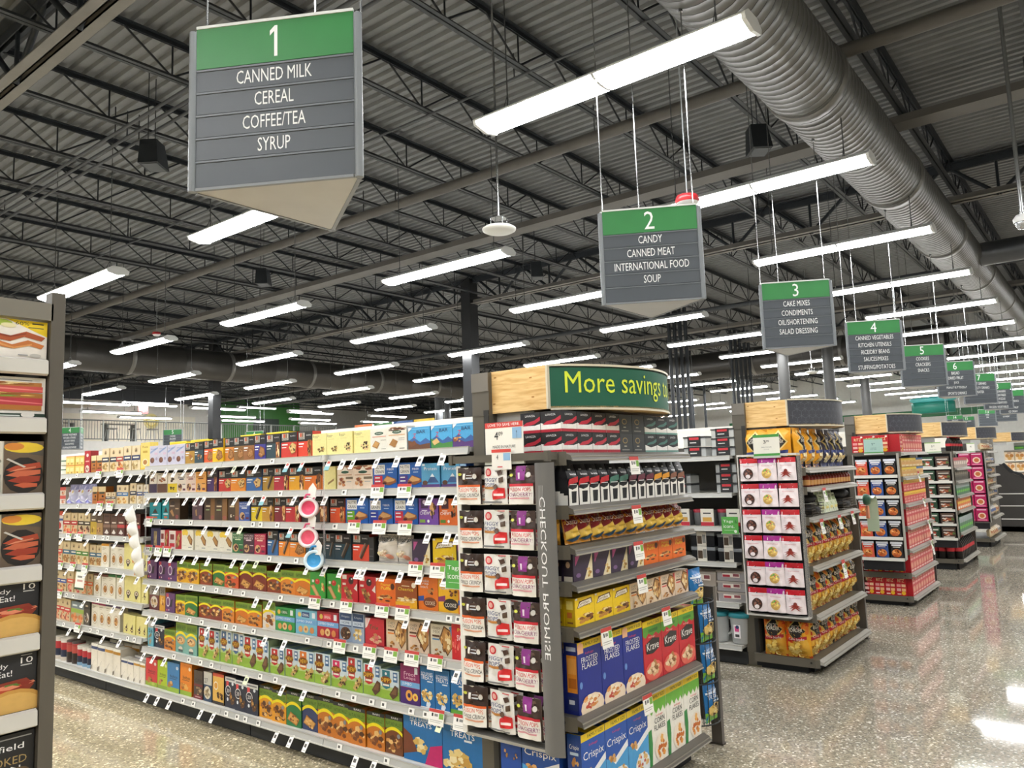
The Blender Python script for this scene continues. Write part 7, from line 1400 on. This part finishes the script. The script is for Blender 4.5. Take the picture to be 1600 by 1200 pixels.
for lv, z in enumerate((1.38, 1.2, 1.0, .8, .5)):
    for i in range(7): carton(('misc1', 'misc2', 'misc4', 'misc3', 'misc4')[lv], (12.32+i*.16, YF, z+.001), 0, .155, .12, (.14, .13, .16, .16, .2)[lv], f'{("grey and rose","dark olive","upper green and grey","orange","lower green and grey")[lv]} snack box on the cola endcap, {ORD[i+1]} from the corner', 'snack boxes on the cola endcap')
de(r"""
mag|snack_pouch_box|box|magenta pouch pack with round picture|b81f5a|96184a|c84a7a|R .1 .84 .9 .92 f0c8d8;E .5 .42 .34 .24 f0d8c0;E .5 .42 .22 .16 c8703c;R .1 .06 .9 .14 e890b0
muf|muffin_pack|pack|beige muffin pack|e4d0b0|ccb48e|f0e2c8|E .28 .6 .2 .2 c8904a;E .72 .6 .2 .2 b87a3a;E .5 .3 .22 .2 d8a860;R 0 0 1 .1 f4ece0;R .3 .86 .7 .94 8a3a2c
""")
pouch_display(15.25, 1.92, .43, .41, 1.15, 'magenta pouch display beside the bread endcap', '9a978f', 0, True)
for r in range(5):
    for c in range(2): carton('mag', (15.215, 2.215-c*.18, .44+(4-r)*.232), -math.pi/2, .172, .05, .215, f'magenta pouch pack with round picture, {ORD[r+1]} row down, {("nearer the post","nearer the corner")[c]}', 'magenta pouch packs')
BR = [bag_mesh('bread_bag', c, c, f'R .1 .4 .9 .7 {d};G .5 .3 .4 .2 8 e0c8a0,b8905a .3', .2, .17, .1, 'pillow', 80+i) for i, (c, d) in enumerate((('d8c4a0', 'b86a4a'), ('cdbfae', '7a8a9a'), ('c8c4c0', '3a5a9a')))]
for lv, z in enumerate((1.61, 1.38, 1.2, 1.0, .8, .5, .14)):
    for i in range(6):
        o = inst(BR[(lv+(i > 3)) % 3], 'bread_bag', None, (15.45+i*.19, 1.98, z+.002), rng.uniform(-.15, .15), (.92, 1, .8 if z > 1 else 1)); tag(o, f'{("tan","grey beige","silver blue")[(lv+(i > 3)) % 3]} bread bag on the bread endcap, {ORD[i+1]} from the corner, {ORD[lv+1]} shelf down', 'bag', 'bread bags on the fifth endcap')
price_sign((15.2, 2.1, 1.60), -math.pi/2, 'small white price sign above the magenta pouches', .12, .15, 'f0eee4', ('6aaa54', 'a8c884', .08, .1), [('4', 0, .6, .2, .2, '555')])
# far bakery: muffin wall and curved case end
t = thing('muffin_rack', 'white rack of beige muffin packs at the picture edge', 'rack', (21.0, 1.4, 0))
MB().box(.05, 0, .1, .1, .85, 1.62, '8a867e').build('back_panel', M_PAINT, t); MB().box(-.05, -.02, 0, .5, .87, .1, '222').build('base', M_DARK, t)
for z in (.66, .9, 1.14, 1.38): MB().box(-.12, 0, z-.015, .05, .85, z, 'c8c4ba').build('shelf', M_PAINT, t)
for r in range(4):
    for c in range(4): carton('muf', (20.9, 2.14-c*.2, .661+r*.24), -math.pi/2, .19, .1, .2, f'beige muffin pack on the white rack, {ORD[4-r]} shelf down, {ORD[c+1]} along', 'muffin packs on the far rack')
carton('misc4', (21.05, 1.95, 1.625), -math.pi/2, .2, .1, .16, 'grey green box on top of the muffin rack'); carton('loops', (21.05, 1.72, 1.625), -math.pi/2, .2, .1, .18, 'purple box on top of the muffin rack')
t = thing('open_cooler', 'dark curved open cooler end with white shelf edges at the far right', 'cooler', (18.5, 1.3, 0))
MB().prism([(0, .12), (0, .82), (.0, .86)], 0, .1, '2b2b2b').build('foot', M_DARK, t)
pr_ = [(.86, .0), (.86, 1.36), (.74, 1.34), (.60, 1.16), (.46, 1.1), (.30, .94), (.22, .7), (.22, .5), (.3, .0)]
Mz = Matrix(((0, 0, 1, 0), (1, 0, 0, 0), (0, 1, 0, 0), (0, 0, 0, 1)))
MB().prism(pr_, 0, .05, '3c3a38', M=Mz).build('end_panel', M_PAINT, t)
MB().prism([(.74, 1.345), (.6, 1.165), (.46, 1.105), (.3, .945), (.22, .7), (.18, .7), (.26, .98), (.42, 1.15), (.56, 1.2), (.7, 1.37)], -.01, .06, '17181a', M=Mz).build('bumper', M_DARK, t)
for z in (.24, .5, .74): MB().box(-.006, .26, z, 0, .84, z+.018, 'e8e6e0').build('edge_strip', M_PAINT, t)
MB().box(-.02, .02, .0, .03, .2, .5, 'c9d2d4').build('glass_guard', M_CLEAR, t)
t = thing('steel_post', 'slotted bright grey post rising beside the curved cooler', 'post', (18.0, 2.2, 0)); MB().box(-.05, -.1, 0, .05, .1, 2.0, '77736c').build('upright', M_PAINT, t); MB().box(-.06, -.06, 1.2, -.05, -.01, 1.85, 'a9aaa8').build('slot_strip', M_CHROME, t)
# ---------- bacon rack at the picture's left ----------
t = thing('bacon_rack', 'tall grey framed rack of bacon boxes at the left edge', 'rack', (.25, 1.93, 0))
W = .515
MB().box(W-.03, -.005, 0, W, .03, 2.0, '5d5850').build('front_post', M_PAINT, t); MB().box(W-.012, .03, 0, W, .27, 1.96, '4a463f').build('side_panel', M_PAINT, t)
MB().box(0, -.005, 1.932, W-.026, .03, 1.972, '7d796f').build('top_rail', M_PAINT, t); MB().box(0, .25, 0, W-.012, .27, 1.96, '141516').build('back_panel', M_DARK, t)
MB().box(-.02, -.005, 0, 0, .27, 1.97, '5d5850').build('left_post', M_PAINT, t)
for z in (1.837, 1.704, 1.535, 1.377, 1.228, 1.067, .90, .74):
    s = MB().box(0, .01, z-.012, W-.03, .25, z, '2a2b2c').build('shelf', M_PAINT, t)
    MB().prism([(-.012, -.03), (-.004, -.034), (.004, 0), (.0, .004), (-.01, .0)], .0, W-.035, 'cfcdc6', M=Matrix(((0, 0, 1, 0), (1, 0, 0, 0), (0, 1, 0, z), (0, 0, 0, 1)))).build('price_rail', M_PAINT, s)
BAC = 'P a8482a {0} {1} {2} {3} {4} {5} {6} {7}'
de(r"""
bac1|bacon_box|box|white bacon box with yellow corner|efe9e0|d8d0c4|e8c828|P f0d020 .58 1 1 1 1 .62;T 60% .74 .92 .14 .08 222;R .84 .92 .96 .95 222;R .8 .82 .96 .84 554;E .5 .9 .14 .08 a8c048;E .34 .88 .14 .1 b8404a;E .6 .84 .08 .06 e8e0b0;P b0562c .3 .46 .46 .62 .6 .56 .78 .72 .98 .6 .94 .5 .76 .58 .62 .44 .46 .48 .34 .36;P c8783c .34 .3 .5 .44 .64 .36 .8 .5 .97 .4 .94 .3 .78 .38 .64 .26 .5 .3 .38 .2;P d89858 .36 .26 .52 .38 .66 .3 .84 .42 .84 .38 .66 .26 .52 .33 .38 .22;P 8a3a20 .36 .5 .5 .62 .62 .58 .78 .68 .78 .65 .62 .54 .5 .57 .38 .46;R 0 .3 .2 .9 4a2a20;E .88 .12 .06 .05 c8c4bc;R .7 .1 .8 .13 999
sand|bacon_box|box|white ham box with layered sandwich|e8e4dc|d0ccc2|e8e4dc|R .2 .9 .94 .95 d8d4cc;R .5 .915 .86 .935 777;R .3 .78 .96 .88 b5763a;G .63 .83 .34 .04 10 f0dca0,8a5424 .3;P c8504c .2 .66 .4 .78 .97 .78 .97 .64 .6 .62;P e88a80 .24 .7 .5 .74 .97 .7 .97 .68 .5 .7;R .3 .5 .97 .62 a8702f;G .63 .57 .34 .05 12 7a9a3c,e8c868,8a5424 .3;P b83c44 .2 .34 .4 .5 .97 .5 .97 .32 .6 .28;P e0787a .24 .4 .5 .44 .97 .38 .97 .36 .5 .4;R .3 .2 .96 .32 b07030;R 0 0 1 .12 2c4034;R .5 .05 .74 .08 d8e0d8;E .82 .09 .07 .07 e8e4dc;E .12 .2 .08 .08 6aa03c
skil|bacon_box|box|bacon box with skillet picture|d8d4c8|c0bcb0|e0dcd2|T GENUINELY .3 .93 .52 .07 2c2420;T RAISED .34 .83 .4 .06 2c2420;T 100% .36 .73 .4 .08 2c2420;T VEGETARIAN_FEED .3 .63 .56 .06 2c2420;T CAGE_FREE .36 .56 .4 .04 554;P 8a2440 0 .42 .54 .42 .5 .48 .54 .54 0 .54;R 0 .05 .58 .38 b0b4ac;E .48 .2 .05 .04 eee;R .6 0 1 1 6a5a4a;E .8 .88 .2 .1 e8c83c;E .7 .9 .1 .07 d88a3c;P 55504a .84 .76 1 .84 1 .72;E .8 .36 .2 .34 26211f;P b04a30 .62 .46 .72 .54 .96 .6 .98 .5 .74 .42;P c86848 .62 .36 .74 .44 .97 .46 .97 .38 .76 .32;P a03c28 .64 .26 .76 .34 .97 .34 .96 .24 .78 .2;P d88a6a .64 .42 .74 .48 .92 .52 .92 .5 .74 .45;P c86040 .7 .18 .8 .22 .94 .2 .94 .14 .8 .12;P c8c4bc .62 .66 .8 .5 .82 .52 .64 .68
rdy|bacon_box|box|black Ready to Eat bacon box|26272b|1c1d20|303136|T Ready .58 .8 .28 .1 e8e8e8;T to_Eat! .62 .68 .28 .1 e8e8e8;T 10 .9 .86 .12 .1 f0f0f0;R .84 .77 .95 .79 bbb;R .84 .94 .95 .95 bbb;P 8a3424 .3 .3 .5 .52 .9 .56 .98 .44 .9 .3;G .7 .46 .28 .1 14 b8442c,e08a6a,5a7a34,8a2c20 .3;E .78 .16 .3 .24 c9984a;E .78 .14 .26 .2 d9ae62;P 26272b .3 -0 1 0 1 .02 .3 .02
cook|bacon_box|box|black fully cooked bacon box, orange foot|1f2023|1a1b1e|2a2b2e|T Smithfield .6 .78 .6 .1 f0f0f0;T FULLY_COOKED .5 .56 .86 .13 a89060;T BACON .62 .42 .5 .08 e8e8e8;P e8902c .5 0 1 0 1 .14 .5 .2;E .86 .34 .1 .09 5a4a34;T REAL .86 .34 .14 .05 b09a6a;R .6 .92 .97 .94 999
""")
for k, (d, z, h) in enumerate((('bac1', 1.838, .09), ('sand', 1.705, .093), ('skil', 1.536, .118), ('skil', 1.378, .116), ('rdy', 1.229, .122), ('rdy', 1.068, .126), ('cook', .901, .125))):
    lab = D[d][2]
    if d in ('skil', 'rdy'): lab += (', upper of two' if k in (2, 4) else ', lower of two')
    for q in (0, 1):
        carton(d, (.632, 1.938+q*.05, z), 0, .2, .045, h, lab+(' on the left rack' if not q else ', second deep on the left rack'), 'bacon boxes on the left rack')
# camera hung at the right edge
t = thing('security_camera', 'white ceiling camera hanging on a bright rod at the right edge', 'camera', (9.3, .62, 4.0-.13))
MB().lathe([(0, -.06), (.05, -.05), (.075, 0), (.07, .02)], 'c8ccd0', 20).build('dome', M_CHROME, t); MB().lathe([(.085, .01), (.09, .05), (.06, .09), (0, .1)], 'e8e8e6', 20).build('housing', M_PLAST, t)
MB().tube((0, 0, .1), (0, 0, 2.66), .02, 'b9bcbc', 10).build('rod', M_CHROME, t)
